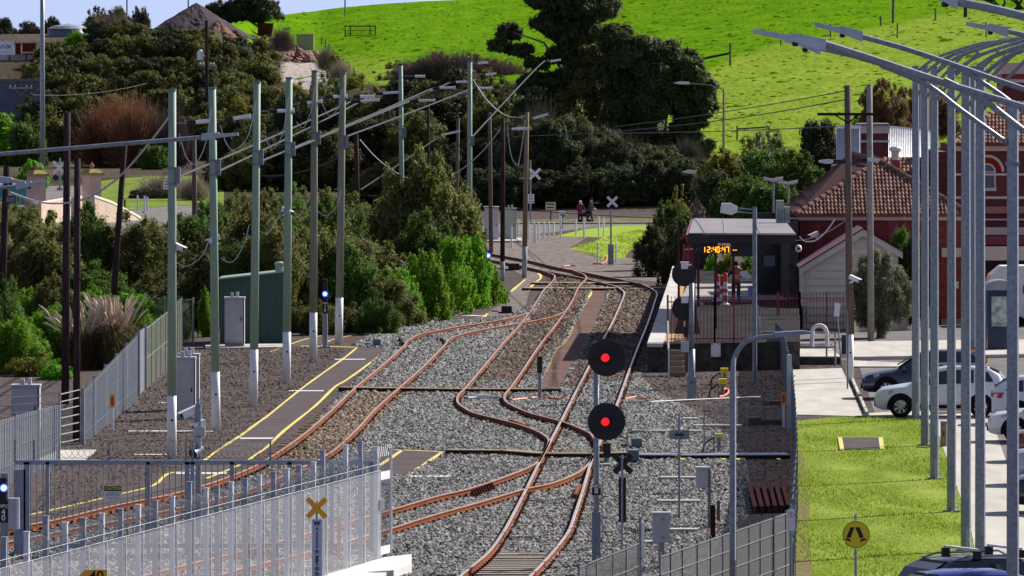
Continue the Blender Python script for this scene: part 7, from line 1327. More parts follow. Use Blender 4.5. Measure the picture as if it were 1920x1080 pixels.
B0 = AT(127, 82, 1000); s2 = 1000 / F; t = thing('storage_tank', 'dark round tank with a shallow domed roof on the bank top', 'tank', B0); b = MB(); b.lathe([(38 * s2, -10 * s2), (38 * s2, 28 * s2)], (0, 0, 0), 36); b.build('drum', mat('dark_tank_steel', (.1, .115, .15), (.14, .155, .19), 1, .4, .4), t, None, True); b = MB(); b.lathe([(38.5 * s2, 28 * s2), (30 * s2, 33 * s2), (4 * s2, 37 * s2), (1 * s2, 38 * s2)], (0, 0, 0), 36); b.build('roof', mat('tank_roof', (.2, .22, .26), (.28, .3, .34), 1, .5), t)
def mound(name, label, cat, c, rx, ry, h, m, seed, power=1.0, rough=.06, n=40, k=14):
 rg = random.Random(seed); b = MB(); prev = None; ph = [rg.uniform(0, 6.28) for _ in range(8)]
 for j in range(k + 1):
  f = j / k; ring = []
  for i in range(n):
   a = 2 * math.pi * i / n; q_ = 1 + rough * (math.sin(3 * a + ph[0]) + math.sin(5 * a + ph[1] + f * 4) + .7 * math.sin(11 * a + ph[2] + f * 9)) + rg.uniform(-rough, rough) * .6
   ring.append((rx * f * q_ * math.cos(a), ry * f * q_ * math.sin(a), h * (1 - f ** power) + rg.uniform(-1, 1) * rough * h * .3 * (j > 0) * (1 - f)))
  rgi = b.ring(ring)
  if prev: [b.face((prev[i], prev[(i + 1) % n], rgi[(i + 1) % n], rgi[i])) for i in range(n)]
  prev = rgi
 return solo(name, b, m, label, cat, c)
M_heap = mat('dark_quarry_spoil', (.06, .045, .055), (.11, .085, .1), 3, .95, bump=1.0); M_heapr = mat('brown_spoil', (.2, .12, .085), (.28, .17, .12), 2, .95, bump=1.0)
c = AT(368, 64, 1040); mound('gravel_heap', 'large dark pointed spoil heap on the skyline', 'heap', (c.x, 1040, c.z - .6), 7.6, 12, 4.7, M_heap, 5, 1.0, .05); c = AT(408, 68, 1026); mound('gravel_heap', 'reddish-brown spoil slumped on the right of the dark heap', 'heap', (c.x, 1026, c.z - .6), 3.2, 5, 2.7, M_heapr, 9, .9, .1)
c = hit(552, 116); mound('rock_outcrop', 'brown rocky outcrop under the tumbled boulders right of the spoil heap', 'outcrop', (c.x, c.y + 4, c.z - .3), 4.2, 9, 2.6, mat('brown_earth_rock', (.15, .09, .07), (.3, .19, .145), 1.2, .95, bump=1.0), 12, .8, .16)
M_boul = mat('pinkish_boulder', (.26, .15, .12), (.42, .27, .22), 1.5, .9, bump=.6)
for i, (u, v, r) in enumerate([(512, 74, 9), (530, 76, 11), (545, 88, 10), (560, 98, 10), (575, 104, 12), (590, 100, 9), (528, 92, 12), (550, 108, 13), (580, 112, 12), (600, 108, 9), (510, 88, 12), (536, 104, 9), (516, 102, 10)]):
 h_ = hit(u, v + 5); k = r * h_.y / F; rg = random.Random(i); b = MB(); n = 9; prev = None
 for f, z in ((.75, -.6), (1.05, 0), (.85, .5), (.35, .85)):
  rr = b.ring([(k * f * rg.uniform(.7, 1.25) * math.cos(2 * math.pi * j / n), k * f * rg.uniform(.7, 1.25) * math.sin(2 * math.pi * j / n), k * z * rg.uniform(.75, 1.2)) for j in range(n)])
  if prev: [b.face((prev[j], prev[(j + 1) % n], rr[(j + 1) % n], rr[j])) for j in range(n)]
  prev = rr
 b.face(prev); solo('boulder', b, M_boul, 'pinkish boulder in the tumbled pile below the cream hut', 'boulder', h_ + Vector((0, 0, k * .3)), 'tumbled boulders on the bank')
B0 = hit(572, 94); s = B0.y / F; t = thing('cream_hut', 'cream square hut at the edge of the green field', 'hut', B0); b = MB(); b.box(-16 * s, 16 * s, 0, 2.5, -.5, 28 * s); b.build('wall', mat('khaki_wall', (.36, .31, .22), (.4, .35, .26), 1, .8), t); b = MB(); b.box(-17 * s, 17 * s, -.15, 2.6, 28 * s, 30 * s); b.build('roof', M_tan2, t)
B0 = hit(497, 70); s = B0.y / F; t = thing('brown_tank', 'dark brown open tank left of the boulders', 'tank', B0); b = MB(); b.prism([(-14 * s, 0), (12 * s, 0), (15 * s, 24 * s), (-14 * s, 24 * s)], 0, 2.5); b.build('body', M_rustd, t); b = MB(); b.box(-14.5 * s, 15.5 * s, -.1, 2.6, 24 * s, 25.5 * s); b.build('rim', M_dark, t)
B0 = hit(676, 69); s = B0.y / F; t = thing('stock_pen', 'dark cage-like pen of diagonal slats alone in the green field', 'pen', B0); b = MB()
for x in (-29, -19, 18, 28): b.box((x - .9) * s, (x + .9) * s, -.05, .1, 0, 21 * s)
for z in (20, 2, 11): b.box(-29 * s, 28 * s, -.03, .03, z * s, (z + .9) * s)
b.build('frame', M_dark, t); b = MB()
for i in range(13): x = -27 + i * 4; b.bar((x * s, 1.2, 1 * s), ((x + 6) * s, 1.2, 20 * s), .05)
b.box(-29 * s, 28 * s, 1.2, 1.25, 19 * s, 20 * s); b.build('slats', M_dark, t)
FP = [(603, 70, 14, 'left boundary'), (610, 76, 15, ''), (617, 84, 16, ''), (625, 95, 17, ''), (633, 102, 18, ''), (643, 110, 14, ''), (655, 120, 14, ''), (664, 128, 14, '')]
for u, v, h, _ in FP: B0 = hit(u, v + h); s = B0.y / F; b = MB(); b.tube([(0, 0, -.2), (0, 0, h * s)], .09, 6); solo('fence_post', b, M_wood, 'thin post of the old fence running down beside the hut', 'fence post', B0, 'posts of the old fence beside the hut')
for u, v0, v1, w, lb in ((1369, 81, 123, 4.5, 'thick field post with a sloping rail at the dip of the pasture'), (1674, 0, 44, 5, 'tall leaning post on the pasture boundary near the top'), (1651, 31, 49, 3.5, 'short post just left of the tall leaning post'), (1754, 17, 39, 3.5, 'post on the upper pasture boundary above the lamps'), (1557, 45, 70, 3, 'post behind the second highest lamp'), (1682, 44, 72, 3, 'post in the lower pasture below the tall leaning post'), (1849, 42, 70, 3, 'post behind the lamp against the upper right pasture'), (1810, 2, 33, 7, 'dark thick post near the dead branches at the top right'), (1464, 76, 86, 3, 'stub of a post behind the lamp heads')):
 B0 = hit(u, v1); s = B0.y / F; b = MB(); b.tube([(0, 0, -.3), (0.02 * (v1 - v0) * s if 'leaning' in lb else 0, 0, (v1 - v0) * s)], w * s / 2, 7); solo('field_post', b, M_wood if 'dark' not in lb else M_woodd, lb, 'fence post', B0, 'posts in the pasture')
h1, h2 = hit(1310, 118), hit(1369, 120); b = MB(); b.bar(AT(1310, 112, h2.y) - h2, AT(1367, 100, h2.y) - h2, .25); solo('fence_rail', b, M_woodd, 'dark sloping log rail leading to the thick field post', 'rail', h2)
h2 = hit(1400, 262); s = h2.y / F; t = thing('rail_fence', 'grey post-and-rail fence at the foot of the pasture', 'fence', h2); b = MB(); [b.box((x - 1.5) * s, (x + 1.5) * s, -.1, .1, -.3, 26 * s) for x in (-18, 42)]; b.build('posts', M_wood, t); b = MB(); b.bar((-18 * s, 0, 20 * s), (42 * s, 0, 24 * s), .14); b.build('rail', M_wood, t)
for u, v0, v1, lb in ((647, -6, 14, 'thin pole on the skyline above the green field'), (238, -5, 20, 'thin aerial on the skyline above the bushes'), (353, -5, 10, 'thin aerial on the skyline above the spoil heap')):
 b = MB(); B0 = AT(u, v1 + 4, 1150); b.tube([(0, 0, -1), (0, 0, (v1 - v0 + 8) * 1150 / F)], .11, 6); solo('aerial_pole', b, M_galvd, lb, 'pole', B0)
# ------------------------------------------------------------------ vegetation
def leaf_quads(cl, n, size, rg, aspect=1.7, up=0.0, shell=.62, zs=.6):
 cl = np.array(cl, float); wts = (cl[:, 3] * cl[:, 4]) ** 1.0; wts /= wts.sum(); k = rg.choice(len(cl), n, p=wts)
 d = rg.normal(size=(n, 3)); d /= np.linalg.norm(d, axis=1)[:, None]; f = shell + (1.06 - shell) * rg.random(n) ** .7 + .4 * rg.random(n) ** 7
 p = cl[k, :3] + d * cl[k, 3:6] * f[:, None]
 nr = d * 1.1 + (0, 0, .25) + rg.normal(size=(n, 3)) * .5; nr /= np.linalg.norm(nr, axis=1)[:, None]
 ax = rg.normal(size=(n, 3)) + d * .6; ax[:, 2] += up; t = ax - nr * (ax * nr).sum(1)[:, None]; t /= np.linalg.norm(t, axis=1)[:, None] + 1e-9; b_ = np.cross(nr, t)
 s = size * rg.uniform(.6, 1.4, n)[:, None]
 t[:, 2] *= zs; b_[:, 2] *= zs
 V = np.stack([p - t * s * aspect, p - b_ * s * .6 + t * s * .1, p + t * s * aspect, p + b_ * s * .6 + t * s * .1], 1)
 ok = V[:, :, 2].min(1) > -.02; V = V[ok]; return V.reshape(-1, 3), np.arange(len(V) * 4).reshape(-1, 4)
def core(cl, rg, k=.8):
 V = []; Q = []; o = 0
 for c in cl:
  n, m = 8, 5; pts = []
  for j in range(m + 1):
   th = math.pi * j / m
   for i in range(n):
    q_ = k * rg.uniform(.82, 1.05); pts.append((c[0] + c[3] * q_ * math.sin(th) * math.cos(6.283 * i / n), c[1] + c[4] * q_ * math.sin(th) * math.sin(6.283 * i / n), max(c[2] + c[5] * q_ * math.cos(th), -.02)))
  V += pts; Q += [(o + j * n + i, o + j * n + (i + 1) % n, o + (j + 1) * n + (i + 1) % n, o + (j + 1) * n + i) for j in range(m) for i in range(n)]; o += len(pts)
 return np.array(V), np.array(Q)
def crown_mesh(name, cl, n, size, m, seed, aspect=1.7, up=0.0, corek=.55, shell=.5, norm=True):
 rg = np.random.default_rng(seed); V, Q = leaf_quads(cl, n, size, rg, aspect, up, shell, .6 if norm else 1)
 if norm: c_ = np.percentile(np.hypot(V[:, 0], V[:, 1]), 97); V[:, :2] /= c_; zt = np.percentile(V[:, 2], 99.3); V[:, 2] /= zt; cl = [(c[0] / c_, c[1] / c_, c[2] / zt, c[3] / c_, c[4] / c_, c[5] / zt) for c in cl]
 if corek: V2, Q2 = core(cl, rg, corek); Q = np.concatenate([Q, Q2 + len(V)]); V = np.concatenate([V, V2])
 return npmesh(name, V, Q, m)
def dome(seed, n=16, flat=1.0, rmin=.2, rmax=.36):
 rg = random.Random(seed); cl = [(0, 0, .35, .6, .6, .42)]
 for i in range(n):
  a = rg.uniform(0, 6.28); r = math.sqrt(rg.random()) * .72; top = math.sqrt(max(0, 1 - (r * 1.05) ** 2)); z = rg.uniform(.25, 1) * (top - .15) ; q_ = rg.uniform(rmin, rmax); cl.append((r * math.cos(a), r * math.sin(a), max(.12, z - q_ * .25), q_, q_, q_ * .62 * flat))
 for i in range(n):
  a = rg.uniform(0, 6.28); e = rg.uniform(.1, 1.45); q_ = rg.uniform(.05, .11); k = rg.uniform(.8, 1.0); cl.append((k * math.cos(a) * math.cos(e), k * math.sin(a) * math.cos(e), max(.1, k * math.sin(e) * .92), q_, q_, q_ * .85))
 return cl
def tall(seed, n=26):
 rg = random.Random(seed); cl = []
 for i in range(n):
  z = rg.uniform(.3, .9); w = .55 * math.sqrt(max(.05, 1 - ((z - .55) / .5) ** 2)); a = rg.uniform(0, 6.28); r = w * math.sqrt(rg.random()); q_ = rg.uniform(.1, .2); cl.append((r * math.cos(a), r * math.sin(a), z, q_ * 1.2, q_ * 1.2, q_ * .8))
 return cl
LM = {'olive': leafmat('olive_leaves', (.046, .056, .017), (.235, .245, .07), .5), 'green': leafmat('green_leaves', (.035, .075, .016), (.14, .23, .04), .5), 'bright': leafmat('bright_green_leaves', (.05, .15, .012), (.24, .45, .03), .5), 'dark': leafmat('dark_green_leaves', (.017, .026, .014), (.11, .125, .05), .4), 'bank': leafmat('bank_scrub_leaves', (.018, .024, .011), (.24, .24, .06), .4), 'yellow': leafmat('yellow_green_leaves', (.07, .085, .015), (.3, .29, .045), .45), 'pine': leafmat('pine_needles', (.022, .031, .016), (.16, .19, .072), .45), 'twig': leafmat('bare_twigs', (.07, .045, .045), (.2, .14, .125), .1), 'dtwig': leafmat('dark_bare_twigs', (.05, .045, .034), (.16, .14, .11), .1), 'redtwig': leafmat('red_brown_twigs', (.1, .04, .026), (.32, .135, .075), .2), 'brownleaf': leafmat('bronze_leaves', (.08, .05, .02), (.28, .19, .08), .4), 'grey': leafmat('grey_green_leaves', (.08, .09, .055), (.34, .35, .21), .45), 'pale': leafmat('pale_dry_stems', (.2, .16, .12), (.36, .3, .22), .2)}
PROTO = {}
def proto(kind, mk, var):
 key = (kind, mk, var)
 if key in PROTO: return PROTO[key]
 m = LM[mk]; sd = hash(kind) % 1 + 17 * var + len(mk) * 3 + len(kind)
 if kind == 'bush': me = crown_mesh('shrub', dome(sd, 26, 1, .16, .32), 11000, .034, m, sd)
 elif kind == 'fine': me = crown_mesh('shrub', dome(sd, 34, 1.15, .13, .26), 26000, .0185, m, sd, 1.9, .12)
 elif kind == 'big': me = crown_mesh('crown', dome(sd, 60, 1.0, .1, .22), 26000, .021, m, sd, 1.8, .2)
 elif kind == 'loose': me = crown_mesh('shrub', dome(sd, 18, 1.0, .14, .26), 6000, .036, m, sd, 1.8, 0, .4)
 elif kind == 'ball':
  rg = random.Random(sd); cl = [(0, 0, .52, .6, .6, .36)]
  for i in range(70): v = Vector((rg.gauss(0, 1), rg.gauss(0, 1), rg.gauss(0, 1))).normalized() * rg.uniform(.7, .95); q_ = rg.uniform(.09, .2); cl.append((v.x * .92, v.y * .92, .53 + v.z * .42, q_, q_, q_ * .6))
  me = crown_mesh('crown', cl, 26000, .022, m, sd, 1.6)
 elif kind == 'tall': me = crown_mesh('crown', tall(sd, 40), 22000, .019, m, sd, 1.9, .3, .5)
 elif kind == 'ivy': me = crown_mesh('shrub', dome(sd, 44, 1.0, .12, .24), 13000, .03, m, sd, 1.0)
 elif kind == 'bare':
  rg = np.random.default_rng(sd); n = 7000; a = rg.uniform(0, 6.28, n); el = rg.beta(1.6, 1.3, n) * 1.5; L_ = rg.uniform(.5, 1.0, n); o = rg.normal(size=(n, 3)) * (.16, .16, .05); o[:, 2] = abs(o[:, 2]); d = np.stack([np.cos(el) * np.cos(a), np.cos(el) * np.sin(a), np.sin(el)], 1)
  s0 = rg.random(n) ** .6 * .75; p = o + d * (L_ * s0)[:, None]; q_ = p + (d + rg.normal(size=(n, 3)) * .35) * (L_ * .3)[:, None]; q_[:, 2] = np.maximum(q_[:, 2], .0)
  sd_ = np.cross(d, rg.normal(size=(n, 3))); sd_ /= np.linalg.norm(sd_, axis=1)[:, None]; w = .0055; V = np.stack([p - sd_ * w, p + sd_ * w, q_ + sd_ * w * .4, q_ - sd_ * w * .4], 1).reshape(-1, 3); me = npmesh('shrub', V, np.arange(n * 4).reshape(-1, 4), m)
 PROTO[key] = me; return me
VC = {}
def veg(kind, mk, B0, rx, h, label, cat='shrub', group=None, name='shrub', ry=None, rz=None, trunk=None):
 key = (kind, mk); VC[key] = VC.get(key, -1) + 1; me = proto(kind, mk, VC[key] % 3)
 rz = R.uniform(0, 6.28) if rz is None else rz
 if trunk is None:
  o = bpy.data.objects.new(name, me); col.objects.link(o); o.location = B0; o.scale = (rx, ry or rx, h); o.rotation_euler = (0, 0, rz); return tag(o, label, cat, group)
 t = thing(name, label, cat, B0, group); o = bpy.data.objects.new('crown', me); col.objects.link(o); o.parent = t; o.scale = (rx, ry or rx, h); o.rotation_euler = (0, 0, rz)
 b = MB(); rg = random.Random(int(B0[0] * 10)); b.tube([(0, 0, -.4), (.1, 0, h * .25), (.15, .1, h * .6)], [trunk, trunk * .8, trunk * .3], 8)
 for k in range(7): a = rg.uniform(0, 6.28); z = h * rg.uniform(.15, .5); r_ = rx * rg.uniform(.4, .8); b.tube([(.1, 0, z), (r_ * .5 * math.cos(a), r_ * .5 * math.sin(a), z + h * .14), (r_ * math.cos(a), r_ * math.sin(a), z + h * .28)], [trunk * .45, trunk * .3, trunk * .08], 6)
 b.build('trunk', mat('grey_bark', (.09, .075, .07), (.16, .135, .125), 6, .9, stretch=(3, 3, .4)), t); return t
def gv(kind, mk, u, vb, vt, wpx, label, cat='shrub', group=None, d=None, **k):
 if d is None: B0 = W(u, vb)
 elif d == 'hill': B0 = hit(u, vb)
 else: x = (u - 960) * d / F; B0 = Vector((x, d, terr(x, d)))
 s = B0.y / F; top = CH - (vt - HV) * s; return veg(kind, mk, B0 - Vector((0, 0, .15)), wpx * s / 2, max(.4, top - B0.z), label, cat, group, **k)
LMK = [(0, 'the left edge'), (70, 'the left pillar'), (122, 'the thick dark pole'), (172, 'the right pillar'), (215, 'the leaning dark pole'), (322, 'the nearest green pole'), (400, 'the second green pole'), (478, 'the third green pole'), (540, 'the fourth green pole'), (588, 'the fifth pole'), (640, 'the sixth pole'), (668, 'the dark timber pole'), (752, 'the far green pole'), (803, 'the thin brown pole'), (858, 'the pale leaning pole'), (880, 'the tallest far green pole'), (943, 'the dark far pole'), (987, 'the yellowish pole'), (1088, 'the two walkers'), (1148, 'the crossing signal'), (1240, 'the round dark tree'), (1320, 'the flat lamp'), (1410, 'the boxy platform lamp'), (1590, 'the white-based power pole'), (1735, 'the cream chimney'), (1900, 'the right edge')]
USED = {}
def lab(what, u, where):
 n = min(LMK, key=lambda a: abs(a[0] - u)); rel = 'behind' if abs(u - n[0]) < 14 else ('just left of' if u < n[0] else 'just right of'); s = '%s %s %s %s' % (what, where, rel, n[1]); return s
GT = 'shrubs of the left thicket'
def row(vb, us_, tops, w, kinds, where, jit=14, group=GT):
 for i, u in enumerate(us_):
  u2 = u + R.uniform(-10, 10); vt = ip(u, tops) + R.uniform(-jit, jit); kd, mk, what = kinds[i % len(kinds)]
  gv(kd, mk, u2, vb + R.uniform(-5, 5), vt, w * R.uniform(1.1, 1.5), lab(what, u2, where), 'shrub', group, ry=None)
fine = [('fine', 'olive', 'olive tea-tree shrub'), ('fine', 'olive', 'feathery olive shrub'), ('bush', 'olive', 'dense olive shrub'), ('fine', 'green', 'darker green shrub')]
row(628, range(560, 720, 50), [(560, 560), (720, 560)], 70, fine, 'at the front')
row(612, range(300, 720, 52), [(300, 520), (400, 470), (500, 430), (620, 445), (720, 500)], 120, fine, 'in front')
row(585, list(range(-10, 180, 60)) + list(range(370, 730, 55)), [(-10, 430), (100, 440), (180, 500), (370, 440), (480, 400), (620, 420), (720, 450)], 120, fine, 'in the second row')
row(545, range(-10, 740, 58), [(-10, 400), (80, 405), (180, 388), (230, 405), (300, 424), (380, 400), (480, 375), (620, 385), (740, 420)], 115, fine, 'in the third row')
row(505, list(range(-15, 130, 52)) + list(range(330, 720, 56)), [(-15, 385), (80, 395), (130, 410), (330, 430), (400, 385), (520, 365), (640, 378), (720, 400)], 100, fine, 'in the fourth row')
row(470, list(range(-15, 60, 40)) + list(range(340, 720, 54)), [(-15, 372), (60, 385), (340, 410), (420, 370), (560, 365), (720, 385)], 90, fine, 'at the back')
for i, (kd, mk, u, vb, vt, w, what) in enumerate([('fine', 'bright', 30, 700, 590, 130, 'bright green low shrub at the left edge'), ('fine', 'green', -5, 690, 500, 120, 'grey-green shrub beside the leaning left pole'), ('fine', 'bright', 95, 690, 570, 110, 'bright green shrub left of the close pair of dark poles'), ('loose', 'yellow', 60, 705, 655, 110, 'yellow-green weed clump on the earth by the low cabinet'), ('loose', 'bright', 105, 712, 668, 70, 'small bright green weed clump before the thick dark pole'), ('fine', 'olive', 100, 640, 520, 140, 'olive shrub behind the dark poles'), ('fine', 'bright', 265, 660, 565, 80, 'bright green shrub right of the pampas grass'), ('fine', 'bright', 180, 640, 540, 120, 'bright green shrub behind the pampas grass'), ('bush', 'bright', 385, 632, 540, 30, 'bright green climber left of the dark green shed'), ('fine', 'green', 330, 640, 560, 60, 'dark shrub behind the pale green mesh fence'), ('fine', 'bright', 60, 640, 540, 120, 'bright green shrub behind the leaning left pole'), ('fine', 'green', 130, 665, 560, 130, 'green shrub between the dark poles and the leaning pole'), ('fine', 'bright', 10, 660, 560, 110, 'bright green shrub in the left edge corner'), ('fine', 'bright', 240, 640, 545, 120, 'bright green shrub behind the tallest pampas grass'), ('fine', 'bright', 300, 640, 560, 70, 'bright green shrub left of the pale green mesh fence')]):
 gv(kd, mk, u, vb, vt, w, what, 'shrub', None)
def pampas(label, u, vb, vt, wpx, seed):
 B0 = W(u, vb); s = B0.y / F; h = (vb - vt) * s; w = wpx * s / 2; t = thing('pampas_grass', label, 'pampas grass', B0, 'pampas grass clumps by the palisade fence'); rg = np.random.default_rng(seed)
 n = 900; a = rg.uniform(0, 6.28, n); o = np.stack([np.cos(a) * rg.random(n) * w * .4, np.sin(a) * rg.random(n) * w * .4, np.zeros(n)], 1); d = np.stack([np.cos(a), np.sin(a), np.zeros(n)], 1); L_ = rg.uniform(.35, .75, n) * h; sp = rg.uniform(.1, .8, n) * w
 p1 = o + d * sp[:, None] * .4; p1[:, 2] = L_ * .8; p2 = o + d * sp[:, None]; p2[:, 2] = L_ * rg.uniform(.6, 1.0, n); sd_ = np.stack([-np.sin(a), np.cos(a), np.zeros(n)], 1) * .014
 V = np.stack([o - sd_, o + sd_, p1 + sd_, p1 - sd_], 1).reshape(-1, 3); V2 = np.stack([p1 - sd_, p1 + sd_, p2 + sd_ * .2, p2 - sd_ * .2], 1).reshape(-1, 3); V = np.concatenate([V, V2]); o1 = bpy.data.objects.new('leaves', npmesh('leaves', V, np.arange(len(V)).reshape(-1, 4), leafmat('pampas_leaves', (.09, .08, .03), (.26, .2, .1), .3))); col.objects.link(o1); o1.parent = t
 b = MB()
 for i in range(64):
  a = rg.uniform(0, 6.28); r0 = rg.random() * w * .3; lean = rg.uniform(.1, .8) * w; hh = h * rg.uniform(.72, 1.02); p0 = Vector((math.cos(a) * r0, math.sin(a) * r0, h * .3)); p3 = Vector((math.cos(a) * (r0 + lean), math.sin(a) * (r0 + lean) * .6, hh)); pm = p0.lerp(p3, .55) + Vector((0, 0, h * .06)); pq = p0.lerp(p3, .75) + Vector((0, 0, h * .06))
  b.tube([p0, pm, pq, p0.lerp(p3, .9) + Vector((0, 0, h * .03)), p3], [.008, .012, .05, .045, .008], 6)
 b.build('plumes', mat('cream_plume', (.62, .48, .34), (.8, .67, .52), 8, .9), t)
pampas('cream-plumed pampas grass clump behind the close pair of dark poles', 155, 692, 572, 170, 3); pampas('tallest pampas grass clump with pale plumes left of the nearest green pole', 212, 692, 550, 150, 8)
for i, (u, vb, vt, w, mk) in enumerate([(700, 612, 520, 90, 'green'), (745, 608, 500, 100, 'bright'), (795, 603, 470, 110, 'bright'), (845, 590, 445, 100, 'bright'), (880, 578, 440, 90, 'bright'), (915, 573, 490, 60, 'bright'), (935, 568, 525, 40, 'bright'), (765, 606, 560, 50, 'bright'), (860, 560, 420, 110, 'green')]):
 gv('ivy', mk, u, vb, vt, w, lab('%s ivy-leaved shrub' % ('bright' if mk == 'bright' else 'mid-green'), u, 'beside the walkway curve'), 'shrub', 'ivy shrubs beside the walkway')
gv('big', 'olive', 800, 560, 292, 210, 'large feathery tree with olive foliage in the middle of the picture', 'tree', None, name='feathery_tree', trunk=.2)
for u, vb, vt, w, mk, lb in ((740, 545, 335, 120, 'olive', 'rounded olive crown at the left of the large feathery tree'), (870, 530, 350, 90, 'olive', 'smaller feathery tree right of the large feathery one'), (790, 575, 400, 150, 'green', 'dark layered shrub under the large feathery tree'), (710, 560, 410, 80, 'olive', 'low olive shrub left of the large feathery tree'), (880, 548, 400, 80, 'olive', 'olive shrub at the right foot of the feathery trees')):
 gv('big', mk, u, vb, vt, w, lb, 'tree', None, name='feathery_tree', trunk=.14)
gv('bare', 'twig', 865, 545, 380, 80, 'grey bare bush right of the feathery trees', 'shrub')
gv('bare', 'twig', 895, 572, 535, 26, 'small dead grey bush beside the far blue signal', 'shrub')
GD = 'dark trees behind the crossing road'
def drow(d, us_, tops, w, kinds, where, jit=16, grp=GD, cat='tree'):
 for i, u in enumerate(us_):
  u2 = u + R.uniform(-12, 12); vt = ip(u, tops) + R.uniform(-jit, jit); kd, mk, what = kinds[i % len(kinds)]; gv(kd, mk, u2, 0, vt, w * R.uniform(.85, 1.2), lab(what, u2, where), cat, grp, d=d + R.uniform(-6, 6), name='dark_tree' if cat == 'tree' else 'shrub', trunk=.2 if cat == 'tree' else None)
dk = [('big', 'dark', 'dark evergreen tree'), ('big', 'bank', 'dark scrubby tree'), ('tall', 'dark', 'tall dark tree')]
drow(640, range(690, 1330, 48), [(690, 330), (800, 300), (900, 260), (1000, 230), (1100, 250), (1330, 300)], 120, dk, 'in the front rank')
drow(690, range(430, 1000, 50), [(430, 300), (520, 260), (640, 230), (760, 200), (860, 180), (1000, 150)], 130, dk, 'in the second rank')
drow(740, range(440, 1300, 52), [(440, 230), (540, 190), (640, 175), (760, 150), (860, 130), (960, 140), (1100, 150), (1300, 200)], 130, [('big', 'dark', 'dark evergreen tree'), ('big', 'bank', 'olive-topped tree')], 'at the back')
drow(628, range(985, 1330, 44), [(985, 245), (1100, 225), (1200, 265), (1330, 300)], 125, [('big', 'pine', 'olive-dark conifer'), ('big', 'dark', 'dark understorey tree'), ('ball', 'pine', 'rounded conifer')], 'nearest the road')
yl = [('loose', 'yellow', 'yellow-green shrub'), ('bush', 'bank', 'olive scrub bush'), ('bush', 'yellow', 'sunlit yellowish bush'), ('fine', 'green', 'green shrub')]
for i, (u, v, vt, w) in enumerate([(450, 240, 185, 90), (500, 215, 165, 90), (555, 205, 160, 80), (610, 200, 145, 80), (660, 185, 140, 90), (470, 290, 225, 90), (530, 260, 205, 90), (600, 245, 190, 80), (690, 220, 165, 90), (740, 180, 130, 80), (800, 230, 165, 80), (840, 245, 180, 70), (780, 270, 215, 70), (720, 255, 200, 80), (640, 290, 240, 80), (560, 300, 250, 80), (800, 190, 140, 80), (700, 160, 138, 60), (740, 150, 118, 60)]):
 d = 700 + (300 - v) * 1.7; s = d / F; kd, mk, what = yl[i % 4]; B0 = AT(u, v, d); veg(kd, mk, B0 - Vector((0, 0, 1.5)), w * s / 2, (v - vt) * s + 1.5, lab(what, u, ['high on the slope', 'lower on the slope', 'low on the slope'][i // 7]), 'shrub', 'scrub on the slope')
for i, (u, v, vt, w) in enumerate([(770, 150, 112, 90), (820, 148, 92, 110), (870, 150, 95, 110), (920, 158, 105, 90), (850, 185, 130, 110), (900, 190, 140, 100), (950, 165, 110, 90), (980, 175, 125, 80)]):
 d = 880; s = d / F; B0 = AT(u, v, d); veg('bare', 'twig', B0 - Vector((0, 0, 1)), w * s / 2, (v - vt) * s + 1, lab('purplish bare shrub', u, 'below the field'), 'shrub', 'bare purplish shrubs below the field'); veg('loose', 'brownleaf' if i % 2 else 'bank', B0 + Vector((0, 3, -1)), w * s / 2.2, (v - vt) * s * .85 + 1, lab('brownish shrub', u, 'below the field'), 'shrub', 'brownish shrubs below the field')
def big_tree(label, d, clumps, n, leaf, mk, trunk_pts, limbs, name='tree', tr=.5, aspect=2.0, corek=.55):
 x0 = (trunk_pts[0][0] - 960) * d / F; B0 = Vector((x0, d, terr(x0, d))); s = d / F; t = thing(name, label, 'tree', B0); cl = []
 for u, v, r, q_ in clumps: p = AT(u, v, d) - B0; cl.append((p.x, p.y + R.uniform(-1, 1) * r * s * .5, p.z, r * s, r * s * .9, r * s * q_))
 rg = random.Random(3); c2 = []
 for c in cl:
  for k in range(13): a, e = rg.uniform(0, 6.28), rg.uniform(-.7, 1.2); q_ = c[3] * rg.uniform(.16, .36); c2.append((c[0] + c[3] * .85 * math.cos(a) * math.cos(e), c[1] + c[4] * .72 * math.sin(a) * math.cos(e), c[2] + c[5] * .75 * math.sin(e), q_, q_, q_ * .75))
 me = crown_mesh('crown', [(c[0], c[1], c[2], c[3] * .72, c[4] * .72, c[5] * .72) for c in cl] + c2, n, leaf, LM[mk], int(abs(x0) * 10), aspect, .3, corek, .5, False); o = bpy.data.objects.new('crown', me); col.objects.link(o); o.parent = t
 b = MB(); P = [AT(u, v, d) - B0 for u, v in trunk_pts]; b.tube([P[0] - Vector((0, 0, 1))] + P[1:], [tr * (1 - .7 * i / (len(P) - 1)) for i in range(len(P))], 10)
 for L_ in limbs: q_ = [AT(u, v, d) - B0 for u, v in L_]; b.tube(q_, [.16, .1, .05][:len(q_)] if len(q_) <= 3 else [.16] + [.1] * (len(q_) - 2) + [.05], 6)
 b.build('trunk', mat('pale_grey_bark', (.13, .11, .11), (.22, .19, .185), 6, .9, stretch=(3, 3, .4)), t); return t
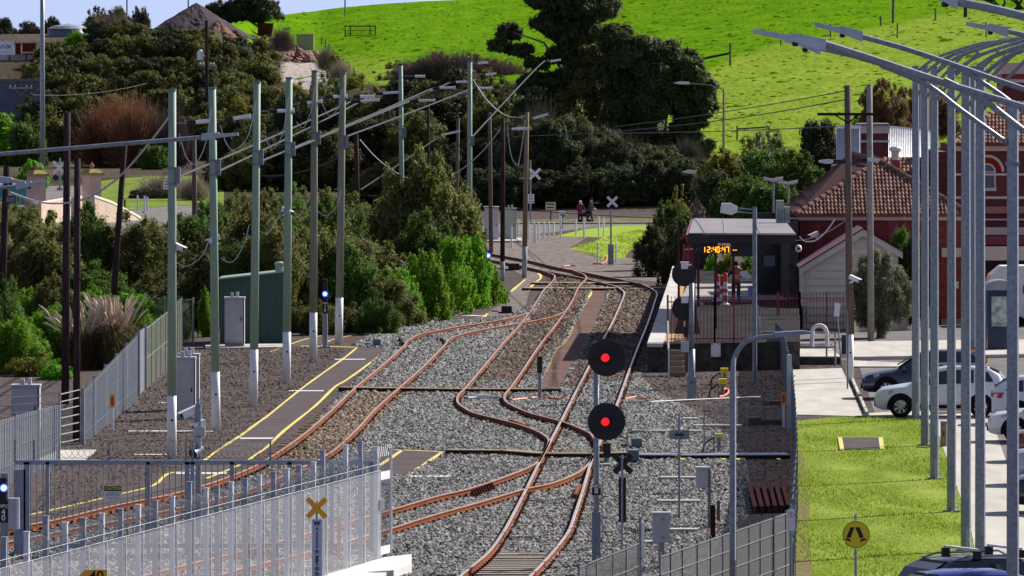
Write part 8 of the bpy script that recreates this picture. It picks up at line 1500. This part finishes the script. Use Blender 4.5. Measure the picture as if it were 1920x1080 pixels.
big_tree('huge dark pine whose top leaves the picture, with bare lower limbs', 655, [(1065, 5, 60, .7), (1020, -5, 40, .7), (1110, 15, 45, .8), (1070, 60, 50, .7), (1030, 45, 34, .8), (1100, 85, 42, .7), (1060, 105, 36, .6), (955, 60, 24, .7), (935, 85, 22, .5), (975, 95, 26, .45), (1010, 120, 26, .4), (1000, 150, 30, .4), (1030, 150, 30, .5), (1060, 160, 40, .8), (1095, 135, 36, .8), (1040, 205, 40, .8), (990, 215, 40, .8), (1085, 220, 40, .9), (1010, 270, 44, .9), (1070, 290, 44, .9), (1120, 300, 40, .9)], 60000, .16, 'pine', [(1075, 405), (1070, 250), (1062, 120), (1062, 10)], [[(1068, 200), (1020, 130), (960, 95)], [(1066, 170), (1000, 105), (930, 88)], [(1065, 150), (1020, 80), (955, 58)], [(1066, 240), (1110, 160), (1120, 90)], [(1066, 280), (1010, 200), (985, 160)]], 'pine_tree', .55, 2.2)
big_tree('broad round dark tree right of the pine, its dense crown against the pasture', 648, [(1150, 75, 42, .8), (1180, 105, 50, .8), (1220, 95, 46, .7), (1255, 115, 50, .8), (1290, 140, 45, .8), (1310, 175, 38, .9), (1230, 150, 56, .8), (1180, 160, 50, .8), (1270, 185, 50, .8), (1320, 205, 26, .9), (1215, 205, 50, .8), (1290, 230, 34, .8), (1150, 140, 36, .9), (1330, 185, 18, 1), (1200, 260, 40, .9), (1255, 275, 44, .9), (1300, 275, 36, .9), (1160, 215, 40, .9), (1230, 320, 44, .9), (1170, 310, 44, .9), (1290, 325, 36, .9)], 90000, .14, 'pine', [(1235, 405), (1230, 300), (1225, 180)], [[(1232, 320), (1180, 220), (1160, 140)], [(1232, 320), (1280, 230), (1310, 180)], [(1233, 340), (1250, 220), (1250, 130)], [(1234, 350), (1300, 270), (1320, 220)], [(1234, 360), (1190, 300), (1150, 230)]], 'round_tree', .5, 2.2)
big_tree('sparser olive-brown tree between the pine and the round tree', 652, [(1120, 110, 34, .9), (1105, 160, 36, .9), (1135, 200, 34, 1), (1100, 230, 34, .9), (1060, 200, 32, .9), (1040, 250, 34, .9)], 16000, .15, 'bank', [(1120, 405), (1115, 300), (1110, 140)], [[(1116, 330), (1080, 260), (1050, 200)], [(1116, 320), (1150, 250), (1140, 180)], [(1117, 350), (1060, 300), (1010, 260)]], 'tree', .35, 2.2, .4)
for i, (u, vt, w) in enumerate([(1010, 190, 120), (1070, 215, 130), (1130, 235, 120), (1040, 280, 120), (1180, 250, 110), (1240, 270, 110), (1290, 255, 80)]):
 gv('bare', 'dtwig', u, 0, vt, w, lab('tangle of bare branches', u, 'under the big trees'), 'shrub', 'bare branches under the big trees', d=636)
for i, (u, vt, w, mk) in enumerate([(1020, 318, 120, 'dark'), (1090, 312, 130, 'dark'), (1160, 308, 130, 'dark'), (1225, 300, 120, 'dark'), (1285, 300, 100, 'dark'), (960, 310, 110, 'dark'), (900, 315, 110, 'dark'), (840, 320, 110, 'dark'), (1055, 340, 110, 'bank'), (1190, 340, 110, 'bank'), (1320, 330, 60, 'dark')]):
 gv('big', mk, u, 0, vt, w, lab('low dark shrub', u, 'under the big trees'), 'shrub', 'low dark shrubs at the foot of the big trees', d=598, ry=None)
for kd, mk, u, vb, vt, w, d, lb in [('bush', 'yellow', 1400, 0, 265, 90, 560, 'yellow-green shrub in front of the rail fence'), ('bush', 'yellow', 1360, 0, 285, 80, 555, 'yellow-flecked shrub left of the boxy platform lamp'), ('bush', 'green', 1440, 0, 275, 90, 550, 'green shrub behind the shelter roof, right of the yellow-green one'), ('big', 'green', 1490, 0, 285, 110, 545, 'dark green shrub left of the station roof'), ('big', 'dark', 1535, 0, 228, 90, 560, 'dark rounded tree left of the white gable'), ('bush', 'green', 1390, 0, 330, 90, 530, 'green shrub above the far end of the shelter roof'), ('bush', 'green', 1450, 0, 340, 80, 520, 'green shrub behind the shelter roof next to the station eave'), ('loose', 'grey', 1430, 0, 245, 70, 590, 'pale silvery shrub by the rail fence'), ('bush', 'dark', 1345, 0, 320, 80, 540, 'dark shrub behind the flat lamp'), ('loose', 'yellow', 1275, 0, 352, 46, 440, 'yellow-topped bush left of the shelter roof'), ('big', 'green', 1260, 0, 378, 80, 425, 'green bush at the left end of the shelter roof'), ('ivy', 'dark', 1225, 0, 420, 76, 412, 'dark ivy bank right of the bright verge'), ('ivy', 'dark', 1275, 0, 415, 70, 395, 'dark ivy mass beside the shelter posts'), ('loose', 'twig', 1300, 0, 378, 50, 428, 'dry brown bush behind the shelter corner')]:
 gv(kd, mk, u, vb, vt, w + (44 if d > 500 else 12), lb, 'shrub', None, d=d)
for k, (u, d, vt, w) in enumerate([(1365, 380, 470, 60), (1405, 380, 472, 50), (1335, 386, 472, 40)]): gv('loose', 'bright' if k else 'yellow', u, 0, vt, w, ['sunlit hedge seen under the shelter roof behind the worker', 'sunlit hedge under the shelter roof left of the lamp post', 'sunlit hedge under the shelter roof below the clock'][k], 'hedge', None, d=d, name='hedge')
gv('ball', 'grey', 1650, 634, 468, 118, 'round grey-green bush with a sunlit right side beside the cream shed', 'bush', None, name='round_bush', trunk=.22)
gv('ball', 'dark', 1718, 618, 440, 84, 'dark bush between the thin light poles and the brick wall', 'bush', None)
gv('ball', 'green', 1692, 612, 428, 60, 'dark shrub above the round bush against the brick wall', 'bush', None)
for u, v0, w, d, lb in ((1655, 153, 100, 430, 'bronze-leaved tree left of the cream chimney'), (1750, 160, 110, 440, 'bronze-leaved tree right of the cream chimney'), (1700, 168, 90, 446, 'bronze-leaved tree behind the cream chimney')):
 s = d / F; x = (u - 960) * s; t = thing('bronze_tree', lb, 'tree', (x, d, 0)); o = bpy.data.objects.new('crown', proto('big', 'brownleaf', 0)); col.objects.link(o); o.parent = t; zc = CH - (262 - HV) * s; o.location = (0, 0, zc); o.scale = (w * s / 2, w * s / 2, (262 - v0) * s); o.rotation_euler = (0, 0, u); b = MB(); b.tube([(0, 0, -.3), (0, 0, zc + 1)], [.25, .15], 8); b.build('trunk', mat('grey_bark', (.09, .075, .07), (.16, .135, .125), 6, .9, stretch=(3, 3, .4)), t)
b = MB(); rg = random.Random(4); h2 = hit(1895, 20)
for k in range(10):
 p = Vector((rg.uniform(-2, 2), 0, 0)); q_ = p + Vector((rg.uniform(-3, 3), 0, rg.uniform(1, 3))); b.tube([p, (p + q_) / 2 + Vector((.3, 0, .2)), q_], [.22, .14, .06], 6)
solo('fallen_branches', b, M_woodd, 'dark dead branches at the top right of the pasture', 'dead branches', h2)
GB = 'scrub on the upper left bank'; bk = [('big', 'bank', 'dark scrub tree'), ('bush', 'bank', 'olive scrub bush'), ('big', 'dark', 'very dark scrub tree')]
i = 0
for v, us_, hpx, w in ((92, range(110, 560, 40), 46, 80), (125, range(95, 560, 44), 50, 90), (165, range(85, 560, 46), 55, 95), (205, range(85, 480, 48), 60, 100), (250, range(90, 470, 50), 70, 105), (300, range(100, 460, 52), 80, 110)):
 for u in us_:
  if (u > 520 and v > 100) or (u > 455 and v < 100) or (u > 505 and v < 150): continue
  if v < 100 and 250 < u < 460: vt = max(v - hpx, 56)
  else: vt = v - hpx
  if u < 180 and v < 140: vt = max(vt, 82)
  u2 = u + R.uniform(-10, 10); kd, mk, what = bk[i % 3]; i += 1; B0 = hit(u2, v); s = B0.y / F
  veg(kd, mk, B0 - Vector((0, 0, .6)), w * s / 2 * R.uniform(.9, 1.2), (v - vt) * s * R.uniform(.9, 1.15) + .6, lab(what, u2, '%s the bank' % {92: 'atop', 125: 'high on', 165: 'upper middle of', 205: 'middle of', 250: 'low on', 300: 'foot of'}[v]), 'shrub', GB)
for kd, mk, u, v, vt, w, d, lb in [('big', 'dark', 8, 82, 35, 60, 1010, 'dark tree at the left edge above the quarry sign'), ('bush', 'twig', 55, 78, 42, 60, 1012, 'bare purplish bush behind the quarry hopper'), ('big', 'dark', 98, 72, 34, 50, 1012, 'dark bush behind the left of the tank'), ('bush', 'bank', 185, 64, 18, 70, 1030, 'olive bush on the skyline right of the tank'), ('bush', 'bank', 222, 62, 15, 60, 1030, 'olive bush on the skyline below the aerial'), ('bare', 'twig', 215, 66, 22, 120, 1015, 'purplish bare thicket on the skyline right of the tank'), ('big', 'dark', 262, 56, 16, 44, 1040, 'dark bush left of the spoil heap'), ('big', 'dark', 450, 40, -6, 90, 1160, 'dark skyline tree right of the spoil heap'), ('big', 'dark', 490, 28, -14, 80, 1160, 'dark skyline tree at the left end of the green field'), ('big', 'dark', 412, 36, 2, 70, 1160, 'dark skyline tree just behind the spoil heap'), ('bush', 'bright', 140, 82, 60, 50, 980, 'bright green bush in front of the tank'), ('bare', 'twig', 530, 82, 50, 60, 1000, 'dry grass tuft between the brown tank and the hut'), ('bare', 'pale', 640, 150, 112, 70, 930, 'dry pale scrub along the old fence, lower part'), ('bare', 'pale', 612, 118, 85, 50, 980, 'dry pale scrub along the old fence, upper part'), ('bush', 'yellow', 628, 122, 102, 34, 960, 'yellow-green tuft beside the dirt track'), ('bush', 'bright', 15, 300, 220, 130, 860, 'green tree below the corrugated wall at the left edge'), ('bush', 'green', 50, 310, 228, 80, 850, 'green tree left of the tall grey mast')]:
 B0 = AT(u, v, d); s = d / F; veg(kd, mk, B0 - Vector((0, 0, 1)), w * s / 2, (v - vt) * s + 1, lb, 'shrub' if 'tree' not in lb else 'tree', None, name='shrub' if 'tree' not in lb else 'skyline_tree')
gv('bare', 'redtwig', 228, 0, 172, 175, 'reddish-brown bare tree with glowing top twigs on the left bank', 'tree', None, d=845, name='bare_tree'); gv('bare', 'redtwig', 190, 0, 190, 130, 'reddish-brown bare bush left of the glowing bare tree', 'shrub', None, d=842); gv('bare', 'twig', 280, 0, 195, 150, 'brown bare bush right of the glowing bare tree', 'shrub', None, d=840); gv('bare', 'twig', 330, 0, 190, 70, 'brown bare bush behind the nearest green pole', 'shrub', None, d=838); gv('bare', 'twig', 420, 0, 235, 80, 'pinkish bare bush behind the second green pole', 'shrub', None, d=800); gv('bare', 'redtwig', 250, 0, 178, 120, 'reddish-brown bare bush in front of the glowing bare tree', 'shrub', None, d=839)
gv('bare', 'pale', 310, 372, 322, 150, 'pale dry bush beside the small white sign behind the poles', 'shrub', None); gv('bare', 'pale', 365, 376, 325, 80, 'pale dry bush right of the nearest green pole', 'shrub', None); gv('bush', 'green', 262, 372, 352, 44, 'dark low bush by the white gateposts', 'shrub', None); gv('bush', 'green', 290, 318, 272, 70, 'green bush above the ochre plank wall', 'shrub', None); gv('bush', 'bright', 60, 352, 300, 60, 'green bush left of the left pillar', 'shrub', None, d=700)
def blades(name, px, density, h, w, m, seed, far=1.0, zf=None, kind='stuff'):
 rg = np.random.default_rng(seed); P = poly_w(px); xs = [p[0] for p in P]; ys = [p[1] for p in P]; n = int((max(xs) - min(xs)) * (max(ys) - min(ys)) * density); x = rg.uniform(min(xs), max(xs), n); y = rg.uniform(min(ys), max(ys), n); k = inside(x, y, P) & ~inside(x, y, poly_w([(1568, 818), (1658, 818), (1661, 846), (1570, 846)]))
 cl = np.sin(x * 2.1 + np.sin(y * .35) * 2) * np.sin(y * .31 + x * .7); k &= rg.random(n) < .55 + .45 * cl; x, y = x[k], y[k]; n = len(x); z = np.zeros(n) if zf is None else np.array([zf(a, b_) for a, b_ in zip(x, y)])
 a = rg.uniform(0, 6.28, n); hh = h * rg.uniform(.4, 1.3, n) * (1 + .5 * np.sin(x * 1.3 + y * .2)); ww = w * rg.uniform(.6, 1.3, n); lx, ly = rg.normal(size=n) * hh * .5, rg.normal(size=n) * hh * .5
 V = np.stack([np.stack([x - np.cos(a) * ww, y - np.sin(a) * ww, z], 1), np.stack([x + np.cos(a) * ww, y + np.sin(a) * ww, z], 1), np.stack([x + lx, y + ly, z + hh], 1)], 1)
 o = bpy.data.objects.new(name, npmesh(name, V.reshape(-1, 3), np.arange(n * 3).reshape(-1, 3), m)); col.objects.link(o); return tag(o, kind=kind)
blades('grass', [p for p in LAWN[1:-1]] + [(1840, 1110), (1492, 1110)], 300, .05, .02, leafmat('lawn_blades', (.17, .24, .022), (.34, .42, .07), .5, 0), 5)
blades('grass', [(1066, 467), (1110, 455), (1150, 440), (1250, 424), (1250, 450), (1180, 470), (1170, 484), (1128, 487)], 22, .1, .05, leafmat('verge_blades', (.18, .26, .02), (.36, .44, .07), .45, 0), 6)
rg = np.random.default_rng(9); n = 3000; uu = rg.uniform(430, 1930, n); dd_ = rg.uniform(640, 1240, n); xx = (uu - 960) * dd_ / F; V = []; base = np.array([(-.5, 0, 0), (.5, 0, 0), (.25, 0, .75), (-.2, .1, .9)])
for x, y in zip(xx, dd_):
 z = terr(x, y); s = rg.uniform(.18, .55); th = rg.uniform(-.6, .6)
 if rg.random() < .04: s *= 2
 q_ = base * (s * rg.uniform(1, 2.2), s, s * .38); V.append(np.stack([q_[:, 0] * math.cos(th) + x, q_[:, 0] * math.sin(th) + q_[:, 1] + y, q_[:, 2] + z - .03], 1))
o = bpy.data.objects.new('grass_tufts', npmesh('grass_tufts', np.concatenate(V), np.arange(len(V) * 4).reshape(-1, 4), leafmat('pasture_tuft', (.05, .15, .006), (.14, .3, .012), .3, 0))); col.objects.link(o); tag(o, kind='stuff')
